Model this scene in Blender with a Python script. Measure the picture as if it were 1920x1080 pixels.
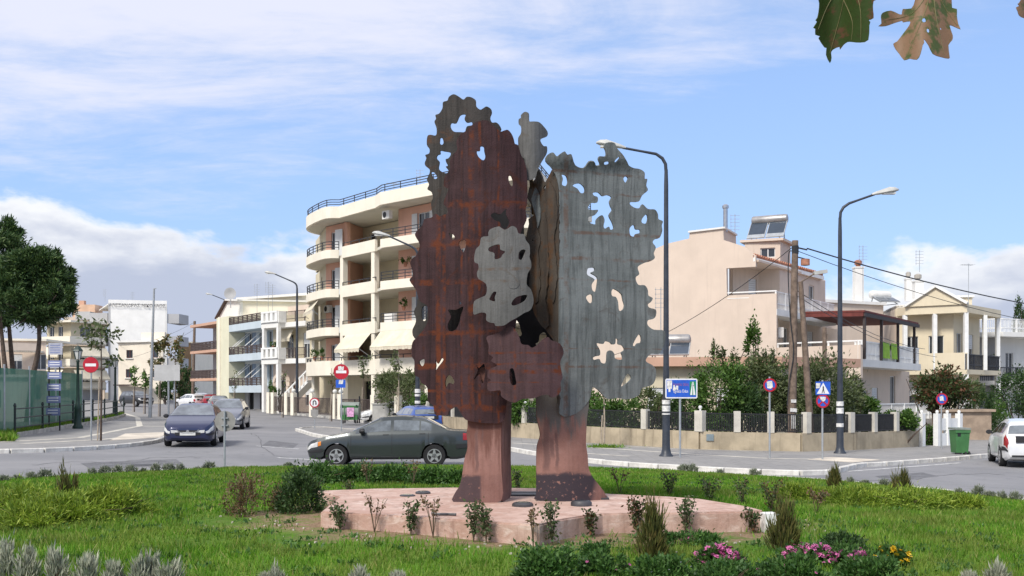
import bpy, bmesh, math, random
import numpy as np
from mathutils import Vector, Matrix, geometry

for _o in list(bpy.data.objects):
    bpy.data.objects.remove(_o)
SC = bpy.context.scene
COL = SC.collection
PI = math.pi
rad = math.radians

# ------------------------------------------------------------------ camera
F, HZ, CAMH = 2000.0, 735.0, 2.1        # focal length and horizon row of the photograph (1920 px wide), eye height in m
cam_d = bpy.data.cameras.new('camera')
cam = bpy.data.objects.new('camera', cam_d)
COL.objects.link(cam)
cam.location = (0, 0, CAMH)
cam.rotation_euler = (rad(90), 0, 0)
cam_d.sensor_width = 36
cam_d.lens = 36 * F / 1920
cam_d.shift_y = (HZ - 540) / 1920
cam_d.clip_end = 3000
SC.camera = cam

# ------------------------------------------------------------------ sun, exposure
SUN_EL, SUN_AZ = rad(46), rad(212)      # azimuth measured from +Y towards +X: behind the camera, to the left
sun_d = bpy.data.lights.new('sun', 'SUN')
sun_d.energy = 2.6
sun_d.angle = rad(14)
sun_d.color = (1.0, 0.95, 0.88)
sun = bpy.data.objects.new('sun', sun_d)
COL.objects.link(sun)
_sd = Vector((math.sin(SUN_AZ) * math.cos(SUN_EL), math.cos(SUN_AZ) * math.cos(SUN_EL), math.sin(SUN_EL)))
sun.rotation_euler = _sd.to_track_quat('Z', 'Y').to_euler()
sun.location = _sd * 60
SC.view_settings.view_transform = 'Standard'
SC.view_settings.look = 'None'
SC.view_settings.exposure = 0.6
SC.view_settings.gamma = 1.0
SC.render.engine = 'CYCLES'
SC.cycles.use_denoising = True
SC.cycles.max_bounces = 6
SC.cycles.diffuse_bounces = 3
SC.cycles.glossy_bounces = 3
SC.cycles.transparent_max_bounces = 8


# ------------------------------------------------------------------ node helper
class NT:
    def __init__(s, tree):
        s.t = tree
        s.L = tree.links

    def n(s, typ, **kw):
        nd = s.t.nodes.new(typ)
        for k, v in kw.items():
            setattr(nd, k, v)
        return nd

    def put(s, sock, v):
        if v is None:
            return
        if isinstance(v, bpy.types.NodeSocket):
            s.L.new(v, sock)
        elif isinstance(v, (tuple, list, Vector)) and sock.type == 'RGBA' and len(v) == 3:
            sock.default_value = (v[0], v[1], v[2], 1)
        else:
            sock.default_value = v

    def m(s, op, a, b=None, c=None, clamp=False):
        nd = s.n('ShaderNodeMath', operation=op, use_clamp=clamp)
        s.put(nd.inputs[0], a)
        s.put(nd.inputs[1], b)
        s.put(nd.inputs[2], c)
        return nd.outputs[0]

    def sstep(s, v, a, b, lo=0.0, hi=1.0):
        nd = s.n('ShaderNodeMapRange', interpolation_type='SMOOTHSTEP')
        s.put(nd.inputs[0], v)
        for i, q in enumerate((a, b, lo, hi)):
            s.put(nd.inputs[i + 1], q)
        return nd.outputs[0]

    def mix(s, f, a, b, blend='MIX'):
        nd = s.n('ShaderNodeMix', data_type='RGBA', blend_type=blend)
        s.put(nd.inputs[0], f)
        s.put(nd.inputs[6], a)
        s.put(nd.inputs[7], b)
        return nd.outputs[2]

    def noise(s, vec, scale=5.0, detail=3.0, rough=0.55, dist=0.0, color=False):
        nd = s.n('ShaderNodeTexNoise')
        if vec is not None:
            s.put(nd.inputs['Vector'], vec)
        nd.inputs['Scale'].default_value = scale
        nd.inputs['Detail'].default_value = detail
        nd.inputs['Roughness'].default_value = rough
        nd.inputs['Distortion'].default_value = dist
        return nd.outputs['Color' if color else 'Fac']

    def vscale(s, vec, sc, loc=(0, 0, 0)):
        nd = s.n('ShaderNodeMapping')
        s.put(nd.inputs['Vector'], vec)
        nd.inputs['Scale'].default_value = sc
        nd.inputs['Location'].default_value = loc
        return nd.outputs[0]

    def coord(s, kind='Object'):
        return s.n('ShaderNodeTexCoord').outputs[kind]

    def xyz(s, vec):
        nd = s.n('ShaderNodeSeparateXYZ')
        s.put(nd.inputs[0], vec)
        return nd.outputs

    def comb(s, x, y, z):
        nd = s.n('ShaderNodeCombineXYZ')
        s.put(nd.inputs[0], x)
        s.put(nd.inputs[1], y)
        s.put(nd.inputs[2], z)
        return nd.outputs[0]

    def ramp(s, f, stops):
        nd = s.n('ShaderNodeValToRGB')
        s.put(nd.inputs[0], f)
        e = nd.color_ramp.elements
        while len(e) < len(stops):
            e.new(0.5)
        for i, (p, c) in enumerate(stops):
            e[i].position = p
            e[i].color = (c[0], c[1], c[2], 1)
        return nd.outputs[0]


# ------------------------------------------------------------------ world: physical sky with a cloud bank and a high veil
W = bpy.data.worlds.new('World')
SC.world = W
W.use_nodes = True
W.node_tree.nodes.clear()
w = NT(W.node_tree)
sky = w.n('ShaderNodeTexSky', sky_type='NISHITA')
sky.sun_disc = False
sky.sun_elevation = SUN_EL
sky.sun_rotation = SUN_AZ
sky.air_density = 1.0
sky.dust_density = 0.2
sky.ozone_density = 2.0
_d = w.coord('Generated')
_x, _y, _z = w.xyz(_d)
_az = w.m('ARCTAN2', _x, _y)
_hl = w.m('SQRT', w.m('ADD', w.m('MULTIPLY', _x, _x), w.m('MULTIPLY', _y, _y)))
_t = w.m('DIVIDE', _z, w.m('MAXIMUM', _hl, 0.02))          # tangent of the elevation
skyc = w.mix(1.0, sky.outputs[0], (0.095, 0.095, 0.098), 'MULTIPLY')
# clear air thins to pale blue low down
skyc = w.mix(w.sstep(_t, 0.7, 0.0, 0.30, 0.72), skyc, (0.285, 0.435, 0.76))
# high thin veil (streaky)
_pv = w.comb(w.m('DIVIDE', _x, w.m('ADD', _z, 0.12)), w.m('DIVIDE', _y, w.m('ADD', _z, 0.12)), 0.0)
_nv = w.noise(w.vscale(_pv, (0.9, 1.6, 1), (3.1, 0.4, 0)), 1.4, 7, 0.62, 0.7)
_nv2 = w.noise(w.vscale(_pv, (2.2, 4.5, 1), (1.7, 5.0, 0)), 2.4, 6, 0.65, 0.4)
_veil = w.m('ADD', _t, w.m('MULTIPLY', w.m('SUBTRACT', _nv, 0.5), 0.32))
_veil = w.m('ADD', _veil, w.m('MULTIPLY', w.m('SUBTRACT', _nv2, 0.5), 0.12))
_veil = w.m('SUBTRACT', _veil, w.m('MULTIPLY', w.m('SINE', _az), 0.22))
_veil = w.m('MULTIPLY', w.sstep(_veil, 0.235, 0.42), 0.94)
skyc = w.mix(_veil, skyc, (0.56, 0.575, 0.67))
# cumulus bank round the horizon
_cv = w.comb(w.m('MULTIPLY', _az, 1.0), w.m('MULTIPLY', _t, 2.1), 0.0)
_n1 = w.noise(w.vscale(_cv, (1, 1, 1), (4.35, 0.2, 0.0)), 7.0, 7, 0.56, 0.15)
_n2 = w.noise(w.vscale(_cv, (1, 1, 1), (7.1, 1.3, 2.0)), 3.0, 3, 0.5)
_top = w.m('ADD', 0.140, w.m('MULTIPLY', w.m('SUBTRACT', _n1, 0.5), 0.14))
_top = w.m('ADD', _top, w.m('MULTIPLY', w.m('SUBTRACT', _n2, 0.5), 0.10))
_top = w.m('SUBTRACT', _top, w.m('MULTIPLY', w.m('SINE', _az), 0.06))
_dep = w.m('SUBTRACT', _top, _t)
_cm = w.m('MULTIPLY', w.sstep(_dep, 0.0, 0.016), 0.93)
_n3 = w.noise(w.vscale(_cv, (1, 1, 1), (2.0, 3.0, 1.0)), 5.5, 5, 0.55)
_sh = w.sstep(w.m('ADD', _dep, w.m('MULTIPLY', w.m('SUBTRACT', _n3, 0.5), 0.10)), 0.0, 0.055)
_cc = w.mix(_sh, (0.70, 0.70, 0.70), (0.355, 0.385, 0.475))
skyc = w.mix(_cm, skyc, _cc)
_bg = w.n('ShaderNodeBackground')
w.put(_bg.inputs[0], skyc)
_bg.inputs[1].default_value = 1.0
_wo = w.n('ShaderNodeOutputWorld')
w.L.new(_bg.outputs[0], _wo.inputs[0])


# ------------------------------------------------------------------ geometry of the place
SLOPE = 0.014                                   # the ground falls gently from left to right


def gz(x, y=0):
    return -SLOPE * max(-70.0, min(70.0, x))


def gp(px, py):
    """ground point seen at a pixel of the photograph"""
    d = 2000 * CAMH / (py - HZ - SLOPE * (px - 960))
    x = (px - 960) / F * d
    return Vector((x, d, -SLOPE * x))


def pt(px, py, d):
    return Vector(((px - 960) / F * d, d, CAMH - (py - HZ) / F * d))


# ------------------------------------------------------------------ object helpers
OFF = {}


def setp(o, label=None, cat=None, group=None, kind=None):
    if label:
        o['label'] = label
    if cat:
        o['category'] = cat
    if group:
        o['group'] = group
    if kind:
        o['kind'] = kind
    return o


def thing(name, loc, label, cat, group=None, rz=0.0):
    o = bpy.data.objects.new(name, None)
    o.empty_display_size = 0.3
    COL.objects.link(o)
    o.location = loc
    o.rotation_euler = (0, 0, rz)
    setp(o, label, cat, group)
    OFF[o.name] = Vector(loc) if rz == 0.0 else Vector((0, 0, 0))
    return o


def mesh_obj(name, me, mat, parent=None):
    o = bpy.data.objects.new(name, me)
    COL.objects.link(o)
    if mat is not None:
        me.materials.append(mat)
    if parent is not None:
        o.parent = parent
        OFF[o.name] = OFF.get(parent.name, Vector((0, 0, 0)))
    else:
        OFF[o.name] = Vector((0, 0, 0))
    return o


def copy_tree(o, parent=None):
    c = o.copy()
    COL.objects.link(c)
    if parent is not None:
        c.parent = parent
    OFF[c.name] = OFF.get(o.name, Vector((0, 0, 0)))
    for ch in list(o.children):
        copy_tree(ch, c)
    return c


class MB:
    """collects simple shapes into one mesh"""

    def __init__(s):
        s.v = []
        s.f = []

    def add(s, vs, fs):
        b = len(s.v)
        s.v += [tuple(q) for q in vs]
        s.f += [tuple(b + i for i in f) for f in fs]
        return s

    def box(s, c, size, rz=0.0, M=None):
        hx, hy, hz = size[0] / 2, size[1] / 2, size[2] / 2
        vs = [Vector((x, y, z)) for z in (-hz, hz) for x, y in ((-hx, -hy), (hx, -hy), (hx, hy), (-hx, hy))]
        if M is not None:
            vs = [M @ q for q in vs]
        if rz:
            R = Matrix.Rotation(rz, 3, 'Z')
            vs = [R @ q for q in vs]
        c = Vector(c)
        return s.add([q + c for q in vs], [(3, 2, 1, 0), (4, 5, 6, 7), (0, 1, 5, 4), (1, 2, 6, 5), (2, 3, 7, 6), (3, 0, 4, 7)])

    def bar(s, a, b, wx, wz=None, up=(0, 0, 1)):
        """rectangular bar from a to b"""
        a, b = Vector(a), Vector(b)
        wz = wz or wx
        d = (b - a).normalized()
        up = Vector(up)
        if abs(d.dot(up)) > 0.98:
            up = Vector((0, 1, 0))
        x = d.cross(up).normalized()
        y = x.cross(d).normalized()
        vs = []
        for p in (a, b):
            for sx, sy in ((-1, -1), (1, -1), (1, 1), (-1, 1)):
                vs.append(p + x * sx * wx / 2 + y * sy * wz / 2)
        return s.add(vs, [(3, 2, 1, 0), (4, 5, 6, 7), (0, 1, 5, 4), (1, 2, 6, 5), (2, 3, 7, 6), (3, 0, 4, 7)])

    def tube(s, pts, r, seg=8, cap=True):
        pts = [Vector(p) for p in pts]
        rs = r if isinstance(r, (list, tuple)) else [r] * len(pts)
        n = len(pts)
        b = len(s.v)
        prev = None
        for i, p in enumerate(pts):
            d = (pts[min(i + 1, n - 1)] - pts[max(i - 1, 0)]).normalized()
            if prev is None:
                ref = Vector((0, 0, 1)) if abs(d.z) < 0.9 else Vector((1, 0, 0))
                x = d.cross(ref).normalized()
            else:
                x = (prev - d * prev.dot(d)).normalized()
            prev = x
            y = d.cross(x)
            for k in range(seg):
                a = 2 * PI * k / seg
                s.v.append(tuple(p + (x * math.cos(a) + y * math.sin(a)) * rs[i]))
        for i in range(n - 1):
            for k in range(seg):
                k2 = (k + 1) % seg
                s.f.append((b + i * seg + k, b + i * seg + k2, b + (i + 1) * seg + k2, b + (i + 1) * seg + k))
        if cap:
            s.f.append(tuple(b + k for k in reversed(range(seg))))
            s.f.append(tuple(b + (n - 1) * seg + k for k in range(seg)))
        return s

    def lathe(s, prof, c=(0, 0, 0), seg=16, axis='Z'):
        """prof: (radius, height) from bottom to top"""
        b = len(s.v)
        c = Vector(c)
        for r, h in prof:
            for k in range(seg):
                a = 2 * PI * k / seg
                if axis == 'Z':
                    q = Vector((r * math.cos(a), r * math.sin(a), h))
                elif axis == 'Y':
                    q = Vector((r * math.cos(a), h, r * math.sin(a)))
                else:
                    q = Vector((h, r * math.cos(a), r * math.sin(a)))
                s.v.append(tuple(c + q))
        n = len(prof)
        for i in range(n - 1):
            for k in range(seg):
                k2 = (k + 1) % seg
                s.f.append((b + i * seg + k, b + i * seg + k2, b + (i + 1) * seg + k2, b + (i + 1) * seg + k))
        s.f.append(tuple(b + k for k in reversed(range(seg))))
        s.f.append(tuple(b + (n - 1) * seg + k for k in range(seg)))
        return s

    def prism(s, poly, z0, z1, gnd=False):
        """vertical prism over a plan polygon (z may follow the ground)"""
        n = len(poly)
        pl = [Vector((p[0], p[1])) for p in poly]
        ar = sum(pl[i].x * pl[(i + 1) % n].y - pl[(i + 1) % n].x * pl[i].y for i in range(n))
        if ar < 0:
            pl.reverse()
        g = (lambda p: gz(p.x)) if gnd else (lambda p: 0.0)
        b = len(s.v)
        s.v += [(p.x, p.y, z0 + g(p)) for p in pl] + [(p.x, p.y, z1 + g(p)) for p in pl]
        tri = geometry.tessellate_polygon([[Vector((p.x, p.y, 0)) for p in pl]])
        for t in tri:
            q = [pl[i] for i in t]
            a2 = (q[1].x - q[0].x) * (q[2].y - q[0].y) - (q[2].x - q[0].x) * (q[1].y - q[0].y)
            t = t if a2 > 0 else t[::-1]
            s.f.append(tuple(b + n + i for i in t))
            s.f.append(tuple(b + i for i in reversed(t)))
        for i in range(n):
            j = (i + 1) % n
            s.f.append((b + i, b + j, b + n + j, b + n + i))
        return s

    def quad(s, a, b, c, d):
        return s.add([a, b, c, d], [(0, 1, 2, 3)])

    def slabpoly(s, pts3, nrm, th):
        """flat polygon in 3-D pushed out by th along nrm"""
        n = len(pts3)
        P = [Vector(p) for p in pts3]
        nrm = Vector(nrm).normalized()
        b = len(s.v)
        s.v += [tuple(p) for p in P] + [tuple(p + nrm * th) for p in P]
        tri = geometry.tessellate_polygon([P])
        for t in tri:
            q = [P[i] for i in t]
            t = t if (q[1] - q[0]).cross(q[2] - q[0]).dot(nrm) > 0 else t[::-1]
            s.f.append(tuple(b + n + i for i in t))
            s.f.append(tuple(b + i for i in reversed(t)))
        area = Vector((0, 0, 0))
        for i in range(n):
            area += P[i].cross(P[(i + 1) % n])
        flip = area.dot(nrm) < 0
        for i in range(n):
            j = (i + 1) % n
            f = (b + i, b + j, b + n + j, b + n + i)
            s.f.append(f[::-1] if flip else f)
        return s

    def build(s, name, mat, parent=None, smooth=None):
        me = bpy.data.meshes.new(name)
        off = OFF.get(parent.name, Vector((0, 0, 0))) if parent is not None else Vector((0, 0, 0))
        me.from_pydata([(a - off.x, b - off.y, c - off.z) for a, b, c in s.v], [], s.f)
        if smooth is not None:
            me.polygons.foreach_set('use_smooth', [True] * len(me.polygons))
            me.set_sharp_from_angle(angle=rad(smooth))
        me.update()
        return mesh_obj(name, me, mat, parent)


def np_mesh(name, verts, faces, mat, parent=None, local=True):
    """verts Nx3, faces Mx3 or Mx4 arrays"""
    me = bpy.data.meshes.new(name)
    verts = np.asarray(verts, dtype=np.float32)
    if parent is not None and not local:
        verts = verts - np.array(OFF[parent.name], dtype=np.float32)
    faces = np.asarray(faces, dtype=np.int32)
    k = faces.shape[1]
    me.vertices.add(len(verts))
    me.vertices.foreach_set('co', verts.ravel())
    me.loops.add(faces.size)
    me.loops.foreach_set('vertex_index', faces.ravel())
    me.polygons.add(len(faces))
    me.polygons.foreach_set('loop_start', np.arange(0, faces.size, k, dtype=np.int32))
    me.update(calc_edges=True)
    me.validate()
    return mesh_obj(name, me, mat, parent)


# ------------------------------------------------------------------ materials
MATS = {}


def mat(name, col, rough=0.7, var=0.12, scale=3.0, bump=0.0, bscale=40.0, metal=0.0, spec=0.4, streak=0.0,
        dirt=None, coat=0.0, detail=4):
    if name in MATS:
        return MATS[name]
    m_ = bpy.data.materials.new(name)
    m_.use_nodes = True
    t = NT(m_.node_tree)
    b = m_.node_tree.nodes['Principled BSDF']
    co = t.coord('Object')
    c = tuple(col)
    if var > 0:
        nz = t.noise(co, scale, detail, 0.6)
        lo = tuple(max(0, q * (1 - var)) for q in c)
        hi = tuple(min(1, q * (1 + var)) for q in c)
        cs = t.mix(t.sstep(nz, 0.3, 0.7), lo, hi)
    else:
        cs = c
    if streak > 0:
        sn = t.noise(t.vscale(co, (2.3, 2.3, 0.16)), 2.0, 5, 0.65)
        cs = t.mix(t.sstep(sn, 0.5, 0.75, 0.0, streak), cs, dirt or tuple(q * 0.45 for q in c))
    t.put(b.inputs['Base Color'], cs)
    b.inputs['Roughness'].default_value = rough
    b.inputs['Metallic'].default_value = metal
    b.inputs['Specular IOR Level'].default_value = spec
    if coat:
        b.inputs['Coat Weight'].default_value = coat
        b.inputs['Coat Roughness'].default_value = 0.06
    if bump > 0:
        bn = t.n('ShaderNodeBump')
        bn.inputs['Strength'].default_value = bump
        bn.inputs['Distance'].default_value = 0.02
        t.put(bn.inputs['Height'], t.noise(co, bscale, 3, 0.6))
        t.L.new(bn.outputs[0], b.inputs['Normal'])
    MATS[name] = m_
    return m_


def leaf_mat(name, stops, rough=0.55, trans=0.25, spec=0.3, patch=False):
    """colour differs leaf by leaf"""
    if name in MATS:
        return MATS[name]
    m_ = bpy.data.materials.new(name)
    m_.use_nodes = True
    t = NT(m_.node_tree)
    b = m_.node_tree.nodes['Principled BSDF']
    g = t.n('ShaderNodeNewGeometry')
    c = t.ramp(g.outputs['Random Per Island'], stops)
    nz = t.noise(t.coord('Object'), 1.7, 2, 0.5)
    c = t.mix(1.0, c, t.mix(t.sstep(nz, 0.3, 0.7), (0.72, 0.75, 0.7), (1.2, 1.18, 1.1)), 'MULTIPLY')
    if patch:
        oc = t.coord('Object')
        c = t.mix(t.sstep(t.noise(oc, 0.45, 5, 0.65), 0.42, 0.66, 0.0, 0.55), c, (0.20, 0.21, 0.055))
        c = t.mix(t.sstep(t.noise(t.vscale(oc, (1, 1, 1), (7, 3, 0)), 0.8, 5, 0.65), 0.55, 0.72, 0.0, 0.3), c, (0.05, 0.14, 0.02))
    t.put(b.inputs['Base Color'], c)
    b.inputs['Roughness'].default_value = rough
    b.inputs['Specular IOR Level'].default_value = spec
    if trans > 0:
        tr = t.n('ShaderNodeBsdfTranslucent')
        t.put(tr.inputs[0], t.mix(1.0, c, (1.25, 1.3, 0.8), 'MULTIPLY'))
        mx = t.n('ShaderNodeMixShader')
        mx.inputs[0].default_value = trans
        t.L.new(b.outputs[0], mx.inputs[1])
        t.L.new(tr.outputs[0], mx.inputs[2])
        t.L.new(mx.outputs[0], m_.node_tree.nodes['Material Output'].inputs[0])
    MATS[name] = m_
    return m_


ASPHALT_C = (0.155, 0.157, 0.165)
M_KERB = mat('kerb_paint', (0.62, 0.60, 0.55), 0.8, 0.25, 2.0, 0.3, 30, streak=0.35, dirt=(0.25, 0.23, 0.2))
M_KERBG = mat('kerb_stone', (0.42, 0.40, 0.36), 0.85, 0.25, 2.0, 0.3, 30)
M_CONC = mat('concrete', (0.36, 0.34, 0.30), 0.9, 0.25, 1.2, 0.3, 25, streak=0.4)
M_GALV = mat('galvanised', (0.40, 0.42, 0.43), 0.45, 0.12, 6, metal=0.5)
M_POST = mat('dark_post_paint', (0.035, 0.042, 0.055), 0.45, 0.2, 5)
M_IRON = mat('black_iron', (0.02, 0.021, 0.023), 0.5, 0.2, 6)
M_WHITEP = mat('white_paint', (0.78, 0.78, 0.75), 0.55, 0.06, 3, streak=0.12, dirt=(0.5, 0.48, 0.42))
M_GLASS = mat('window_glass', (0.035, 0.042, 0.05), 0.08, 0.3, 0.8, spec=0.8)
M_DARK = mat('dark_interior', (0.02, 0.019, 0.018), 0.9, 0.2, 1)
M_WOODP = mat('pole_wood', (0.17, 0.125, 0.095), 0.9, 0.3, 6, 0.5, 20, streak=0.5)
# ================================================================== ground, road, pavements
def m_asphalt():
    m_ = bpy.data.materials.new('asphalt')
    m_.use_nodes = True
    t = NT(m_.node_tree)
    b = m_.node_tree.nodes['Principled BSDF']
    co = t.coord('Object')
    n1 = t.noise(co, 0.22, 5, 0.6, 0.6)
    n2 = t.noise(co, 60, 2, 0.7)
    c = t.mix(t.sstep(n1, 0.32, 0.68), (0.165, 0.166, 0.172), (0.225, 0.222, 0.225))
    c = t.mix(t.sstep(n2, 0.35, 0.75, 0.0, 0.35), c, (0.27, 0.265, 0.26))
    st = t.noise(t.vscale(co, (0.5, 0.5, 1)), 1.7, 6, 0.7, 1.5)
    c = t.mix(t.sstep(st, 0.56, 0.68, 0.0, 0.6), c, (0.115, 0.115, 0.12))
    t.put(b.inputs['Base Color'], c)
    b.inputs['Roughness'].default_value = 0.85
    bn = t.n('ShaderNodeBump')
    bn.inputs['Strength'].default_value = 0.4
    bn.inputs['Distance'].default_value = 0.01
    t.put(bn.inputs['Height'], n2)
    t.L.new(bn.outputs[0], b.inputs['Normal'])
    return m_


def m_paving():
    m_ = bpy.data.materials.new('paving')
    m_.use_nodes = True
    t = NT(m_.node_tree)
    b = m_.node_tree.nodes['Principled BSDF']
    co = t.coord('Object')
    br = t.n('ShaderNodeTexBrick')
    br.offset = 0.0
    t.put(br.inputs['Vector'], co)
    br.inputs['Scale'].default_value = 1.0
    br.inputs['Brick Width'].default_value = 0.4
    br.inputs['Row Height'].default_value = 0.4
    br.inputs['Mortar Size'].default_value = 0.008
    br.inputs['Color1'].default_value = (0.255, 0.247, 0.234, 1)
    br.inputs['Color2'].default_value = (0.21, 0.205, 0.20, 1)
    br.inputs['Mortar'].default_value = (0.15, 0.145, 0.13, 1)
    n1 = t.noise(co, 0.5, 6, 0.65)
    c = t.mix(t.sstep(n1, 0.35, 0.7, 0.0, 0.5), br.outputs[0], (0.30, 0.288, 0.268))
    n2 = t.noise(co, 2.2, 5, 0.7)
    c = t.mix(t.sstep(n2, 0.54, 0.70, 0.0, 0.6), c, (0.12, 0.115, 0.105))
    t.put(b.inputs['Base Color'], c)
    b.inputs['Roughness'].default_value = 0.85
    return m_


M_ASPH = m_asphalt()
M_PAV = m_paving()
M_DIRT = mat('dry_ground', (0.20, 0.17, 0.12), 0.95, 0.35, 0.4, 0.4, 8)

# the ground far around, falling gently to the right, reaching the horizon
gm = MB()
xs = [-2500, -70, -35, 0, 35, 70, 2500]
for i in range(6):
    gm.quad((xs[i], -300, gz(xs[i]) - 0.06), (xs[i + 1], -300, gz(xs[i + 1]) - 0.06),
            (xs[i + 1], 2600, gz(xs[i + 1]) - 0.06), (xs[i], 2600, gz(xs[i]) - 0.06))
setp(gm.build('ground', M_DIRT), kind='structure')

rm = MB()
xr = [-70, -35, 0, 35, 70]
for i in range(4):
    rm.quad((xr[i], -12, gz(xr[i])), (xr[i + 1], -12, gz(xr[i + 1])), (xr[i + 1], 175, gz(xr[i + 1])), (xr[i], 175, gz(xr[i])))
setp(rm.build('road', M_ASPH), kind='structure')


def pave(name, poly, h, m_):
    return setp(MB().prism(poly, -0.05, h, True).build(name, m_), kind='structure')


def gxy(*pp):
    return [gp(*q).xy for q in pp]


def resample(pl, step):
    out = [Vector(pl[0])]
    acc = 0.0
    for a, b in zip(pl, pl[1:]):
        a, b = Vector(a), Vector(b)
        L = (b - a).length
        p = step - acc
        while p <= L:
            out.append(a + (b - a) * (p / L))
            p += step
        acc = (acc + L) % step
    return out


def smooth2(pl, k=4, closed=False):
    n = len(pl)
    P = [Vector(p) for p in pl]
    out = []
    rng = range(n) if closed else range(n - 1)
    for i in rng:
        if closed:
            p0, p1, p2, p3 = P[i - 1], P[i], P[(i + 1) % n], P[(i + 2) % n]
        else:
            p0, p1, p2, p3 = P[max(i - 1, 0)], P[i], P[i + 1], P[min(i + 2, n - 1)]
        for j in range(k):
            u = j / k
            out.append(0.5 * ((2 * p1) + (p2 - p0) * u + (2 * p0 - 5 * p1 + 4 * p2 - p3) * u * u
                              + (3 * p1 - p0 - 3 * p2 + p3) * u ** 3))
    if not closed:
        out.append(P[-1])
    return out


_kst = None
rk = random.Random(5)


def kerb(name, line, h, m_, top=0.15):
    """a run of kerb stones, each its own piece"""
    global _kst
    root = bpy.data.objects.new(name, None)
    COL.objects.link(root)
    setp(root, kind='structure')
    if _kst is None:
        _kst = {}
    key = (m_.name, h)
    if key not in _kst:
        b_ = MB().box((0, 0, 0), (0.972, 0.16, h + 0.06))
        me = bpy.data.meshes.new('kerb_stone')
        me.from_pydata(b_.v, [], b_.f)
        me.materials.append(m_)
        bm_ = bmesh.new()
        bm_.from_mesh(me)
        bmesh.ops.bevel(bm_, geom=[e for e in bm_.edges], offset=0.018, segments=1, affect='EDGES')
        bm_.to_mesh(me)
        bm_.free()
        _kst[key] = me
    pts = resample(line, 1.0)
    for a, b in zip(pts, pts[1:]):
        o = bpy.data.objects.new('kerb_stone', _kst[key])
        COL.objects.link(o)
        o.parent = root
        c = (a + b) / 2
        o.location = (c.x, c.y, gz(c.x) + h / 2 - 0.03 + rk.uniform(-0.006, 0.006))
        d = b - a
        o.rotation_euler = (0, math.atan(SLOPE * d.x), math.atan2(d.y, d.x) + rk.uniform(-0.008, 0.008))
        o.scale = (d.length, 1, 1)
    return root


# --- pavement on the far right, round the garden wall
R_EDGE = [(-44, 150), (-31, 118), (-19.5, 90), (-13.5, 78), (-8.6, 66), (-4.6, 55), (-1.6, 45), (0.1, 37.6)] + gxy((1101, 867), (1220, 877), (1387, 887), (1500, 891), (1545, 890)) + gxy((1575, 884), (1610, 876), (1660, 873), (1778, 864), (1832, 859)) + [(22, 43), (32, 55), (50, 78)]
R_EDGE = smooth2(R_EDGE, 4)
pave('pavement_right', [tuple(p) for p in R_EDGE] + [(70, 100), (70, 172), (-20, 172)], 0.11, M_PAV)
kerb('kerb_right', [p - Vector((0.0, 0.085)) for p in R_EDGE if p.y < 100], 0.135, M_KERB)

# --- pavement on the far left
L_EDGE = gxy((-260, 852), (0, 850), (150, 845), (250, 837), (298, 829), (316, 818), (322, 800), (318, 786)) + [(-36, 98), (-52, 140), (-62, 170)]
L_EDGE = smooth2(L_EDGE, 4)
pave('pavement_left', [tuple(p) for p in L_EDGE] + [(-69.9, 171), (-69.9, 30)], 0.11, M_PAV)
kerb('kerb_left', [p - Vector((0.0, 0.085)) for p in L_EDGE if p.y < 70], 0.135, M_KERB)
M_STRIP = mat('pale_paving_strip', (0.52, 0.49, 0.42), 0.85, 0.2, 2)


def strip(name, px, wd, lift=0.114, m_=None):
    pl = [gp(*q).xy for q in px]
    q = MB()
    for a, b in zip(pl, pl[1:]):
        d = (b - a).normalized()
        nn = Vector((-d.y, d.x)) * wd / 2
        c = [a - nn, b - nn, b + nn, a + nn]
        q.quad(*[(k.x, k.y, gz(k.x) + lift) for k in c])
    return setp(q.build(name, m_ or M_STRIP), kind='structure')


strip('paving_strip', [(-20, 836), (150, 826), (262, 803), (258, 786), (215, 772)], 0.3)
strip('paving_strip', [(40, 838), (200, 829), (300, 817)], 0.3)
strip('paving_strip', [(262, 803), (322, 804)], 0.3)
strip('paving_strip', [(255, 792), (322, 793)], 0.3)
strip('paving_strip', [(960, 836), (1130, 846), (1300, 858), (1440, 866), (1560, 868)], 0.28)
strip('paving_strip', [(1000, 850), (1180, 862)], 0.25)
strip('paving_strip', [(1090, 837), (1240, 846), (1430, 852)], 0.2)
# pale dropped-kerb ramps
M_RAMP = mat('pale_ramp', (0.56, 0.50, 0.41), 0.85, 0.2, 1.5)
setp(MB().prism(gxy((1515, 868), (1600, 874), (1650, 869), (1560, 863)), 0.10, 0.118, True).build('kerb_ramp', M_RAMP), kind='structure')
setp(MB().prism(gxy((205, 832), (300, 826), (316, 815), (235, 818)), 0.10, 0.118, True).build('kerb_ramp', M_RAMP), kind='structure')

# --- splitter island in the left street
SPL = gxy((556, 808), (575, 814), (602, 821), (690, 829), (800, 835), (760, 818), (650, 808), (590, 804))
pave('splitter_island', [tuple(p) for p in SPL], 0.10, M_PAV)
kerb('splitter_kerb', smooth2(SPL[:5], 3), 0.14, M_KERB)
kerb('splitter_kerb', smooth2([SPL[4], SPL[5], SPL[6], SPL[7], SPL[0]], 3), 0.14, M_KERBG)

# --- painted lines on the road
M_LINE = mat('road_paint', (0.55, 0.55, 0.53), 0.8, 0.35, 6)
strip('road_marking', [(520, 858), (600, 863)], 0.14, 0.004, M_LINE)
strip('road_marking', [(600, 806), (640, 816)], 0.14, 0.004, M_LINE)
strip('road_marking', [(1590, 884), (1800, 868)], 0.12, 0.004, M_LINE)
strip('road_marking', [(480, 836), (560, 842)], 0.12, 0.004, M_LINE)

# --- the round island
IC, IA, IB = Vector((-0.5, 18.3)), 11.0, 10.2


def isl(x, y):
    """0 in the middle, 1 at the kerb"""
    return math.sqrt(((x - IC.x) / IA) ** 2 + ((y - IC.y) / IB) ** 2)


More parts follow.
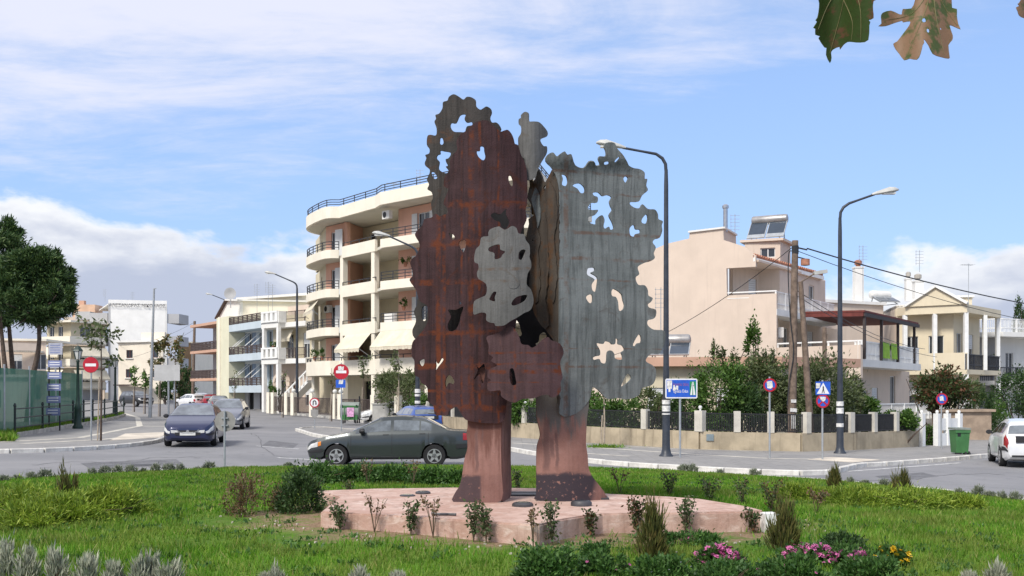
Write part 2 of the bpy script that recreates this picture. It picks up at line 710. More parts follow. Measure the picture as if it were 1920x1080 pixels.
def lawn_z(x, y):
    r = min(1.0, isl(x, y))
    return gz(x) * (0.4 + 0.6 * r) + 0.10 + 0.20 * (1 - r * r) + 0.012 * math.sin(x * 1.3) * math.cos(y * 1.1)


ring = [Vector((IC.x + (IA + 0.08) * math.cos(2 * PI * k / 90), IC.y + (IB + 0.08) * math.sin(2 * PI * k / 90))) for k in range(91)]
kerb('island_kerb', ring, 0.13, M_KERB)


def m_lawn():
    m_ = bpy.data.materials.new('lawn')
    m_.use_nodes = True
    t = NT(m_.node_tree)
    b = m_.node_tree.nodes['Principled BSDF']
    co = t.coord('Object')
    n1 = t.noise(co, 0.55, 4, 0.6)
    n2 = t.noise(co, 14, 4, 0.7)
    c = t.mix(t.sstep(n1, 0.35, 0.65), (0.075, 0.155, 0.018), (0.135, 0.205, 0.035))
    c = t.mix(t.sstep(n2, 0.4, 0.7, 0.0, 0.6), c, (0.035, 0.075, 0.012))
    # bare earth round the plinth
    x, y, z = t.xyz(co)
    dx = t.m('DIVIDE', t.m('SUBTRACT', x, 0.1), 4.0)
    dy = t.m('DIVIDE', t.m('SUBTRACT', y, 15.4), 2.75)
    r = t.m('SQRT', t.m('ADD', t.m('MULTIPLY', dx, dx), t.m('MULTIPLY', dy, dy)))
    r = t.m('ADD', r, t.m('MULTIPLY', t.m('SUBTRACT', t.noise(co, 1.6, 4, 0.6), 0.5), 0.7))
    e = t.m('MULTIPLY', t.sstep(r, 1.08, 0.86), t.sstep(t.noise(co, 5, 4, 0.6), 0.62, 0.45, 0.35, 1.0))
    n3 = t.noise(co, 30, 3, 0.7)
    earth = t.mix(t.sstep(n3, 0.3, 0.7), (0.16, 0.105, 0.065), (0.29, 0.21, 0.14))
    c = t.mix(e, c, earth)
    n4 = t.noise(co, 0.9, 3, 0.6)
    c = t.mix(t.sstep(n4, 0.68, 0.75, 0.0, 0.8), c, earth)
    t.put(b.inputs['Base Color'], c)
    b.inputs['Roughness'].default_value = 0.95
    b.inputs['Specular IOR Level'].default_value = 0.1
    bn = t.n('ShaderNodeBump')
    bn.inputs['Strength'].default_value = 0.5
    bn.inputs['Distance'].default_value = 0.03
    t.put(bn.inputs['Height'], n2)
    t.L.new(bn.outputs[0], b.inputs['Normal'])
    return m_


lm = MB()
NR, NA = 26, 72
lm.v.append((IC.x, IC.y, lawn_z(IC.x, IC.y)))
for i in range(1, NR + 1):
    for k in range(NA):
        a = 2 * PI * k / NA
        x, y = IC.x + IA * i / NR * math.cos(a), IC.y + IB * i / NR * math.sin(a)
        lm.v.append((x, y, lawn_z(x, y)))
for k in range(NA):
    lm.f.append((0, 1 + k, 1 + (k + 1) % NA))
for i in range(NR - 1):
    for k in range(NA):
        k2 = (k + 1) % NA
        lm.f.append((1 + i * NA + k, 1 + (i + 1) * NA + k, 1 + (i + 1) * NA + k2, 1 + i * NA + k2))
setp(lm.build('lawn', m_lawn(), smooth=80), kind='structure')

# near roadside where the photographer stands
pave('pavement_near', [(-30, 4.5), (30, 4.5), (30, -11), (-30, -11)], 0.11, M_PAV)

# repairs, covers and wear on the asphalt
M_PATCH = mat('tar_patch', (0.135, 0.135, 0.14), 0.85, 0.3, 3, 0.4, 40)
for pp in (((150, 868), (330, 861), (345, 871), (170, 880)), ((505, 826), (560, 832), (548, 842), (490, 836)), ((1640, 893), (1730, 886), (1760, 893), (1668, 902)), ((1020, 872), (1110, 879), (1098, 884), (1010, 877))):
    c_ = [gp(*q_) for q_ in pp]
    setp(MB().quad(*[(k.x, k.y, k.z + 0.003) for k in c_]).build('road_patch', M_PATCH), kind='structure')
rw = random.Random(9)
for pts_ in (((60, 872), (140, 866), (210, 868), (300, 858), (380, 858)), ((1160, 884), (1260, 892), (1330, 894), (1440, 900), (1520, 899)), ((470, 812), (490, 826), (500, 846), (540, 860)), ((1600, 900), (1700, 899), (1790, 890), (1880, 889))):
    strip('tar_seam', [(a + rw.uniform(-4, 4), b + rw.uniform(-1.5, 1.5)) for a, b in smooth2([Vector(q_) for q_ in pts_], 5)], 0.045, 0.0045, M_PATCH)
for px_, py_, lab_ in ((1510, 903, 'round iron manhole cover in the road right of the plinth'), (260, 872, 'round iron manhole cover in the road at left')):
    g_ = gp(px_, py_)
    setp(MB().lathe([(0.34, 0.0), (0.34, 0.006), (0.3, 0.008)], (g_.x, g_.y, g_.z + 0.001), 20).build('manhole_cover', mat('cast_iron', (0.07, 0.068, 0.066), 0.6, 0.2, 30, metal=0.4)), lab_, 'manhole cover')
# ================================================================== plinth and sculpture
PL_Z = 0.5


def plp(px, py):
    d = 2000 * (CAMH - PL_Z) / (py - HZ)
    return ((px - 960) / F * d, d)


def m_plinth():
    m_ = bpy.data.materials.new('pink_concrete')
    m_.use_nodes = True
    t = NT(m_.node_tree)
    b = m_.node_tree.nodes['Principled BSDF']
    co = t.coord('Object')
    n1 = t.noise(co, 1.3, 6, 0.65)
    c = t.mix(t.sstep(n1, 0.35, 0.68), (0.43, 0.27, 0.21), (0.555, 0.395, 0.325))
    n2 = t.noise(t.vscale(co, (1, 1, 2.5)), 3.1, 6, 0.7, 0.8)
    c = t.mix(t.sstep(n2, 0.5, 0.68, 0.0, 0.7), c, (0.66, 0.54, 0.465))
    n3 = t.noise(co, 6, 5, 0.75)
    c = t.mix(t.sstep(n3, 0.57, 0.72, 0.0, 0.7), c, (0.23, 0.135, 0.10))
    sn = t.noise(t.vscale(co, (3, 3, 0.3)), 2.0, 5, 0.7)
    c = t.mix(t.sstep(sn, 0.48, 0.72, 0.0, 0.6), c, (0.24, 0.14, 0.105))
    t.put(b.inputs['Base Color'], c)
    b.inputs['Roughness'].default_value = 0.88
    bn = t.n('ShaderNodeBump')
    bn.inputs['Strength'].default_value = 0.5
    bn.inputs['Distance'].default_value = 0.02
    t.put(bn.inputs['Height'], t.noise(co, 18, 5, 0.7))
    t.L.new(bn.outputs[0], b.inputs['Normal'])
    return m_


M_PLINTH = m_plinth()
pl_top = [plp(*q) for q in ((594, 920), (636, 932), (601, 959), (735, 966), (868, 975), (1010, 984), (1050, 974), (1086, 968), (1130, 963),
                            (1182, 962), (1290, 961), (1396, 959), (1432, 957), (1401, 949), (1312, 935), (1255, 931), (1146, 926), (1006, 915), (850, 914), (700, 916))]
plinth = thing('sculpture_plinth', (0.0, 15.2, 0.2), 'low pink concrete plinth with an angular outline under the rusty sculpture', 'plinth')
pm = MB().prism(pl_top, 0.06, PL_Z)
po = pm.build('slab', M_PLINTH, plinth)
bm_ = bmesh.new()
bm_.from_mesh(po.data)
bmesh.ops.bevel(bm_, geom=[e for e in bm_.edges if len(e.link_faces) == 2 and e.calc_face_angle(0) > 0.8], offset=0.02, segments=2, affect='EDGES')
bm_.to_mesh(po.data)
bm_.free()
# white-washed end block
e0 = Vector(plp(1450, 958))
eb = MB().box((e0.x - 0.06, e0.y, 0.34), (0.2, 0.22, 0.27), 0.2).build('end_block', M_WHITEP, plinth)
eb['label'] = 'white end block at the tip of the plinth'

# recessed light fittings lying on the plinth
M_FIT = mat('dark_fitting', (0.05, 0.05, 0.055), 0.5, 0.3, 5)
for k, (px, py, wd, hh, lab) in enumerate(((764, 930, 0.24, 0.02, 'thin dark strip on the plinth left of the sculpture, nearer one'),
                                           (793, 925.5, 0.24, 0.035, 'dark flat fitting on the plinth left of the sculpture, farther one'),
                                           (980, 949, 0.30, 0.05, 'dark lamp fitting on the plinth in front of the gap between the legs'),
                                           (1090, 948, 0.30, 0.07, 'dark lamp fitting on the plinth in front of the right leg'))):
    x, y = plp(px, py)
    r = thing('plinth_light', (x, y, PL_Z), lab, 'light fitting', 'fittings lying on the plinth')
    MB().lathe([(wd / 2, 0), (wd / 2, hh * 0.6), (wd / 2 * 0.85, hh), (0.02, hh)], (x, y, PL_Z + 0.001), 14).build('housing', M_FIT, r, smooth=40)
    MB().lathe([(wd / 2 * 0.7, 0), (wd / 2 * 0.66, 0.006)], (x, y, PL_Z + hh + 0.002), 14).build('lens', M_GLASS, r)
x, y = plp(832, 967)
sp = MB().tube([(x - 0.16, y, PL_Z + 0.03), (x - 0.05, y - 0.02, PL_Z + 0.022), (x + 0.06, y, PL_Z + 0.02), (x + 0.16, y - 0.03, PL_Z + 0.02)], 0.018, 6).build('bent_rod', M_FIT)
setp(sp, 'short bent dark rod lying on the front of the pink plinth', 'rod')

# ------------------------------------------------------------------ sculpture materials
SB = Vector((0.25, 15.6, PL_Z))           # base of the sculpture


def sx(px, d=15.45):
    return (px - 960) / F * d - SB.x


def szz(py, d=15.45):
    return CAMH - (py - HZ) / F * d - SB.z


def band(t, v, c, wd, nz=None, amp=0.03):
    q = v if nz is None else t.m('ADD', v, t.m('MULTIPLY', t.m('SUBTRACT', nz, 0.5), amp))
    return t.sstep(t.m('ABSOLUTE', t.m('SUBTRACT', q, c)), wd, wd * 0.35)


def maxs(t, l):
    r = l[0]
    for q in l[1:]:
        r = t.m('MAXIMUM', r, q)
    return r


def m_steel(name, lo, hi, rust, vb=(), hb=(), vert=0.5, blot=0.35, rust_amt=0.9, extra=None, rough=0.68, metal=0.0, blotc=None):
    m_ = bpy.data.materials.new(name)
    m_.use_nodes = True
    t = NT(m_.node_tree)
    b = m_.node_tree.nodes['Principled BSDF']
    co = t.coord('Object')
    x, y, z = t.xyz(co)
    n1 = t.noise(co, 1.8, 5, 0.62)
    vs = t.noise(t.vscale(co, (9, 9, 0.45)), 1.6, 6, 0.7)
    hs = t.noise(t.vscale(co, (0.7, 0.7, 7)), 1.3, 5, 0.65)
    fine = t.noise(co, 42, 4, 0.7)
    c = t.mix(t.sstep(n1, 0.3, 0.7), lo, hi)
    c = t.mix(t.sstep(vs, 0.42, 0.68, 0.0, vert), c, tuple(q * 0.42 for q in lo))
    c = t.mix(t.sstep(hs, 0.5, 0.72, 0.0, vert * 0.18), c, tuple(min(1, q * 1.35) for q in hi))
    bn_ = t.noise(co, 3.4, 6, 0.72, 1.0)
    c = t.mix(t.sstep(bn_, 0.55, 0.68, 0.0, blot), c, blotc or rust)
    c = t.mix(t.sstep(fine, 0.5, 0.75, 0.0, 0.3), c, tuple(q * 0.5 for q in lo))
    nz = t.noise(co, 4.0, 4, 0.6)
    bl = [band(t, x, cx, wd, nz, 0.05) for cx, wd in vb] + [band(t, z, cz, wd, nz, 0.06) for cz, wd in hb]
    if bl:
        msk = maxs(t, bl)
        pat = t.noise(t.vscale(co, (2, 2, 2)), 2.2, 5, 0.7)
        msk = t.m('MULTIPLY', msk, t.sstep(pat, 0.44, 0.62, 0.06, rust_amt))
        c = t.mix(msk, c, rust)
    if extra:
        c = extra(t, co, x, y, z, c)
    t.put(b.inputs['Base Color'], c)
    b.inputs['Roughness'].default_value = rough
    b.inputs['Metallic'].default_value = metal
    b.inputs['Specular IOR Level'].default_value = 0.2
    bn = t.n('ShaderNodeBump')
    bn.inputs['Strength'].default_value = 0.35
    bn.inputs['Distance'].default_value = 0.015
    t.put(bn.inputs['Height'], t.m('ADD', fine, t.m('MULTIPLY', n1, 3.0)))
    t.L.new(bn.outputs[0], b.inputs['Normal'])
    return m_


RUST = (0.115, 0.027, 0.007)
M_RUSTY = m_steel('rust_plate', (0.034, 0.0155, 0.0165), (0.058, 0.029, 0.031), RUST,
                  vb=((sx(822), 0.05), (sx(833), 0.035), (sx(866), 0.02), (sx(884), 0.06), (sx(900), 0.03), (sx(935), 0.02)),
                  hb=((szz(384), 0.08), (szz(456), 0.07), (szz(529), 0.055), (szz(532), 0.03), (szz(624), 0.05), (szz(687), 0.06), (szz(733), 0.03), (szz(766), 0.07)),
                  vert=0.8, blot=0.7, blotc=(0.052, 0.015, 0.008), rust_amt=0.85)
M_GREYP = m_steel('grey_plate', (0.125, 0.138, 0.136), (0.185, 0.20, 0.198), (0.12, 0.058, 0.034),
                  vb=((sx(1062), 0.05),), hb=((szz(318), 0.03), (szz(356), 0.02), (szz(432), 0.035), (szz(482), 0.035), (szz(522), 0.02), (szz(687), 0.025), (szz(652), 0.012)),
                  vert=0.75, blot=0.55, rust_amt=0.6, blotc=(0.085, 0.072, 0.062))
M_DARKP = m_steel('dark_plate', (0.038, 0.035, 0.032), (0.068, 0.060, 0.053), (0.095, 0.045, 0.022), hb=((szz(230), 0.12),), vert=0.7, blot=0.75, blotc=(0.055, 0.03, 0.02))
M_BROWN = m_steel('brown_plate', (0.046, 0.036, 0.028), (0.078, 0.064, 0.050), (0.085, 0.042, 0.018), vb=((sx(1003), 0.05), (sx(1032), 0.06)), vert=0.5, blot=0.8, blotc=(0.075, 0.038, 0.018))
M_FACE = m_steel('pale_plate', (0.105, 0.104, 0.10), (0.15, 0.148, 0.142), (0.11, 0.08, 0.06), hb=((szz(505, 14.95), 0.03), (szz(528, 14.95), 0.03)), vert=0.55, blot=0.6, blotc=(0.10, 0.083, 0.068))
M_PINKR = m_steel('pink_rust_plate', (0.054, 0.028, 0.029), (0.085, 0.048, 0.051), RUST,
                  vb=((sx(965, 15.1), 0.028), (sx(1048, 15.1), 0.03)), hb=((szz(697, 15.1), 0.04), (szz(683, 15.1), 0.02), (szz(717, 15.1), 0.012), (szz(662, 15.1), 0.02)), vert=0.5, blot=0.2, blotc=(0.2, 0.08, 0.05))


def leg_extra(t, co, x, y, z, c):
    n = t.noise(co, 2.6, 5, 0.65)
    n2 = t.noise(co, 13, 4, 0.7)
    n5 = t.noise(t.vscale(co, (7, 7, 0.9)), 1.5, 4, 0.6)
    # soot-dark patches low on both legs, with paint showing through
    zz = t.m('ADD', z, t.m('MULTIPLY', t.m('SUBTRACT', n, 0.5), 0.22))
    low = t.sstep(zz, 0.44, 0.37)
    low = t.m('MULTIPLY', low, t.sstep(n2, 0.66, 0.58, 0.0, 1.0))
    right = t.sstep(x, sx(985), sx(1000), 0.6, 1.0)
    lx = t.m('MULTIPLY', t.sstep(x, sx(905), sx(898), 0.12, 0.85), t.sstep(x, sx(975), sx(970)))
    low = t.m('MULTIPLY', low, t.m('MAXIMUM', lx, t.m('MULTIPLY', t.sstep(x, sx(1000), sx(1004)), t.sstep(t.m('ADD', x, t.m('MULTIPLY', z, -0.25)), sx(1122), sx(1105)))))
    c = t.mix(low, c, (0.045, 0.035, 0.042))
    # grey-green run-off from above on the right leg
    g = t.m('MULTIPLY', t.sstep(x, sx(1000), sx(1006)), t.sstep(t.m('ADD', z, t.m('MULTIPLY', t.m('SUBTRACT', n5, 0.5), 1.5)), szz(815), szz(780)))
    c = t.mix(t.m('MULTIPLY', g, 0.9), c, (0.115, 0.115, 0.108))
    # red-brown run-off on the left leg
    r = t.m('MULTIPLY', t.sstep(x, sx(975), sx(970)), t.sstep(t.m('ADD', z, t.m('MULTIPLY', t.m('SUBTRACT', n5, 0.5), 1.7)), szz(862), szz(800)))
    c = t.mix(t.m('MULTIPLY', r, 0.85), c, (0.125, 0.055, 0.042))
    # dark strokes running down
    for cx, z0, z1, wd in ((sx(895), szz(885), szz(812), 0.03), (sx(906), szz(830), szz(780), 0.016), (sx(1026), szz(885), szz(790), 0.06),
                           (sx(1045), szz(880), szz(815), 0.03), (sx(1036), szz(860), szz(830), 0.04)):
        q = t.m('ADD', x, t.m('MULTIPLY', t.m('SUBTRACT', n, 0.5), 0.12))
        k = t.m('MULTIPLY', t.sstep(t.m('ABSOLUTE', t.m('SUBTRACT', q, cx)), wd, wd * 0.4), t.m('MULTIPLY', t.sstep(z, z0 - 0.05, z0 + 0.08), t.sstep(z, z1 + 0.12, z1 - 0.02)))
        c = t.mix(t.m('MULTIPLY', k, 0.75), c, (0.13, 0.075, 0.068))
    return c


M_LEG = m_steel('pink_leg', (0.225, 0.115, 0.092), (0.30, 0.165, 0.136), (0.2, 0.08, 0.05), vert=0.25, blot=0.25, blotc=(0.33, 0.2, 0.17), extra=leg_extra, rough=0.75, metal=0.0)


# ------------------------------------------------------------------ plates
def inpoly(p, poly):
    x, y = p
    c = False
    j = len(poly) - 1
    for i in range(len(poly)):
        xi, yi = poly[i]
        xj, yj = poly[j]
        if (yi > y) != (yj > y) and x < (xj - xi) * (y - yi) / (yj - yi) + xi:
            c = not c
        j = i
    return c


def plate(name, out, holes, dep, m_, par, th=0.03, k=3, grid=11, label=None):
    """steel sheet cut to an outline, with cut-outs; dep(px,py) gives its distance, so it may bend"""
    loops = [smooth2(out, k, True)] + [smooth2(h, k, True) for h in holes]
    V, E = [], []
    for lp in loops:
        b = len(V)
        n = len(lp)
        V += [Vector((p[0], p[1])) for p in lp]
        E += [(b + i, b + (i + 1) % n) for i in range(n)]
    polys = [[(p[0], p[1]) for p in lp] for lp in loops]
    bnd = np.array([(p.x, p.y) for p in V])
    x0, y0 = bnd.min(0)
    x1, y1 = bnd.max(0)
    yy = y0
    row = 0
    while yy < y1:
        xx = x0 + (grid / 2 if row % 2 else 0)
        while xx < x1:
            if inpoly((xx, yy), polys[0]) and not any(inpoly((xx, yy), h) for h in polys[1:]):
                if np.min((bnd[:, 0] - xx) ** 2 + (bnd[:, 1] - yy) ** 2) > 9:
                    V.append(Vector((xx, yy)))
            xx += grid
        yy += grid
        row += 1
    r = geometry.delaunay_2d_cdt(V, E, [], 0, 1e-4)
    vv, ff = r[0], r[2]
    faces = []
    for f in ff:
        c = ((vv[f[0]].x + vv[f[1]].x + vv[f[2]].x) / 3, (vv[f[0]].y + vv[f[1]].y + vv[f[2]].y) / 3)
        if inpoly(c, polys[0]) and not any(inpoly(c, h) for h in polys[1:]):
            faces.append(tuple(f))
    q = MB()
    q.v = [tuple(pt(p.x, p.y, dep(p.x, p.y))) for p in vv]
    used = sorted({i for f in faces for i in f})
    idx = {o: i for i, o in enumerate(used)}
    q.v = [q.v[i] for i in used]
    q.f = [tuple(idx[i] for i in f) for f in faces]
    o = q.build(name, m_, par, smooth=35)
    sm = o.modifiers.new('thickness', 'SOLIDIFY')
    sm.thickness = th
    sm.offset = 0
    es = o.modifiers.new('crisp_edges', 'EDGE_SPLIT')
    es.split_angle = rad(40)
    if label:
        o['label'] = label
    return o


sculpt = thing('steel_sculpture', tuple(SB), 'tall rusty steel tree sculpture of cut plates standing on two pink legs', 'sculpture')

A_OUT = [(831, 192), (839, 189), (842, 182), (851, 177), (861, 182), (869, 187), (875, 182), (884, 183), (892, 189), (893, 200), (900, 206), (906, 203), (912, 200),
         (920, 205), (922, 213), (919, 222), (922, 230), (930, 230), (937, 237), (938, 247), (915, 255), (890, 262), (884, 300), (876, 340), (860, 400), (848, 440), (846, 500), (846, 545),
         (850, 575), (882, 575), (884, 640), (850, 650), (800, 648), (778, 634), (774, 620), (779, 608), (781, 598), (777, 585), (783, 570), (784, 560), (800, 548), (812, 520), (815, 450), (811, 401), (809, 386), (809, 379),
         (812, 372), (810, 361), (802, 355), (805, 346), (801, 337), (806, 325), (806, 318), (799, 312), (797, 306), (800, 297), (798, 291), (805, 288),
         (806, 280), (801, 272), (802, 256), (808, 253), (818, 254), (819, 241), (815, 229), (818, 223), (817, 216), (824, 213), (830, 203)]
A_H = [[(845, 238), (847, 231), (856, 231), (863, 217), (873, 215), (871, 223), (876, 230), (885, 229), (885, 235), (876, 237), (873, 243), (872, 248), (863, 248), (851, 247)],
       [(825, 265), (826, 259), (830, 260), (832, 268), (829, 272), (825, 269)],
       [(826, 283), (833, 284), (844, 286), (845, 291), (841, 297), (836, 299), (837, 305), (840, 311), (836, 313), (841, 320), (838, 325), (830, 323), (823, 317), (824, 308), (824, 303), (819, 297), (821, 291), (826, 289)],
       [(809, 323), (815, 324), (819, 330), (820, 334), (816, 336), (811, 331)],
       [(792, 576), (803, 575), (801, 590), (799, 600), (795, 602), (792, 598)]]
plate('back_plate', A_OUT, A_H, lambda x, y: 16.25 + ((x - 860) / 70) ** 2 * 0.12, M_DARKP, sculpt, label='dark grey scalloped rear plate at the top left')

B_OUT = [(844, 318), (844, 302), (850, 290), (858, 281), (856, 268), (862, 254), (872, 247), (884, 236), (893, 229), (905, 226), (915, 227), (922, 234), (930, 240), (938, 247),
         (945, 245), (952, 244), (959, 252), (963, 262), (965, 270), (971, 273), (976, 290), (985, 310), (988, 340), (988, 377), (985, 395), (987, 410), (983, 421), (976, 436), (972, 470), (978, 520),
         (976, 560), (968, 600), (962, 640), (955, 680), (952, 720), (948, 770), (940, 792), (905, 793), (876, 788), (868, 780), (860, 768), (855, 763), (843, 770), (840, 778), (828, 779), (816, 777),
         (813, 760), (803, 752), (802, 727), (791, 718), (787, 708), (778, 702), (778, 677), (773, 668), (773, 648), (777, 638), (788, 627), (803, 603), (802, 575), (797, 570),
         (787, 563), (781, 544), (769, 526), (774, 518), (774, 507), (770, 493), (775, 484), (782, 478), (788, 459), (779, 441), (784, 432), (793, 422), (797, 411), (810, 408),
         (817, 401), (825, 406), (832, 403), (840, 400), (838, 389), (832, 382), (837, 367), (841, 355), (833, 349), (834, 334)]
B_H = [[(894, 284), (900, 283), (901, 275), (907, 276), (908, 284), (910, 294), (906, 301), (897, 294)],
       [(953, 332), (958, 330), (962, 342), (960, 350), (955, 344)],
       [(861, 454), (871, 450), (874, 459), (870, 472), (867, 472), (862, 462)],
       [(861, 564), (866, 569), (862, 571)],
       [(841, 581), (855, 581), (869, 575), (864, 593), (862, 604), (855, 618), (843, 621), (840, 609), (846, 594)],
       [(786, 678), (796, 673), (796, 683), (791, 687)],
       [(817, 675), (822, 682), (828, 672), (832, 675), (823, 687), (817, 695), (818, 685)],
       [(842, 703), (852, 713), (850, 720), (842, 718), (837, 727), (835, 715)],
       [(892, 683), (898, 690), (907, 682), (910, 695), (907, 715), (903, 717), (899, 702), (888, 713), (896, 695)],
       [(920, 404), (927, 399), (937, 402), (944, 396), (949, 392), (949, 402), (955, 417), (949, 429), (940, 426), (937, 417), (927, 413)],
       [(842, 437), (850, 440), (853, 446), (848, 449)]]


def dep_b(x, y):
    return 15.36 + ((x - 895) / 120) ** 2 * 0.28


plate('front_plate', B_OUT, B_H, dep_b, M_RUSTY, sculpt, label='large purple-brown rusted front plate with orange weld lines')

E_OUT = [(1022, 302), (1027, 290), (1037, 286), (1044, 293), (1050, 289), (1058, 284), (1063, 290), (1071, 290), (1078, 309), (1094, 315), (1104, 303), (1114, 303), (1117, 310), (1124, 309),
         (1121, 300), (1124, 293), (1135, 293), (1135, 283), (1132, 276), (1136, 268), (1151, 268), (1156, 278), (1166, 289), (1175, 302), (1179, 310), (1188, 315), (1199, 317),
         (1208, 324), (1208, 335), (1213, 336), (1211, 348), (1214, 357), (1203, 367), (1197, 378), (1182, 379), (1181, 384), (1190, 390), (1199, 390), (1204, 383), (1214, 392), (1227, 393),
         (1233, 402), (1234, 411), (1242, 415), (1240, 423), (1241, 433), (1236, 446), (1227, 449), (1223, 455), (1229, 464), (1225, 475), (1227, 484), (1219, 490), (1208, 493), (1195, 501),
         (1198, 514), (1191, 521), (1196, 534), (1208, 535), (1214, 544), (1215, 554), (1223, 559), (1220, 566), (1214, 571), (1217, 577), (1229, 581), (1229, 592), (1224, 598),
         (1214, 601), (1214, 610), (1225, 618), (1246, 621), (1245, 644), (1241, 654), (1234, 664), (1221, 663), (1212, 671), (1211, 678), (1223, 685), (1229, 694), (1228, 711), (1221, 722),
         (1203, 728), (1197, 741), (1180, 748), (1167, 748), (1156, 746), (1138, 748), (1123, 733), (1112, 726), (1108, 733), (1104, 750), (1080, 775), (1048, 775), (1048, 700), (1048, 560), (1048, 420), (1047, 350), (1036, 318)]
E_H = [[(1053, 328), (1061, 330), (1064, 342), (1060, 349), (1053, 346), (1055, 336)],
       [(1073, 348), (1086, 344), (1095, 352), (1095, 361), (1088, 362), (1082, 354)],
       [(1111, 362), (1121, 361), (1129, 368), (1138, 366), (1146, 370), (1142, 378), (1144, 387), (1147, 394), (1141, 404), (1147, 417), (1150, 428), (1144, 431), (1141, 425), (1134, 429), (1131, 424),
        (1133, 413), (1129, 404), (1123, 406), (1117, 413), (1116, 421), (1104, 417), (1103, 407), (1114, 404), (1121, 394), (1110, 394), (1101, 391), (1108, 381), (1119, 380), (1120, 370), (1113, 367)],
       [(1168, 335), (1173, 331), (1177, 335), (1172, 343)],
       [(1203, 411), (1211, 402), (1214, 409), (1211, 419), (1203, 418)],
       [(1180, 428), (1188, 422), (1191, 430), (1199, 431), (1199, 437), (1191, 439), (1188, 444), (1181, 441)],
       [(1103, 503), (1113, 502), (1114, 508), (1107, 512), (1119, 520), (1119, 533), (1116, 547), (1110, 544), (1109, 533), (1114, 524), (1101, 516), (1100, 508)],
       [(1098, 557), (1109, 552), (1110, 566), (1104, 568)],
       [(1146, 546), (1151, 542), (1164, 551), (1167, 562), (1170, 573), (1167, 581), (1160, 582), (1158, 566), (1154, 557), (1147, 555)],
       [(1118, 644), (1130, 645), (1134, 640), (1143, 642), (1147, 646), (1153, 644), (1154, 635), (1158, 637), (1158, 645), (1166, 648), (1170, 656), (1164, 661), (1166, 667), (1166, 674), (1158, 674),
        (1152, 671), (1151, 663), (1145, 657), (1138, 661), (1136, 680), (1127, 680), (1123, 673), (1114, 675), (1111, 671), (1116, 668), (1124, 666), (1124, 656)],
       [(1186, 646), (1196, 628), (1201, 631), (1201, 642), (1194, 644), (1190, 649)],
       [(1164, 724), (1173, 704), (1178, 701), (1183, 709), (1173, 720)],
       [(1132, 304), (1140, 303), (1141, 308), (1134, 309)],
       [(1152, 301), (1161, 294), (1160, 299), (1154, 305)]]


def dep_e(x, y):
    return 15.5 + max(0, (x - 1048)) / 200 * 0.62 + 0.03 * math.sin((y - 300) / 60) - (0.10 if y < 318 else 0) * min(1, (318 - y) / 20)


plate('wing_plate', E_OUT, E_H, dep_e, M_GREYP, sculpt, label='large weathered grey plate with cut-outs on the right')

D_OUT = [(1047, 345), (1042, 325), (1035, 318), (1030, 330), (1023, 345), (1016, 330), (1010, 318), (1004, 335), (993, 352), (990, 372), (1000, 390), (1001, 404), (991, 410), (993, 420), (990, 432), (989, 442), (985, 455),
         (992, 470), (994, 500), (995, 520), (992, 545), (998, 560), (1000, 575), (1004, 592), (1016, 610), (1030, 625), (1040, 640), (1044, 680), (1046, 760), (1049, 772), (1050, 640), (1050, 500)]


def torn(pl, amp, seed, n=5):
    r = random.Random(seed)
    out = []
    for i, a in enumerate(pl):
        b = pl[(i + 1) % len(pl)]
        k = max(1, int(math.dist(a, b) / n))
        for j in range(k):
            u = j / k
            out.append((a[0] + (b[0] - a[0]) * u + r.uniform(-amp, amp), a[1] + (b[1] - a[1]) * u + r.uniform(-amp, amp)))
    return out


D_OUT = torn(D_OUT, 1.0, 4, 8)
for k_, (pl_, off_, m__) in enumerate((([(1022, 352), (1030, 338), (1036, 350), (1042, 362), (1046, 400), (1040, 450), (1046, 520), (1038, 570), (1032, 560), (1030, 480), (1024, 420)], 0.04, M_BROWN),
                                     ([(1000, 440), (1008, 430), (1014, 444), (1010, 480), (1014, 530), (1010, 565), (1004, 570), (1002, 540), (1004, 500)], 0.03, M_BROWN),
                                     ([(1016, 400), (1024, 396), (1026, 440), (1030, 500), (1024, 560), (1030, 610), (1022, 618), (1016, 560), (1019, 480)], 0.05, M_BROWN),
                                     ([(996, 372), (1004, 352), (1012, 366), (1014, 410), (1008, 428), (1004, 400)], 0.04, M_GREYP))):
    plate('torn_sheet', torn(pl_, 1.2, 20 + k_, 8), [], lambda x, y, o_=off_: 15.5 + (1050 - x) / 65 * 0.5 - o_, m__, sculpt, 0.02, 1, 7)
plate('fold_plate', D_OUT, [torn(h_, 0.8, 50, 3) for h_ in ([(998, 452), (1001, 446), (1002, 456)], [(1020, 352), (1024, 346), (1027, 356), (1021, 358)], [(1006, 486), (1010, 470), (1012, 492), (1008, 505)])], lambda x, y: 15.5 + (1050 - x) / 65 * 0.5, M_BROWN, sculpt, k=1, label='brown rust-stained plate folded back between the two halves')

C_OUT = [(978, 216), (985, 210), (991, 213), (992, 227), (1000, 228), (1009, 229), (1016, 235), (1025, 247), (1024, 256), (1013, 261), (1013, 267), (1018, 274), (1024, 275), (1024, 287), (1018, 298), (1010, 312), (1006, 323),
         (1003, 333), (993, 338), (984, 336), (982, 326), (972, 320), (971, 310), (978, 295), (971, 287), (973, 274), (973, 259), (978, 250), (978, 238), (974, 233), (974, 224), (978, 221)]
plate('curled_plate', C_OUT, [], lambda x, y: 15.8 - 0.22 * math.cos((x - 995) / 30 * PI / 2), M_FACE, sculpt, grid=6, label='pale curled strip rising at the top centre')

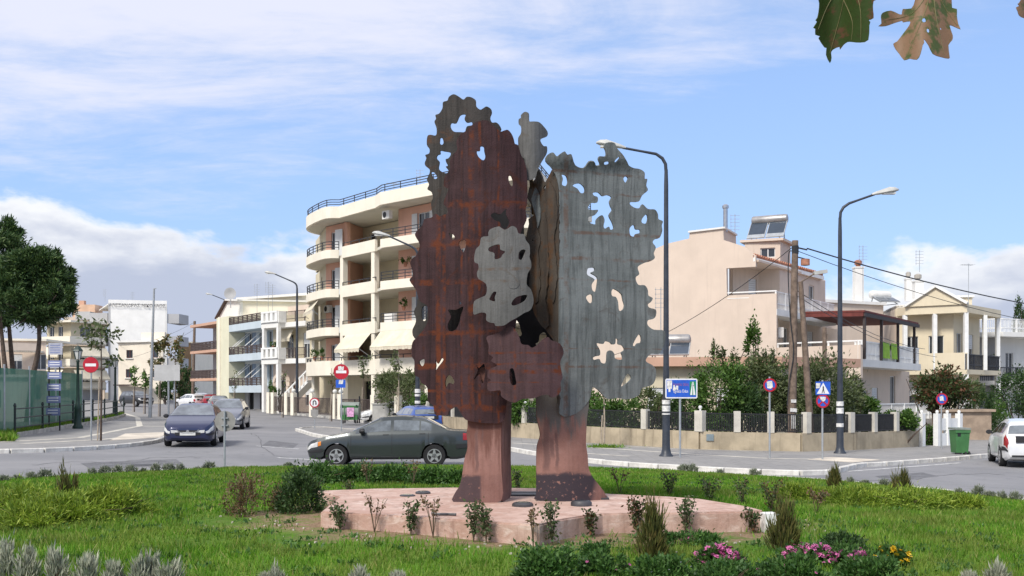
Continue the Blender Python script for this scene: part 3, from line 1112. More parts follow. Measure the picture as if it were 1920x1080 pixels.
F_OUT = [(916, 437), (920, 430), (935, 425), (940, 428), (947, 431), (953, 428), (960, 424), (968, 428), (972, 438), (983, 440), (985, 450), (992, 460), (993, 475), (992, 482), (995, 492), (995, 503), (989, 513), (987, 533), (995, 543), (999, 557), (999, 570),
         (993, 582), (982, 587), (970, 595), (957, 602), (945, 610), (930, 611), (927, 606), (920, 605), (912, 600), (912, 588), (902, 586), (890, 590), (888, 580), (890, 565), (902, 558), (912, 552),
         (912, 533), (898, 523), (895, 513), (898, 503), (897, 495), (891, 492), (890, 483), (893, 468), (900, 460), (902, 448), (907, 444), (916, 443)]
F_H = [[(917, 465), (927, 460), (937, 459), (938, 468), (947, 472), (942, 478), (938, 484), (928, 486), (927, 475), (917, 471)],
       [(973, 473), (980, 468), (985, 470), (983, 477), (978, 487), (972, 485)],
       [(918, 560), (925, 548), (931, 548), (928, 557), (928, 565), (920, 563)],
       [(959, 568), (968, 557), (987, 553), (985, 563), (973, 570), (962, 573)]]


def dep_f(x, y):
    q = max(-1, min(1, (y - 520) / 95))
    return 14.9 + ((x - 945) / 55) ** 2 * 0.09 + 0.03 * q * q


mask = plate('face_plate', F_OUT, F_H, dep_f, M_FACE, sculpt, grid=8, label='pale grey mask-like plate hung in front of the middle')
plate('nose_ridge', [(957, 466), (959, 468), (961, 490), (966, 505), (972, 520), (974, 532), (968, 540), (959, 541), (954, 535), (955, 515), (957, 490)], [], lambda x, y: dep_f(x, y) - 0.006, M_FACE, mask, grid=6)

G_OUT = [(913, 632), (927, 627), (942, 620), (955, 613), (963, 614), (973, 630), (978, 645), (990, 647), (997, 652), (1007, 647), (1017, 637), (1027, 632), (1033, 638), (1045, 642), (1053, 650), (1056, 663), (1050, 677), (1051, 693), (1054, 707),
         (1050, 718), (1051, 732), (1043, 743), (1033, 745), (1027, 740), (1013, 742), (1000, 747), (980, 748), (965, 755), (950, 750), (940, 742), (938, 732), (917, 733), (915, 718), (922, 713), (915, 707), (918, 693), (933, 685),
         (922, 677), (925, 670), (917, 663), (917, 647)]
plate('apron_plate', G_OUT, [[(956, 693), (963, 692), (967, 710), (968, 720), (960, 722), (956, 710)]], lambda x, y: 15.0 + ((x - 985) / 70) ** 2 * 0.14, M_PINKR, sculpt, grid=9, label='pinkish rust plate hung low between the legs')

M_GAPSHADE = mat('gap_shade_black', (0.010, 0.010, 0.012), 0.8, 0.3, 4)  # shade of the hollow middle, put into the colour as black
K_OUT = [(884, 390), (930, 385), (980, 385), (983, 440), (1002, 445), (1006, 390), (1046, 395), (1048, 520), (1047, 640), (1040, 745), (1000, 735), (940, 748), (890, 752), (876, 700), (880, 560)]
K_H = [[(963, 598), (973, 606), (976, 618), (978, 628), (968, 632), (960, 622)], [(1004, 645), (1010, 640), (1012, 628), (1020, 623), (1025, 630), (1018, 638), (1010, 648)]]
plate('rear_plate', K_OUT, K_H, lambda x, y: 16.55, M_GAPSHADE, sculpt, grid=16)  # backing added so the gaps between the plates read dark

# legs: folded sheets that flare at the foot
plate('leg', [(876, 740), (877, 781), (877, 801), (875, 813), (877, 838), (871, 862), (867, 891), (862, 911), (854, 924), (851, 941), (900, 941), (940, 938), (940, 883), (939, 821), (941, 781), (942, 700), (900, 690)], [],
      lambda x, y: 15.45 - max(0, (x - 900)) / 40 * 0.02 + ((x - 910) / 60) ** 2 * 0.1, M_LEG, sculpt, label='front sheet of the left leg')
plate('leg_return', [(940, 700), (940, 781), (939, 821), (940, 883), (940, 939), (957, 927), (956, 862), (957, 781), (958, 700)], [], lambda x, y: 15.5 + (x - 940) / 17 * 0.7, M_LEG, sculpt, grid=8)
plate('leg', [(1007, 700), (1007, 770), (1009, 791), (1014, 815), (1008, 836), (1007, 870), (1007, 923), (1006, 937), (1070, 941), (1110, 940), (1141, 938), (1138, 933), (1125, 913), (1111, 895), (1103, 878), (1101, 854), (1098, 832), (1099, 801), (1100, 781),
               (1103, 760), (1100, 735), (1060, 700)], [], lambda x, y: 15.60 + ((x - 1052) / 60) ** 2 * 0.16, M_LEG, sculpt, label='right leg, widened at its foot')
plate('leg_return', [(1007, 700), (1007, 770), (1009, 791), (1014, 815), (1008, 836), (1007, 870), (1007, 923), (1006, 936), (1012, 928), (1016, 870), (1018, 815), (1016, 770), (1018, 700)], [], lambda x, y: 15.70 + (x - 1006) / 10 * 0.55, M_LEG, sculpt, grid=8)
# bars that tie the plates together
for a, b in (((930, 560, 15.0), (930, 560, 16.5)), ((960, 470, 15.0), (975, 470, 16.5)), ((940, 690, 15.1), (935, 700, 15.5)), ((1035, 680, 15.1), (1045, 690, 15.6)),
             ((860, 300, 15.6), (860, 300, 16.2)), ((850, 500, 15.5), (840, 500, 16.2)), ((995, 325, 15.62), (1000, 400, 16.5)), ((900, 640, 15.4), (900, 640, 16.5)), ((1047, 560, 15.6), (1040, 560, 16.5)), ((985, 300, 15.75), (975, 300, 15.5))):
    MB().bar(pt(*a), pt(*b), 0.05, 0.05).build('tie_bar', M_BROWN, sculpt)
# base plates let into the plinth
for c0, c1 in (((850, 936), (945, 932)), ((940, 931), (1008, 929)), ((1003, 936), (1142, 937))):
    a, b = plp(*c0), plp(*c1)
    MB().box(((a[0] + b[0]) / 2, (a[1] + b[1]) / 2 + 0.12, PL_Z + 0.012), (b[0] - a[0], 0.34, 0.03)).build('base_plate', M_FIT, sculpt)
MB().box((plp(980, 925)[0], plp(980, 925)[1], PL_Z + 0.012), (0.5, 0.1, 0.03)).build('base_plate', M_FIT, sculpt)
# ================================================================== buildings
def V2(p):
    return Vector((p[0], p[1]))


def ray(px, A, B):
    """plan point where the sight line of a pixel column meets the plan line A-B"""
    k = (px - 960) / F
    A, B = V2(A), V2(B)
    d = B - A
    u = (k * A.y - A.x) / (d.x - k * d.y)
    return A + d * u


def zat(py, d):
    return CAMH - (py - HZ) / F * d


def wall_mat(name, c, st=0.22):
    return mat(name, c, 0.9, 0.05, 0.7, 0.15, 30, streak=st, dirt=tuple(q * 0.78 for q in c), spec=0.2)


M_CREAM = wall_mat('cream_render', (0.60, 0.535, 0.39))
M_PINK = wall_mat('pink_render', (0.66, 0.385, 0.285))
M_IVORY = wall_mat('ivory_render', (0.79, 0.735, 0.61), 0.16)
M_PEACH = wall_mat('peach_render', (0.635, 0.53, 0.435), 0.4)
M_YELLOW = wall_mat('yellow_render', (0.68, 0.60, 0.44))
M_WHITEW = wall_mat('white_render', (0.74, 0.73, 0.69))
M_GREYW = wall_mat('grey_render', (0.42, 0.42, 0.42))
M_BLUEW = wall_mat('blue_render', (0.26, 0.33, 0.43))
M_LBLUE = wall_mat('light_blue_render', (0.50, 0.57, 0.61))
M_LIME = wall_mat('pale_lime_render', (0.66, 0.64, 0.48))
M_TERRA = wall_mat('terracotta', (0.54, 0.34, 0.245))
M_SOFFIT = wall_mat('soffit_render', (0.60, 0.57, 0.49))
M_RAILD = mat('dark_rail', (0.03, 0.033, 0.04), 0.5, 0.2, 4)
M_RAILB = mat('brown_rail', (0.07, 0.05, 0.045), 0.6, 0.2, 4)
M_SHUT = mat('white_shutter', (0.66, 0.67, 0.66), 0.6, 0.06, 2)
M_AWN = mat('cream_canvas', (0.64, 0.58, 0.45), 0.9, 0.1, 1.2, streak=0.25)
M_TILE = mat('roof_tile', (0.36, 0.165, 0.105), 0.85, 0.3, 3, 0.4, 20)
M_STEEL = mat('steel_flue', (0.5, 0.5, 0.5), 0.3, 0.1, 5, metal=0.9)
M_AC = mat('ac_casing', (0.68, 0.67, 0.63), 0.5, 0.06, 3)
M_DOOR = mat('brown_door', (0.14, 0.075, 0.04), 0.6, 0.2, 4)


class Wall:
    """a wall between two plan points with real openings; viewed from outside p0 is on the left"""

    def __init__(s, par, p0, p1, z0, z1, m_, ops=(), depth=0.16, name='wall', frame=None, cols=2):
        s.p0, s.p1 = V2(p0), V2(p1)
        s.L = (s.p1 - s.p0).length
        s.d = (s.p1 - s.p0) / s.L
        s.n = Vector((s.d.y, -s.d.x))
        q = MB()
        us = sorted({0.0, s.L} | {o[0] for o in ops} | {o[1] for o in ops})
        zs = sorted({z0, z1} | {o[2] for o in ops} | {o[3] for o in ops})
        for a, b in zip(us, us[1:]):
            for c, e in zip(zs, zs[1:]):
                mu, mz = (a + b) / 2, (c + e) / 2
                if not any(o[0] < mu < o[1] and o[2] < mz < o[3] for o in ops):
                    q.quad(s.P(a, c), s.P(b, c), s.P(b, e), s.P(a, e))
        for o in ops:
            a, b, c, e = o[:4]
            q.quad(s.P(a, c), s.P(a, c, -depth), s.P(a, e, -depth), s.P(a, e)) if False else q.quad(s.P(a, c, -depth), s.P(a, c), s.P(a, e), s.P(a, e, -depth))
            q.quad(s.P(b, c), s.P(b, c, -depth), s.P(b, e, -depth), s.P(b, e))
            q.quad(s.P(a, c, -depth), s.P(b, c, -depth), s.P(b, c), s.P(a, c))
            q.quad(s.P(a, e), s.P(b, e), s.P(b, e, -depth), s.P(a, e, -depth))
        # back and ends give the wall thickness
        t = 0.28
        q.quad(s.P(s.L, z0, -t), s.P(0, z0, -t), s.P(0, z1, -t), s.P(s.L, z1, -t))
        q.quad(s.P(0, z0, -t), s.P(0, z0), s.P(0, z1), s.P(0, z1, -t))
        q.quad(s.P(s.L, z0), s.P(s.L, z0, -t), s.P(s.L, z1, -t), s.P(s.L, z1))
        q.quad(s.P(0, z1), s.P(s.L, z1), s.P(s.L, z1, -t), s.P(0, z1, -t))
        s.o = q.build(name, m_, par)
        s.par = par
        for o in ops:
            s.fill(o, depth, frame or M_SHUT)

    def P(s, u, z, k=0.0):
        q = s.p0 + s.d * u + s.n * k
        return Vector((q.x, q.y, z))

    def rect(s, q, u0, u1, z0, z1, k0, k1):
        v = [s.P(u, z, k) for k in (k0, k1) for u, z in ((u0, z0), (u1, z0), (u1, z1), (u0, z1))]
        return q.add(v, [(3, 2, 1, 0), (4, 5, 6, 7), (0, 1, 5, 4), (1, 2, 6, 5), (2, 3, 7, 6), (3, 0, 4, 7)])

    def fill(s, o, dp, fm):
        a, b, c, e = o[:4]
        kind = o[4] if len(o) > 4 else 'w'
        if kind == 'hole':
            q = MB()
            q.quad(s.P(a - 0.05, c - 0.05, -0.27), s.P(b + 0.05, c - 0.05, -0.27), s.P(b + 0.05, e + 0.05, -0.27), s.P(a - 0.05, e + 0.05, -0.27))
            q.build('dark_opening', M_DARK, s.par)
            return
        if kind == 'door':
            q = MB()
            s.rect(q, a, b, c, e, -dp, -dp + 0.05)
            d_ = q.build('door', M_DOOR, s.par)
            h = MB()
            s.rect(h, b - 0.18, b - 0.12, (c + e) / 2 - 0.1, (c + e) / 2 + 0.05, -dp + 0.05, -dp + 0.09)
            h.build('handle', M_GALV, d_)
            return
        f = 0.055
        q = MB()
        k0, k1 = -dp + 0.01, -dp + 0.07
        s.rect(q, a, a + f, c, e, k0, k1)
        s.rect(q, b - f, b, c, e, k0, k1)
        s.rect(q, a + f, b - f, c, c + f, k0, k1)
        s.rect(q, a + f, b - f, e - f, e, k0, k1)
        m_ = (a + b) / 2
        split = (b - a) > 0.8
        if split:
            s.rect(q, m_ - f * 0.6, m_ + f * 0.6, c + f, e - f, k0, k1)
        wn = q.build('window', fm, s.par)
        for x0, x1 in (((a + f, m_ - f * 0.6), (m_ + f * 0.6, b - f)) if split else ((a + f, b - f),)):
            g = MB()
            s.rect(g, x0, x1, c + f, e - f, -dp + 0.02, -dp + 0.03)
            g.build('pane', M_GLASS, wn)
        if 's' in kind:                      # roller shutter partly down
            h = MB()
            dz = (e - c) * (0.45 if 'S' not in kind else 0.8)
            n = max(3, int(dz / 0.12))
            for i in range(n):
                z1 = e - dz * i / n
                s.rect(h, a + 0.02, b - 0.02, z1 - dz / n * 0.9, z1, -dp + 0.075, -dp + 0.10)
            h.build('roller_shutter', M_SHUT, wn)
        if 'b' in kind:                      # open shutter leaves
            for x0, x1 in ((a - (b - a) * 0.45, a - 0.02), (b + 0.02, b + (b - a) * 0.45)):
                h = MB()
                s.rect(h, x0, x1, c, e, 0.02, 0.06)
                for i in range(int((e - c) / 0.14)):
                    s.rect(h, x0 + 0.06, x1 - 0.06, c + 0.06 + i * 0.14, c + 0.12 + i * 0.14, 0.06, 0.075)
                h.build('shutter', M_SHUT, wn)
        if 'i' in kind:                      # sill
            h = MB()
            s.rect(h, a - 0.12, b + 0.12, c - 0.12, c - 0.02, -0.02, 0.16)
            h.build('sill', M_WHITEW, wn)


def offs(line, t):
    """offset a plan line inward (away from its outer side)"""
    L = [V2(p) for p in line]
    out = []
    for i, p in enumerate(L):
        nn = Vector((0, 0))
        if i > 0:
            d = (L[i] - L[i - 1]).normalized()
            nn += Vector((-d.y, d.x))
        if i < len(L) - 1:
            d = (L[i + 1] - L[i]).normalized()
            nn += Vector((-d.y, d.x))
        nn.normalize()
        out.append(p + nn * t)
    return out


def parapet(par, line, z0, z1, t, m_, name='parapet'):
    q = MB()
    inn = offs(line, t)
    q.prism([tuple(p) for p in line] + [tuple(p) for p in reversed(inn)], z0, z1)
    return q.build(name, m_, par)


def railing(par, line, z, h, m_, n=3, post=1.4, th=0.045, inset=0.08, name='railing', bars=False):
    L = offs(line, inset)
    q = MB()
    for i in range(n):
        zz = z + h * (i + 1) / n - th / 2
        for a, b in zip(L, L[1:]):
            if bars and i not in (0, n - 1):
                continue
            q.bar((a.x, a.y, zz), (b.x, b.y, zz), th * (1.3 if i == n - 1 else 0.8), th)
    step = 0.14 if bars else post
    pts = resample(L, step) + [L[-1]]
    for k, p in enumerate(pts):
        q.box((p.x, p.y, z + h / 2), (th * (0.5 if bars else 1.2),) * 2 + (h,))
    if bars:
        for p in resample(L, 1.6):
            q.box((p.x, p.y, z + h / 2), (th * 1.4,) * 2 + (h,))
    return q.build(name, m_, par)


def awning(par, a, b, z, out, drop, m_=None, n=None):
    a, b = V2(a), V2(b)
    d = (b - a).normalized()
    nn = Vector((d.y, -d.x))
    q = MB()
    A0, B0 = Vector((a.x, a.y, z)), Vector((b.x, b.y, z))
    A1 = A0 + Vector((nn.x * out, nn.y * out, -drop))
    B1 = B0 + Vector((nn.x * out, nn.y * out, -drop))
    q.slabpoly([A0, B0, B1, A1], (nn.x, nn.y, 1), 0.025)
    V = 16
    for i in range(V):
        p, r = A1 + (B1 - A1) * (i / V), A1 + (B1 - A1) * ((i + 0.94) / V)
        dn = Vector((0, 0, -0.2 - 0.04 * (i % 2)))
        q.add([p, r, r + dn, p + dn], [(0, 1, 2, 3)])
    o = q.build('awning', m_ or M_AWN, par)
    s_ = MB()
    for p in (A1, B1):
        w0 = p + Vector((-nn.x * out * 0.95, -nn.y * out * 0.95, -drop * 0.5))
        s_.bar(p, w0, 0.04)
    s_.build('awning_arm', M_GALV, o)
    return o


def ac_unit(par, p, n, z):
    p, n = V2(p), V2(n).normalized()
    rz = math.atan2(n.y, n.x) + PI / 2
    q = MB().box((p.x + n.x * 0.16, p.y + n.y * 0.16, z), (0.85, 0.3, 0.58), rz)
    o = q.build('air_conditioner', M_AC, par)
    R = Matrix.Rotation(rz, 3, 'Z')
    f = MB()
    for k in range(20):
        a0, a1 = 2 * PI * k / 20, 2 * PI * (k + 1) / 20
        f.f.append((0, k + 1, (k + 1) % 20 + 1))
    f.v.append((0, 0, 0))
    for k in range(20):
        f.v.append((0.22 * math.cos(2 * PI * k / 20), 0, 0.22 * math.sin(2 * PI * k / 20)))
    c = Vector((p.x + n.x * 0.314, p.y + n.y * 0.314, z))
    f.v = [tuple(R @ (Vector(v) + Vector((-0.13, 0, 0))) + c) for v in f.v]
    f.build('fan', M_IRON, o)
    b_ = MB()
    for sgn in (-0.3, 0.3):
        e = R @ Vector((sgn, 0, 0))
        b_.bar((p.x + e.x, p.y + e.y, z - 0.3), (p.x + e.x + n.x * 0.3, p.y + e.y + n.y * 0.3, z - 0.3), 0.04)
    b_.build('bracket', M_GALV, o)


def antenna(x, y, z, h, label, kind=0, rz=0.3):
    o = thing('tv_antenna', (x, y, z), label, 'antenna', 'antennas on the roofs')
    MB().tube([(x, y, z - 0.2), (x, y, z + h)], 0.022, 6).build('mast', M_GALV, o)
    q = MB()
    c, s_ = math.cos(rz), math.sin(rz)
    if kind == 0:
        q.bar((x - 0.6 * c, y - 0.6 * s_, z + h - 0.1), (x + 0.35 * c, y + 0.35 * s_, z + h - 0.1), 0.03)
        for i in range(6):
            u = -0.55 + i * 0.17
            L = 0.22 + 0.03 * i
            q.bar((x + u * c + L * s_, y + u * s_ - L * c, z + h - 0.1), (x + u * c - L * s_, y + u * s_ + L * c, z + h - 0.1), 0.018)
    else:
        for i in range(5):
            zz = z + h - 0.1 - i * 0.22
            q.bar((x - 0.3, y, zz), (x + 0.3, y, zz), 0.02)
        q.bar((x - 0.25, y, z + h), (x - 0.25, y, z + h - 1.1), 0.02)
    q.build('aerial', M_GALV, o)
    return o


M_PANEL = mat('solar_glass', (0.03, 0.045, 0.065), 0.12, 0.15, 2, spec=0.8)
M_TANK = mat('tank_shell', (0.33, 0.32, 0.31), 0.4, 0.15, 3, metal=0.5)


def solar(x, y, z, rz, label, w_=2.1, tilt=0.75, tankc=None, slope=1.25):
    o = thing('solar_water_heater', (x, y, z), label, 'solar heater', 'solar water heaters on the roofs', rz if rz else 1e-6)
    q = MB()
    q.lathe([(0.10, -w_ / 2 - 0.05), (0.26, -w_ / 2), (0.29, -w_ / 2 + 0.08), (0.29, w_ / 2 - 0.08), (0.26, w_ / 2), (0.10, w_ / 2 + 0.05)], (0, 0.55, 1.35 * slope / 1.25 + 0.1), 18, 'X')
    q.build('tank', tankc or M_TANK, o, smooth=45)
    for sgn in (-1, 1):
        c = w_ * 0.27 * sgn
        h = w_ * 0.255
        z1 = slope
        p = MB().slabpoly([(c - h, -0.55, 0.12), (c + h, -0.55, 0.12), (c + h, 0.45, z1), (c - h, 0.45, z1)], (0, -z1, 1), 0.07)
        pn = p.build('collector_frame', M_GALV, o)
        i_ = 0.05
        g = MB().slabpoly([(c - h + i_, -0.555 + 0.045, 0.20), (c + h - i_, -0.555 + 0.045, 0.20), (c + h - i_, 0.36, z1 - 0.02), (c - h + i_, 0.36, z1 - 0.02)], (0, -z1, 1), 0.04)
        g.build('collector_glass', M_PANEL, pn)
    l_ = MB()
    for sgn in (-1, 1):
        xx = sgn * w_ * 0.4
        l_.bar((xx, 0.75, 0), (xx, 0.55, 1.1 * slope / 1.25), 0.05)
        l_.bar((xx, -0.55, 0), (xx, 0.55, 1.1 * slope / 1.25), 0.05)
        l_.bar((xx, -0.55, 0.02), (xx, 0.75, 0.02), 0.05)
    l_.build('stand', M_GALV, o)
    return o


# ------------------------------------------------------------------ cream and pink apartment block with curved balconies
apt = thing('apartment_building', (-8, 80, gz(-8)), 'five-storey cream and pink apartment block with curved balconies behind the sculpture', 'apartment block')
OL = smooth2([(-15.9, 91.6), (-16.7, 90.2), (-17.0, 88.7), (-16.7, 86.7), (-15.7, 84.4), (-14.35, 82.1), (-13.3, 81.9)], 3)
OM = [V2((-13.0, 81.5)), V2((-9.95, 77.45))]
OR = [V2((-9.4, 76.1)), V2((-5.8, 72.7)), V2((0.5, 66.8)), V2((1.2, 66.7)), V2((1.8, 68.6)), V2((3.6, 77.6)), V2((6.3, 84))]
OALL = OL + OM + OR
BACK = [(6, 92), (-4, 100), (-15, 99)]


def slab(par, line, z0, z1, m_, back=None, depth=3.2, name='balcony_slab'):
    inn = [tuple(p) for p in reversed(offs(line, depth))] if back is None else back
    return MB().prism([tuple(p) for p in line] + inn, z0, z1).build(name, m_, par)


slab(apt, offs(OALL, 0.26), 15.45, 15.8, M_SOFFIT, BACK, name='roof_slab')
parapet(apt, OALL, 15.46, 16.35, 0.25, M_IVORY)
railing(apt, OALL, 16.35, 0.55, M_RAILD, 3, 1.7, 0.05, 0.12)
for fi, f in enumerate((12.6, 9.6, 6.65)):
    slab(apt, offs(OALL, 0.2), f - 0.2, f, M_SOFFIT, BACK, name='floor_slab')
    parapet(apt, OL, f - 0.22, f + 0.42, 0.2, M_IVORY, 'balcony_edge')
    railing(apt, OL, f + 0.42, 0.66, M_RAILD, 3, 1.2, 0.05)
    parapet(apt, OM, f - 0.27, f + 0.6, 0.2, M_IVORY)
    railing(apt, OM, f + 0.6, 0.28, M_RAILD, 1, 1.3, 0.05)
    parapet(apt, OR, f - 0.22, f + 0.4, 0.2, M_IVORY, 'balcony_edge')
    railing(apt, OR, f + 0.4, 0.66, M_RAILD, 3, 1.3, 0.05)
slab(apt, offs(OALL, 0.2), 3.4, 3.6, M_SOFFIT, BACK, name='floor_slab')
parapet(apt, OALL, 3.38, 4.5, 0.2, M_IVORY)
railing(apt, OALL, 4.5, 0.28, M_RAILD, 1, 1.3, 0.05)
for fi, f in enumerate((12.6, 9.6, 6.65, 3.6)):
    h = 2.8
    dz = f + 0.02
    Wall(apt, (-17.3, 94), (-15.0, 86), dz, f + h, M_CREAM, [(4.6, 5.5, f + 0.9, f + 2.1, 'w')])
    Wall(apt, (-15.0, 86), (-12.9, 83.5), dz, f + h, M_PINK, [(0.8, 2.1, f + 0.05, f + 2.25, 'w')])
    Wall(apt, (-12.9, 83.5), (-12.1, 86.6), dz, f + h, M_PINK)
    Wall(apt, (-12.1, 86.6), (-8.8, 82.8), dz, f + h, M_CREAM, [(1.0, 1.75, f + 0.05, f + 2.2, 'w')])
    Wall(apt, (-8.28, 77.8), (-2.2, 71.2), dz, f + h, M_PINK, [(2.3, 3.7, f + 0.05, f + 2.25, 'wb'), (6.0, 7.4, f + 0.05, f + 2.25, 'wb')])
    Wall(apt, (-8.8, 82.8), (-8.28, 77.8), dz, f + h, M_CREAM)
    Wall(apt, (-2.2, 71.2), (-0.2, 69.4), dz, f + h, M_CREAM, [(0.8, 2.0, f + 0.05, f + 2.2, 'ws')])
    Wall(apt, (-0.2, 69.4), (1.6, 78.2), dz, f + h, M_CREAM, [(3, 4.4, f + 0.05, f + 2.2, 'ws'), (6, 7.4, f + 0.05, f + 2.2, 'ws')])
    Wall(apt, (1.6, 78.2), (4.6, 85.5), dz, f + h, M_CREAM)
    # open shutter leaf on the curved balcony
    q = MB().bar((-13.9, 83.9, f + 1.15), (-13.25, 83.3, f + 1.15), 0.05, 2.2)
    q.build('shutter', M_SHUT, apt)
for p, z0, z1 in (((-12.9, 81.85), 0, 12.4), ((-10.0, 77.95), 0, 12.4), ((-16.5, 89.4), 0, 9.4), ((-5.7, 73.2), 0, 3.4), ((0.3, 67.8), 0, 3.4)):
    MB().box((p[0], p[1], (z0 + z1) / 2), (0.42, 0.42, z1 - z0 - 0.01), -0.83).build('column', M_IVORY, apt)
Wall(apt, (-16.6, 92), (-12.0, 84.6), gz(-14), 3.39, M_CREAM, [(5.0, 6.0, 0.35, 2.6, 'door')])
Wall(apt, (-12.0, 84.6), (-4.5, 76.6), gz(-8), 3.39, M_CREAM, [(0.5, 2.3, 0.15, 2.95, 'hole'), (6.5, 8.0, 0.9, 2.2, 'ws')])
Wall(apt, (-4.5, 76.6), (0.6, 71.5), gz(0), 3.39, M_CREAM, [(2, 3.5, 0.9, 2.2, 'ws')])
ac_unit(apt, (-8.9, 77.2), (-0.73, -0.68), 14.9)
ac_unit(apt, (-14.6, 85.5), (-0.76, -0.64), 8.75)
awning(apt, (-12.6, 80.95), (-10.3, 77.9), 6.4, 1.0, 1.15)
awning(apt, (-9.35, 76.0), (-5.7, 72.55), 6.4, 1.0, 1.15)
awning(apt, (-16.9, 88.9), (-15.2, 83.7), 9.3, 0.5, 0.75)
q = MB().box((-8.8, 77.3, 7.35), (1.2, 0.25, 0.9), -0.83)
q.build('balcony_screen', M_WHITEW, apt)
antenna(-9.3, 84, 16.4, 2.2, 'thin tv aerial on the roof of the curved apartment block, left one', 0)
antenna(-6.9, 80, 16.4, 2.4, 'thin tv aerial on the roof of the curved apartment block, right one', 1)

# ------------------------------------------------------------------ peach house with a blank gable
pc = thing('peach_house', (14, 63, gz(14)), 'peach house with a tall blank gable, corner balcony and red pergola at right', 'house')
C0, GL = V2((14.9, 60)), V2((4.0, 65))
fd = Vector((0.55, 0.835))


def gpt(px, py, k=0.0):
    p = ray(px, GL, C0)
    z = zat(py, p.y)
    return Vector((p.x + 0.419 * k, p.y + 0.908 * k, z))


g_out = [(1085, 770), (1085, 540), (1150, 508), (1190, 487), (1220, 470), (1250, 457), (1292, 447), (1293, 434), (1356, 427), (1357, 450), (1395, 462), (1417, 479), (1417, 500), (1362, 503), (1363, 554), (1456, 550), (1456, 770)]
MB().slabpoly([gpt(*q, 0.3) for q in g_out], (-0.419, -0.908, 0), 0.3).build('gable_wall', M_PEACH, pc)
MB().slabpoly([gpt(*q, 3.2) for q in ((1293, 460), (1293, 434), (1356, 427), (1357, 460))], (-0.419, -0.908, 0), 2.88).build('parapet_block', M_PEACH, pc)
q = MB()
a, b = gpt(1291, 435, -0.05), gpt(1358, 427, -0.05)
q.bar(a, b, 0.12, 0.1)
b2 = gpt(1358, 427, 3.1)
q.bar(b, b2, 0.12, 0.1)
q.build('coping', M_WHITEW, pc)
c_ = gpt(1355, 428, 0.7)
MB().lathe([(0.13, 0), (0.13, 1.35), (0.19, 1.36), (0.19, 1.5), (0.1, 1.58)], (c_.x, c_.y, c_.z - 0.1), 14).build('chimney_flue', M_STEEL, pc, smooth=40)
# recessed corner balcony upstairs
FW0 = V2((16.06, 64.0))
FW1 = FW0 + fd * 9.0
r0 = ray(1360, GL, C0) + Vector((0.419, 0.908)) * 1.9
r1 = FW0 + Vector((-0.45, 0.75))
Wall(pc, r0, (r1.x - 0.7, r1.y - 0.2), 6.8, 9.5, M_PEACH, [(1.5, 2.3, 6.85, 8.9, 's')])
Wall(pc, (r1.x - 0.7, r1.y - 0.2), FW0, 6.8, 9.5, M_PEACH)
Wall(pc, FW0, FW1, 6.8, 9.55, M_PEACH, [(5.5, 6.6, 6.9, 9.0, 'w')])
Wall(pc, FW1, FW1 + Vector((-3, 6)), 0, 9.6, M_PEACH)
p2 = [tuple(C0), tuple(C0 + fd * 11.2), tuple(FW1 + Vector((-3, 4))), tuple(r0 + Vector((-0.5, 1.0))), tuple(ray(1363, GL, C0) + Vector((0.13, 0.28)))]
MB().prism(p2, 6.42, 6.79).build('balcony_slab', M_WHITEW, pc)
rl = [C0 + Vector((0.02, 0.05)), C0 + fd * 11.0]
railing(pc, rl, 6.79, 1.0, M_WHITEP, 3, 1.5, 0.06, 0.08, 'balcony_railing', True)
gl0 = gpt(1364, 552)
MB().bar((gl0.x, gl0.y, 7.78), (C0.x, C0.y + 0.05, 7.8), 0.07).bar((gl0.x, gl0.y, 7.45), (C0.x, C0.y + 0.05, 7.48), 0.04).build('hand_rail', M_WHITEP, pc)
# tiled eave over the front
E0, E1 = Vector((13.7, 60.55, 9.72)), Vector((20.5, 70.4, 9.72))
R0 = gpt(1357, 452) + Vector((0, 0.2, -0.75))
R1 = R0 + (E1 - E0)
MB().slabpoly([E0, E1, R1, R0], (0.6, -0.4, 2), 0.14).build('roof', M_TILE, pc)
q = MB()
for i in range(34):
    u = (i + 0.5) / 34
    a = E0 + (E1 - E0) * u
    b = R0 + (R1 - R0) * u
    q.tube([a + Vector((0.05, -0.03, 0.16)), b + Vector((0, 0, 0.16))], 0.10, 6)
q.build('roof_tiles', M_TILE, pc)['kind'] = 'stuff'
q = MB()
q.bar(E0 + Vector((0, 0, -0.1)), E1 + Vector((0, 0, -0.1)), 0.2, 0.22)
q.build('gutter', M_WHITEP, pc)
MB().prism([tuple(C0 + Vector((-0.9, 0.5))), tuple(V2(E1)), tuple(FW1 + Vector((-2, 2))), tuple(r0)], 9.5, 9.62).build('eave_soffit', M_PEACH, pc)
sh0, sh1, sh2 = V2((14.4, 66)), V2((16.4, 65.2)), V2((17.6, 67.4))
Wall(pc, sh0, sh1, 9.6, 11.35, M_PEACH, [(0.95, 1.85, 10.35, 10.95, 'w')], name='stair_house')
Wall(pc, sh1, sh2, 9.6, 11.35, M_PEACH, name='stair_house')
MB().prism([(14.1, 66), (16.5, 64.9), (18, 67.6), (15.5, 69)], 11.35, 11.5).build('stair_roof', M_PEACH, pc)
solar(15.9, 66.4, 11.5, -0.5, 'solar water heater with round tank on the roof of the peach house', 2.2, slope=1.2)
antenna(13.9, 66.5, 10.2, 3.0, 'tall thin aerial beside the flue of the peach house', 1)
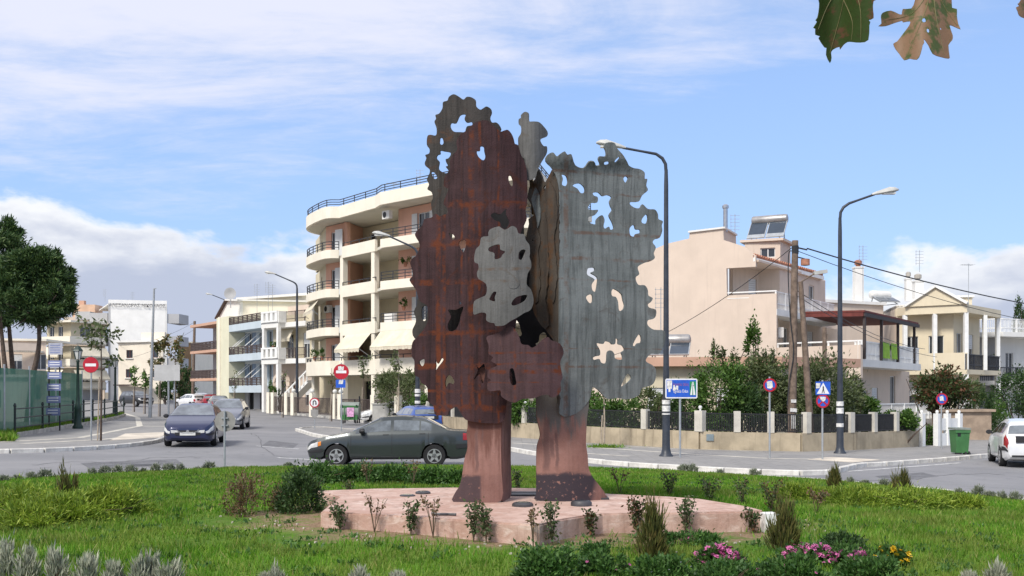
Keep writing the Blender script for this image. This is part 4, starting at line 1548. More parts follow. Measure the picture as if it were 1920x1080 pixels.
# first floor: veranda with pergola
Vc = [V2((14.92, 60.1)), V2((18.4, 56.3)), V2((25.8, 67.3)), V2((23.4, 74.6)), FW0 + fd * 0.1]
MB().prism([tuple(p) for p in Vc], 3.45, 3.85).build('veranda_slab', M_WHITEW, pc)
parapet(pc, Vc[:2], 2.85, 4.6, 0.22, M_PEACH, 'veranda_parapet')
railing(pc, Vc[:2], 4.6, 0.26, M_WHITEP, 1, 1.6, 0.08)
railing(pc, [V2((18.42, 56.4)), V2((25.75, 67.3))], 3.85, 1.0, M_WHITEP, 3, 1.5, 0.07, 0.1, 'veranda_railing', True)
Wall(pc, FW0, FW0 + fd * 12, 3.86, 6.42, M_PEACH, [(0.6, 1.5, 3.9, 6.0, 'w'), (5.2, 6.4, 3.9, 6.0, 'ws'), (8.5, 9.5, 3.9, 6.0, 'w')])
Wall(pc, (14.95, 60.25), FW0, 3.86, 6.42, M_PEACH, [(1.0, 1.8, 3.9, 6.0, 'w')])
ac_unit(pc, (15.25, 61.2), (0.95, -0.2), 5.5)
pg = MB()
P0, P1_, P2_, P3_ = Vector((16.3, 60.4, 6.55)), Vector((18.7, 56.6, 6.35)), Vector((25.5, 66.9, 6.35)), Vector((22.6, 73.2, 6.6))
M_PERG = mat('red_brown_boards', (0.15, 0.04, 0.033), 0.8, 0.2, 3)
M_PWOOD = mat('dark_wood', (0.05, 0.04, 0.038), 0.7, 0.2, 4)
pg.slabpoly([P0, P1_, P2_, P3_], (0, 0, 1), 0.1).build('pergola_roof', M_PERG, pc)
q = MB()
q.bar(P1_ + Vector((0, 0.1, -0.12)), P2_ + Vector((0, 0, -0.12)), 0.14, 0.2)
q.build('pergola_beam', M_PWOOD, pc)
MB().bar(P0 + Vector((0.1, 0, -0.12)), P1_ + Vector((0, 0.1, -0.12)), 0.14, 0.2).build('pergola_beam', M_PERG, pc)
for u in (0.02, 0.3, 0.6, 0.93):
    p = P1_ + (P2_ - P1_) * u + Vector((-0.05, 0.05, 0))
    MB().box((p.x, p.y, (3.86 + 6.2) / 2), (0.14, 0.14, 6.2 - 3.86), 0.98).build('pergola_post', M_PWOOD, pc)
# ground floor behind the terrace
Wall(pc, (18.8, 59.6), (26.3, 70.6), gz(20), 3.45, M_PEACH, [(2.9, 3.7, 1.35, 2.2, 'w'), (4.6, 5.9, 0.62, 2.35, 'ws'), (8.6, 9.8, 0.55, 3.1, 'w')])
Wall(pc, (15.0, 60.3), (18.8, 59.6), gz(16), 3.45, M_PEACH, [(1.0, 2.2, 1.0, 2.3, 'ws')])
MB().prism([(18.3, 57.6), (25.9, 64.9), (27.0, 69.5), (26.2, 70.4), (18.9, 59.8)], gz(22) - 0.1, 0.5).build('terrace', M_CONC, pc)
railing(pc, [V2((18.4, 57.8)), V2((25.7, 65.0))], 0.5, 0.95, M_WHITEP, 3, 1.5, 0.07, 0.08, 'terrace_railing', True)
# steps down to the gate, with white balustrades
st = MB()
s0, s1 = V2((25.9, 64.6)), V2((25.6, 59.0))
for i in range(7):
    c = s0 + (s1 - s0) * ((i + 0.5) / 7)
    zt = 0.5 - i * 0.13
    st.box((c.x + 0.6, c.y, (zt - 0.6) / 2), (1.5, 0.8, zt + 0.6))
st.build('steps', M_CONC, pc)
for dx in (0.0, 1.35):
    q = MB()
    a, b = Vector((s0.x + dx, s0.y, 0.5)), Vector((s1.x + dx, s1.y, -0.4))
    q.bar(a + Vector((0, 0, 0.9)), b + Vector((0, 0, 0.9)), 0.12, 0.1)
    q.bar(a + Vector((0, 0, 0.12)), b + Vector((0, 0, 0.12)), 0.12, 0.1)
    for i in range(16):
        p = a + (b - a) * (i / 15)
        q.box((p.x, p.y, p.z + 0.5), (0.07, 0.07, 0.8))
    for p in (a, b):
        q.box((p.x, p.y, p.z + 0.5), (0.2, 0.2, 1.25))
    q.build('balustrade', M_WHITEP, pc)

# ------------------------------------------------------------------ small flat-roofed house in front of it
sm = thing('low_house', (10, 51, gz(10)), 'low cream house with terracotta roof edge half hidden by garden shrubs', 'house')
S0, S1, S2 = V2((5.4, 50.5)), V2((12.2, 49.2)), V2((16.4, 52.4))
Wall(sm, S0, S1, gz(9), 3.3, M_CREAM, [(1.0, 2.2, 0.9, 2.3, 'ws'), (4.2, 5.4, 0.9, 2.3, 'ws')])
Wall(sm, S1, S2, gz(14), 3.3, M_CREAM, [(1.5, 2.7, 0.9, 2.3, 'ws')])
Wall(sm, (5.8, 56), S0, gz(9), 3.3, M_CREAM)
MB().prism([(4.9, 50.1), (12.3, 48.6), (17.1, 52.3), (16.8, 55.0), (5.2, 56)], 3.3, 3.72).build('roof_slab', M_TERRA, sm)
solar(7.6, 51.6, 3.72, -0.25, 'solar heater with silver tank on the low cream house behind the lamp post', 1.9, slope=0.75)

# ------------------------------------------------------------------ pale yellow house with a small pediment
yh = thing('yellow_house', (29, 76, gz(29)), 'pale yellow two-storey house with white columns and a small pediment', 'house')
Y0, Y1, Y2 = V2((27.2, 75.5)), V2((30.3, 73.2)), V2((34.2, 78.0))
Yb = Y0 + Vector((1.5, 8))
Wall(yh, Y0, Y1, gz(28), 8.2, M_YELLOW, [(0.5, 1.5, 3.9, 6.0, 'w'), (2.2, 3.2, 3.9, 6.0, 'w'), (0.8, 2.4, 0.6, 2.8, 'ws')])
Wall(yh, Y1, Y2, gz(30), 8.2, M_YELLOW, [(0.7, 1.9, 3.9, 6.2, 'w'), (3.2, 4.6, 3.9, 6.2, 'ws'), (1.0, 2.2, 0.6, 2.8, 'w')])
Wall(yh, Yb, Y0, gz(28), 8.2, M_PEACH)
bo = [Y0 + Vector((0.1, -1.4)), Y1 + Vector((0.25, -1.6)), Y2 + Vector((1.1, -1.0))]
MB().prism([tuple(p) for p in bo] + [tuple(Y2 + Vector((0, 0.3))), tuple(Y1 + Vector((0, 0.3))), tuple(Y0 + Vector((0, 0.3)))], 3.3, 3.62).build('balcony_slab', M_YELLOW, yh)
parapet(yh, [bo[0], bo[1]], 3.6, 4.75, 0.15, M_YELLOW, 'balcony_front')
railing(yh, [bo[1], bo[2]], 3.62, 1.05, M_RAILD, 3, 1.3, 0.06, 0.08, 'railing', True)
for p in (bo[0] + Vector((0.05, 0.15)), (bo[0] + bo[1]) / 2 + Vector((0, 0.15)), bo[1] + Vector((0.0, 0.2)), (bo[1] + bo[2]) / 2, bo[2] - Vector((0.2, -0.1))):
    MB().box((p.x, p.y, (3.62 + 7.45) / 2), (0.26, 0.26, 7.45 - 3.62)).build('column', M_WHITEP, yh)
for p in (bo[0] + Vector((0.05, 0.15)), bo[1] + Vector((0.0, 0.25)), bo[2] - Vector((0.2, -0.1))):
    MB().box((p.x, p.y, 1.4), (0.3, 0.3, 3.78)).build('column', M_WHITEP, yh)
MB().prism([tuple(p) for p in bo] + [tuple(Y2 + Vector((0, 0.3))), tuple(Y1 + Vector((0, 0.3))), tuple(Y0 + Vector((0, 0.3)))], 7.45, 8.0).build('roof_band', M_YELLOW, yh)
m1 = (bo[0] + bo[1]) / 2
nn = (bo[1] - bo[0]).normalized()
q = MB().slabpoly([(bo[0].x, bo[0].y, 8.0), (bo[1].x, bo[1].y, 8.0), (m1.x, m1.y, 9.2)], (nn.y, -nn.x, 0), 0.12)
q.build('pediment', M_YELLOW, yh)
q = MB()
for p in (bo[0], bo[1]):
    q.bar((p.x, p.y - 0.1, 8.05), (m1.x, m1.y - 0.1, 9.32), 0.45, 0.14)
q.build('pediment_edge', M_WHITEP, yh)
rf = MB()
mB = m1 + Vector((2.4, 5.5))
rf.slabpoly([(bo[0].x, bo[0].y, 8.02), (m1.x, m1.y, 9.3), (mB.x, mB.y, 9.3), (bo[0].x + 2.4, bo[0].y + 5.5, 8.02)], (-1, -0.2, 1), 0.1)
rf.slabpoly([(bo[1].x, bo[1].y, 8.02), (m1.x, m1.y, 9.3), (mB.x, mB.y, 9.3), (bo[1].x + 2.4, bo[1].y + 5.5, 8.02)], (1, -0.2, 1), 0.1)
rf.build('roof', M_WHITEW, yh)
MB().prism([tuple(Y1), tuple(Y2), tuple(Yb + Vector((5, 2))), tuple(Yb), tuple(Y0)], 8.01, 8.25).build('roof_slab', M_WHITEW, yh)


def chimney(x, y, z, h, w_, label, cap=M_TERRA, m_=M_WHITEW):
    o = thing('chimney', (x, y, z), label, 'chimney', 'chimneys on the right-hand roofs')
    MB().box((x, y, z + h / 2), (w_, w_, h)).build('shaft', m_, o)
    MB().box((x, y, z + h + 0.05), (w_ * 1.15, w_ * 1.15, 0.1)).build('cap_slab', m_, o)
    MB().lathe([(w_ * 0.28, 0), (w_ * 0.28, 0.15), (w_ * 0.42, 0.16), (w_ * 0.42, 0.42), (w_ * 0.2, 0.5)], (x, y, z + h + 0.1), 12).build('cowl', cap, o)


for px, ytop, d, h, w_, lab in ((1609, 490, 76, 2.8, 0.62, 'white chimney with red cowl rising behind the peach house'), (1703, 512, 80, 1.6, 0.45, 'slim white chimney with dark pot on the yellow house roof'),
                                (1721, 516, 77, 2.1, 0.6, 'broad white chimney with grey pot at the yellow house pediment'), (1754, 540, 84, 1.0, 0.55, 'low chimney with a red cowl right of the pediment')):
    p = pt(px, ytop, d)
    chimney(p.x, p.y, p.z - h - 0.5, h, w_, lab, M_TILE if 'red' in lab else M_CONC)
# peach extension between the two houses, seen above the pergola
ex = thing('rooftop_extension', (25, 78, 6), 'plain peach rooftop block between pergola and yellow house', 'house')
Wall(ex, (21.3, 73.6), (26.6, 76.4), gz(24), 8.3, M_PEACH)
MB().prism([(21.2, 73.4), (26.8, 76.3), (24.5, 83), (19, 80)], 8.3, 8.5).build('roof_slab', M_WHITEW, ex)
p = pt(1660, 540, 78)
solar(p.x, p.y, 8.5, 0.4, 'pale solar tank on the white roof left of the pediment', 1.7, tankc=M_AC, slope=0.6)
p = pt(1773, 548, 84)
solar(p.x, p.y, 8.3, 0.5, 'small solar heater right of the red-capped chimney', 1.4, tankc=M_AC, slope=0.6)
for px, py, d, h, k, lab in ((1618, 560, 74, 3.7, 1, 'aerial in front of the white chimney behind the peach house'), (1724, 505, 78, 1.4, 1, 'aerial above the broad white chimney'), (1816, 566, 78, 2.8, 0, 'aerial with a long arm at the right end of the yellow house')):
    p = pt(px, py, d)
    antenna(p.x, p.y, p.z, h, lab, k, 0.1)
MB()
bk = thing('rear_block', (36, 88, 4), 'pale yellow stair block behind the right end of the yellow house', 'house')
Wall(bk, (33.6, 85), (36.4, 84.4), gz(35), 9.6, M_YELLOW)
Wall(bk, (36.4, 84.4), (37.6, 88), gz(35), 9.6, M_YELLOW)
MB().prism([(33.5, 84.9), (36.5, 84.2), (37.8, 88), (34.5, 89)], 9.6, 9.75).build('roof_slab', M_WHITEW, bk)
p = pt(1790, 566, 82)
tn = thing('roof_pergola', tuple(p), 'low white roof pergola of slats beside the stair block', 'pergola')
q = MB()
for i in range(4):
    q.bar((p.x - 1.4, p.y + 0.2 * i, p.z - 0.5 - 0.12 * i), (p.x + 2.0, p.y + 0.2 * i, p.z - 1.1 - 0.12 * i), 0.08, 0.05)
q.bar((p.x - 1.3, p.y + 0.3, p.z - 0.5), (p.x - 1.3, p.y + 0.3, p.z - 2.2), 0.08)
q.bar((p.x + 1.9, p.y + 0.3, p.z - 1.1), (p.x + 1.9, p.y + 0.3, p.z - 2.4), 0.08)
q.build('slats', M_WHITEP, tn)

# ------------------------------------------------------------------ white house with roof terrace, far right
fr = thing('terrace_house', (40, 80, gz(40)), 'grey-white house with railed roof terrace at the right edge', 'house')
T0, T1, T2, T3 = V2((34.6, 79.5)), V2((36.2, 78.6)), V2((44, 82)), V2((52, 86))
Wall(fr, T0 + Vector((0.6, 1.6)), T1 + Vector((0.4, 1.9)), gz(36), 6.2, M_GREYW)
Wall(fr, T1 + Vector((0.4, 1.9)), T3 + Vector((-1, 2.5)), gz(40), 6.2, M_WHITEW, [(1.0, 1.9, 3.05, 5.1, 'w'), (6.2, 7.2, 3.05, 5.1, 'w'), (8.4, 9.3, 3.05, 5.1, 'w'), (2.2, 3.6, 0.4, 1.9, 'w'), (7, 8.2, -0.3, 2.0, 'door')])
for z in (2.6, 6.2):
    MB().prism([tuple(T0), tuple(T1), tuple(T2), tuple(T3), (50, 96), (37, 92)], z, z + 0.34).build('balcony_slab', M_WHITEW, fr)
    railing(fr, [T0, T1, T2, T3], z + 0.34, 1.0, M_WHITEP if z > 4 else M_RAILD, 3, 1.3, 0.07, 0.12, 'railing', True)
MB().tube([(38.0, 79.9, 2.6), (37.0, 80.2, 2.0), (36.7, 80.3, 1.5), (36.7, 80.3, -0.4)], 0.07, 8).build('rain_pipe', M_WHITEP, fr)
# ================================================================== houses down the left street
B0, B1_, B2_, B3_ = V2((-34.4, 114)), V2((-27.6, 104)), V2((-22.8, 97)), V2((-17.7, 91.4))

# --- cream house with white balustrades, next to the apartment block
h3 = thing('balustrade_house', (-20, 94, gz(-20)), 'cream three-storey house with white stone balustrades and an arched porch', 'house')
inw = Vector((0.75, 0.66))
w0, w1 = B2_ + inw * 1.2, B3_ + inw * 1.2
Wall(h3, w0, w1, gz(-20), 4.7, M_PEACH, [(1.2, 2.6, 0.4, 3.2, 'w'), (3.3, 4.2, 0.4, 3.0, 'door'), (5.5, 6.6, 0.9, 2.6, 'ws')])
Wall(h3, w0, w1, 4.7, 9.0, M_CREAM, [(0.6, 1.4, 5.2, 7.2, 'w'), (2.4, 3.6, 5.1, 7.3, 'w'), (5.2, 6.3, 5.1, 7.3, 'ws')])
for z in (4.6, 7.8):
    MB().prism([tuple(B2_), tuple(B3_), tuple(B3_ + inw * 9), tuple(B2_ + inw * 9)], z, z + 0.42).build('balcony_slab', M_WHITEW, h3)
    d_ = (B3_ - B2_).normalized()
    nn = Vector((d_.y, -d_.x))
    a, b = B2_ + d_ * 1.4 + nn * 0.7, B2_ + d_ * 4.2 + nn * 0.7
    MB().prism([tuple(a), tuple(b), tuple(b - nn * 1.2), tuple(a - nn * 1.2)], z - 0.02, z + 0.46).build('balcony_slab', M_WHITEW, h3)
    q = MB()
    L = (b - a).length
    for i in range(4):
        p = a + d_ * (0.2 + i * (L - 0.4) / 3)
        q.box((p.x, p.y, z + 0.46 + 0.42), (0.42, 0.22, 0.84), math.atan2(d_.y, d_.x))
    q.bar((a.x, a.y, z + 1.36), (b.x, b.y, z + 1.36), 0.26, 0.14)
    q.bar((a.x, a.y, z + 0.52), (b.x, b.y, z + 0.52), 0.26, 0.10)
    for e in (a, b):
        i_ = e - nn * 0.8
        q.bar((e.x, e.y, z + 0.9), (i_.x, i_.y, z + 0.9), 0.2, 1.0)
    q.build('balustrade', M_WHITEP, h3)
    railing(h3, [B2_, a - nn * 0.7], z + 0.42, 0.95, M_RAILB, 3, 1.2, 0.05, 0.05, 'railing', True)
    railing(h3, [b - nn * 0.7, B3_], z + 0.42, 0.95, M_RAILB, 3, 1.2, 0.05, 0.05, 'railing', True)
for u in (1.55, 4.05):
    p = B2_ + d_ * u + nn * 0.55
    MB().box((p.x, p.y, 6.4), (0.3, 0.3, 2.78), math.atan2(d_.y, d_.x)).build('column', M_WHITEP, h3)
    MB().box((p.x, p.y, 2.3), (0.34, 0.34, 4.5), math.atan2(d_.y, d_.x)).build('column', M_WHITEP, h3)
Wall(h3, w0 + inw * 1.5, w1 + inw * 1.5, 8.2, 10.0, M_PEACH)
awning(h3, w0 + d_ * 1.6 + nn * 0.5, w0 + d_ * 4.4 + nn * 0.5, 7.6, 0.4, 0.8)
# porch arch
ar = MB()
pa = w0 + d_ * 3.0 + nn * 0.9
for i in range(9):
    t0, t1 = PI * i / 9, PI * (i + 1) / 9
    P_ = [Vector((pa.x + d_.x * 1.2 * math.cos(t), pa.y + d_.y * 1.2 * math.cos(t), 2.6 + 1.2 * math.sin(t))) for t in (t0, t1)]
    ar.bar(P_[0], P_[1], 0.3, 0.3)
for sg in (-1, 1):
    ar.box((pa.x + d_.x * 1.2 * sg, pa.y + d_.y * 1.2 * sg, 1.3), (0.3, 0.3, 2.6), 0.8)
ar.build('porch_arch', M_PEACH, h3)
# outside stair with white stringer at its right
q = MB()
a, b = Vector((-19.8, 92.2, 0.5)), Vector((-16.9, 89.9, 3.0))
q.bar(a, b, 0.9, 0.25)
q.bar(a + Vector((-0.3, -0.4, 0.9)), b + Vector((-0.3, -0.4, 0.9)), 0.12, 0.12)
for i in range(9):
    p = a + (b - a) * (i / 8) + Vector((-0.3, -0.4, 0))
    q.box((p.x, p.y, p.z + 0.45), (0.1, 0.1, 0.9))
q.build('outside_stair', M_WHITEP, h3)

# --- blue house
h2 = thing('blue_house', (-25, 101, gz(-25)), 'blue house with brown balcony rails and folded awning arms', 'house')
inw2 = Vector((0.825, 0.566))
w0, w1 = B1_ + inw2 * 1.6, B2_ + inw2 * 1.6
L2 = (w1 - w0).length
Wall(h2, w0, w1, gz(-25), 2.4, M_GREYW, [(1.0, 2.4, 0.4, 2.2, 'hole'), (4.0, 5.6, 0.4, 2.2, 'hole')])
for k, z in enumerate((2.4, 5.4, 8.3)):
    if z < 8:
        Wall(h2, w0, w0 + (w1 - w0) * 0.35, z, z + 2.9, M_BLUEW, [(1.0, 2.0, z + 0.3, z + 2.4, 'w')])
        Wall(h2, w0 + (w1 - w0) * 0.35, w1, z, z + 2.9, M_LBLUE, [(0.8, 1.7, z + 0.3, z + 2.4, 'w'), (3.2, 4.1, z + 0.3, z + 2.4, 'w')])
    MB().prism([tuple(B1_), tuple(B2_), tuple(B2_ + inw2 * 8), tuple(B1_ + inw2 * 8)], z - 0.35, z + 0.3).build('balcony_slab', M_LBLUE, h2)
    railing(h2, [B1_, B2_], z + 0.3, 0.75, M_RAILB, 5, 1.2, 0.09, 0.06)
    if z < 8:
        dd = (B2_ - B1_).normalized()
        n2 = Vector((dd.y, -dd.x))
        aw = MB()
        aw.bar((w0.x + dd.x * 0.5, w0.y + dd.y * 0.5, z + 2.55), (w1.x - dd.x * 0.5, w1.y - dd.y * 0.5, z + 2.55), 0.3, 0.25)
        ao = aw.build('awning_roll', M_SHUT, h2)
        for u in (1.2, 2.0, 4.6, 6.2):
            p = w0 + dd * u
            MB().bar((p.x, p.y, z + 2.5), (p.x + n2.x * 1.6 - dd.x * 0.8, p.y + n2.y * 1.6 - dd.y * 0.8, z + 0.9), 0.07).build('awning_arm', M_WHITEP, ao)
MB().prism([tuple(B1_ + inw2 * 0.5), tuple(B2_ + inw2 * 0.5), tuple(B2_ + inw2 * 8), tuple(B1_ + inw2 * 8)], 8.6, 9.2).build('roof_parapet', M_LIME, h2)

# --- cream house with terracotta balcony edges
h1 = thing('terracotta_edge_house', (-31, 110, gz(-31)), 'pale house with terracotta balcony edges and a tall lime-cream end wall', 'house')
inw1 = Vector((0.826, 0.563))
Bm = B0 + (B1_ - B0) * 0.70
w0, w1 = B0 + inw1 * 2.0 + (B1_ - B0) * 0.12, Bm + inw1 * 2.0
for z in (0.6, 3.6, 6.5):
    Wall(h1, w0, w1, z, z + 2.7, M_GREYW, [(1.5, 2.5, z + 0.4, z + 2.4, 'w'), (4.2, 5.2, z + 0.4, z + 2.4, 'w')])
for z in (3.4, 6.3, 9.1):
    MB().prism([tuple(B0), tuple(Bm), tuple(Bm + inw1 * 3), tuple(B0 + inw1 * 3)], z - 0.15, z + 0.12).build('balcony_slab', M_TERRA, h1)
    if z < 9:
        railing(h1, [B0 + (Bm - B0) * 0.03, Bm], z + 0.12, 0.85, M_RAILB, 5, 1.2, 0.13, 0.06)
        MB().bar((B0.x + 0.1, B0.y + 0.1, z + 0.6), (B0.x + inw1.x * 2, B0.y + inw1.y * 2, z + 0.6), 0.06, 0.8).build('railing', M_RAILB, h1)
q = MB().prism([tuple(Bm), tuple(B1_), tuple(B1_ + inw1 * 8), tuple(Bm + inw1 * 8)], gz(-29), 9.5)
q.build('end_wall', M_LIME, h1)
mid = Bm + (B1_ - Bm) * 0.28
MB().box((mid.x - inw1.x * 0.05, mid.y - inw1.y * 0.05, 4.9), (0.5, 0.12, 9.3), math.atan2((B1_ - Bm).y, (B1_ - Bm).x)).build('pilaster', M_IVORY, h1)
at = MB()
a0, a1 = B0 + inw1 * 2.2 + (Bm - B0) * 0.35, Bm + inw1 * 2.2 + (B1_ - Bm) * 0.4
at.slabpoly([(a0.x, a0.y, 9.2), (a1.x, a1.y, 9.2), (a1.x, a1.y, 11.2), (a0.x + (a1.x - a0.x) * 0.45, a0.y + (a1.y - a0.y) * 0.45, 11.5), (a0.x, a0.y, 9.8)], (-inw1.x, -inw1.y, 0), 0.2)
at.build('attic_gable', M_WHITEW, h1)
e = V2(a1) + Vector((9, 2))
Wall(h1, a1, e, 9.2, 11.2, M_IVORY, [(4.5, 5.8, 9.6, 10.8, 'w')], name='attic_wall')
k0 = Vector((a0.x, a0.y, 9.85)) - Vector((inw1.x, inw1.y, 0)) * 0.3
k1 = Vector((a0.x + (a1.x - a0.x) * 0.45, a0.y + (a1.y - a0.y) * 0.45, 11.6)) - Vector((inw1.x, inw1.y, 0)) * 0.3
k2 = Vector((a1.x, a1.y, 11.3)) - Vector((inw1.x, inw1.y, 0)) * 0.3
MB().bar(k0, k1, 0.5, 0.12).build('roof_edge', M_RAILB, h1)
q = MB().bar(k1, k2, 0.5, 0.16)
q.bar(k2, Vector((e.x, e.y, 11.3)), 0.5, 0.16)
q.build('roof_edge', M_WHITEW, h1)
for px, py, d, h, kk, lab in ((482, 590, 104, 3.0, 1, 'mast aerial above the blue house, leftmost of three'), (503, 580, 101, 2.6, 1, 'mast aerial above the blue house, middle of three'), (511, 585, 100, 2.6, 1, 'mast aerial above the blue house, right of three')):
    p = pt(px, py, d)
    antenna(p.x, p.y, p.z, h, lab, kk)
p = pt(432, 562, 106)
ds = thing('satellite_dish', tuple(p), 'round satellite dish on the roof of the pale left house', 'dish')
MB().lathe([(0.05, 0.12), (0.3, 0.08), (0.5, -0.02), (0.6, -0.14), (0.58, -0.14), (0.3, 0.0), (0.02, 0.04)], (p.x, p.y, p.z + 0.6), 18, 'Y').build('reflector', M_GREYW, ds, smooth=60)
MB().tube([(p.x, p.y + 0.1, p.z - 0.8), (p.x, p.y + 0.1, p.z + 0.6)], 0.04, 6).build('mast', M_GALV, ds)
rh = thing('rear_roof_house', (-24, 112, 8), 'long cream upper storey seen behind the blue house roof', 'house')
Wall(rh, (-29, 114), (-17, 106), gz(-24), 11.9, M_IVORY, [(3, 4.6, 10, 11.2, 'w'), (7.5, 9, 10, 11.2, 'w')])
MB().prism([(-29.4, 113.6), (-16.8, 105.4), (-14, 112), (-26, 119)], 11.9, 12.15).build('roof_slab', M_WHITEW, rh)

# --- tall white block with lettering on its blank wall
wb = thing('white_block', (-52, 152, gz(-52)), 'tall white block with dark lettering along the top of its blank wall', 'apartment block')
U0, U1 = V2(((203 - 960) / F * 150, 150)), V2(((313 - 960) / F * 152, 152))
M_BRWHITE = wall_mat('bright_white_render', (0.82, 0.81, 0.77), 0.1)
Wall(wb, U0, U1, gz(-52), 15.1, M_BRWHITE)
Wall(wb, U1, U1 + Vector((-4.3, 13.5)), gz(-50), 14.5, M_WHITEW, [(2, 4, 10, 12, 'w'), (6, 8, 10, 12, 'w')])
Wall(wb, U0 + Vector((-2, 12)), U0, gz(-52), 14.5, M_GREYW, [(3, 5, 9.5, 11.5, 'w'), (7, 9, 9.5, 11.5, 'w')])
MB().prism([tuple(U0), tuple(U1), tuple(U1 + Vector((-4.3, 13.5))), tuple(U0 + Vector((-6, 12)))], 14.4, 14.55).build('roof_slab', M_WHITEW, wb)
for z in (5.6, 8.7, 11.9):
    for s_, e_ in ((U1, Vector((1.6, 0.4))), (U0 + Vector((-0.3, 0.3)), Vector((-2.4, -0.2)))):
        c = s_ + e_
        MB().prism([tuple(s_ + Vector((0, 0.2))), tuple(c), tuple(c + Vector((0.3, 3.5))), tuple(s_ + Vector((0.3, 5.0)))], z, z + 1.35).build('balcony', M_GREYW, wb)


def lettering(par, txt, p, rz, size, m_, tilt=PI / 2, name='lettering', align='CENTER', extrude=0.004, sx_=1.0):
    cu = bpy.data.curves.new(name, 'FONT')
    cu.body = txt
    cu.size = size
    cu.align_x = align
    cu.align_y = 'CENTER'
    cu.extrude = extrude
    tmp = bpy.data.objects.new('tmp_text', cu)
    COL.objects.link(tmp)
    dg = bpy.context.evaluated_depsgraph_get()
    me = bpy.data.meshes.new_from_object(tmp.evaluated_get(dg))
    bpy.data.objects.remove(tmp)
    me.name = name
    me.materials.clear()
    me.materials.append(m_)
    o = bpy.data.objects.new(name, me)
    COL.objects.link(o)
    off = OFF[par.name]
    o.parent = par
    o.location = Vector(p) - off
    o.rotation_euler = (tilt, 0, rz)
    o.scale = (sx_, 1, 1)
    return o


M_INK = mat('dark_lettering', (0.10, 0.10, 0.11), 0.7, 0.1, 3)
M_INK2 = mat('grey_lettering', (0.30, 0.30, 0.30), 0.7, 0.1, 3)
ua = math.atan2((U1 - U0).y, (U1 - U0).x)
p = pt(258, 573, 150.8)
lettering(wb, 'ΑΛΕΞΑΝΔΡΑΣ ΝΙΚΟΛΑΟΣ', (p.x, p.y - 0.06, p.z), ua, 0.62, M_INK)
p = pt(232, 578, 150.6)
lettering(wb, 'ΣΥΜΒΟΛΑΙΑ ΣΤΕΓΗΣ', (p.x, p.y - 0.06, p.z - 0.1), ua, 0.36, M_INK2)
for px, py, h, lab in ((197, 563, 1.6, 'short flue at the left corner of the tall white block'), (249, 563, 1.2, 'thin aerial on the tall white block')):
    p = pt(px, py, 152)
    antenna(p.x, p.y, p.z, h, lab, 1)

# --- pale yellow two-storey house in front of it
py_ = thing('pale_corner_house', (-47, 135, gz(-47)), 'pale yellow house with small dark-framed windows at the end of the left street', 'house')
Q0, Q1 = V2(((222 - 960) / F * 136, 136)), V2(((306 - 960) / F * 134, 134))
LQ = (Q1 - Q0).length
qs = LQ / 84.0
M_MAROON = mat('maroon_frame', (0.12, 0.035, 0.035), 0.6, 0.15, 3)
M_PALE = wall_mat('pale_cream_render', (0.74, 0.67, 0.55))
Wall(py_, Q0, Q1, gz(-47), 8.4, M_PALE, [((237 - 222) * qs, (249 - 222) * qs, zat(671, 135), zat(656, 135), 'i'), ((287 - 222) * qs, (297 - 222) * qs, zat(671, 135), zat(656, 135), 'i'),
                                          ((236 - 222) * qs, (248 - 222) * qs, zat(708, 135), zat(692, 135), 'i'), ((284 - 222) * qs, (294 - 222) * qs, zat(708, 135), zat(692, 135), 'i')], frame=M_MAROON)
Wall(py_, Q1, Q1 + Vector((-2.9, 9)), gz(-44), 8.4, M_PALE)
MB().prism([tuple(Q0 + Vector((-0.2, -0.3))), tuple(Q1 + Vector((0.2, -0.3))), tuple(Q1 + Vector((-2.8, 9))), tuple(Q0 + Vector((-3, 9)))], 8.4, 8.62).build('roof_slab', M_WHITEW, py_)
qm = Q0 + (Q1 - Q0) * 0.42
Wall(py_, qm + Vector((0, 1.5)), Q1 + Vector((-0.3, 1.5)), 8.6, 9.7, M_PALE, name='roof_room')
MB().prism([tuple(Q0 + Vector((0, -1.8))), tuple(Q1 + Vector((-1.5, -1.8))), tuple(Q1 + Vector((-1.5, -0.02))), tuple(Q0 + Vector((0, -0.02)))], 2.9, 3.05).build('shop_canopy', M_RAILB, py_)

# --- balconied block at far left
lb = thing('awning_block', (-63, 150, gz(-63)), 'cream balconied block with slanting awnings behind the lantern post', 'apartment block')
X0, X1 = V2(((88 - 960) / F * 148, 148)), V2(((133 - 960) / F * 146, 146))
X2 = X1 + Vector((2.6, 4.5))
for z in (2.6, 5.7, 8.8):
    Wall(lb, X0, X1, z, z + 2.8, M_CREAM, [(0.5, 1.4, z + 0.5, z + 2.3, 'w'), (2.2, 3.1, z + 0.5, z + 2.3, 'w')])
    Wall(lb, X1, X2, z, z + 2.8, M_CREAM, [(1.5, 3.2, z + 0.5, z + 2.3, 'w')])
    o_ = [X0 + Vector((-0.2, -1.2)), X1 + Vector((0.4, -1.3)), X2 + Vector((0.9, -1.0))]
    MB().prism([tuple(p) for p in o_] + [tuple(X2), tuple(X1 + Vector((0, 0.2))), tuple(X0 + Vector((0, 0.2)))], z - 0.2, z).build('balcony_slab', M_IVORY, lb)
    parapet(lb, o_, z - 0.21, z + 0.9, 0.15, M_IVORY)
    if z < 8:
        awning(lb, X0 + Vector((0, -1.2)), X1 + Vector((-0.5, -1.3)), z + 2.5, 0.9, 1.2)
        awning(lb, o_[1] + (o_[2] - o_[1]) * 0.1, o_[2], z + 2.5, 0.9, 1.2)
Wall(lb, X0, X1, gz(-63), 2.6, M_GREYW, [(0.8, 2.6, 0.9, 2.5, 'hole')])
Wall(lb, X1, X2, gz(-63), 2.6, M_GREYW)
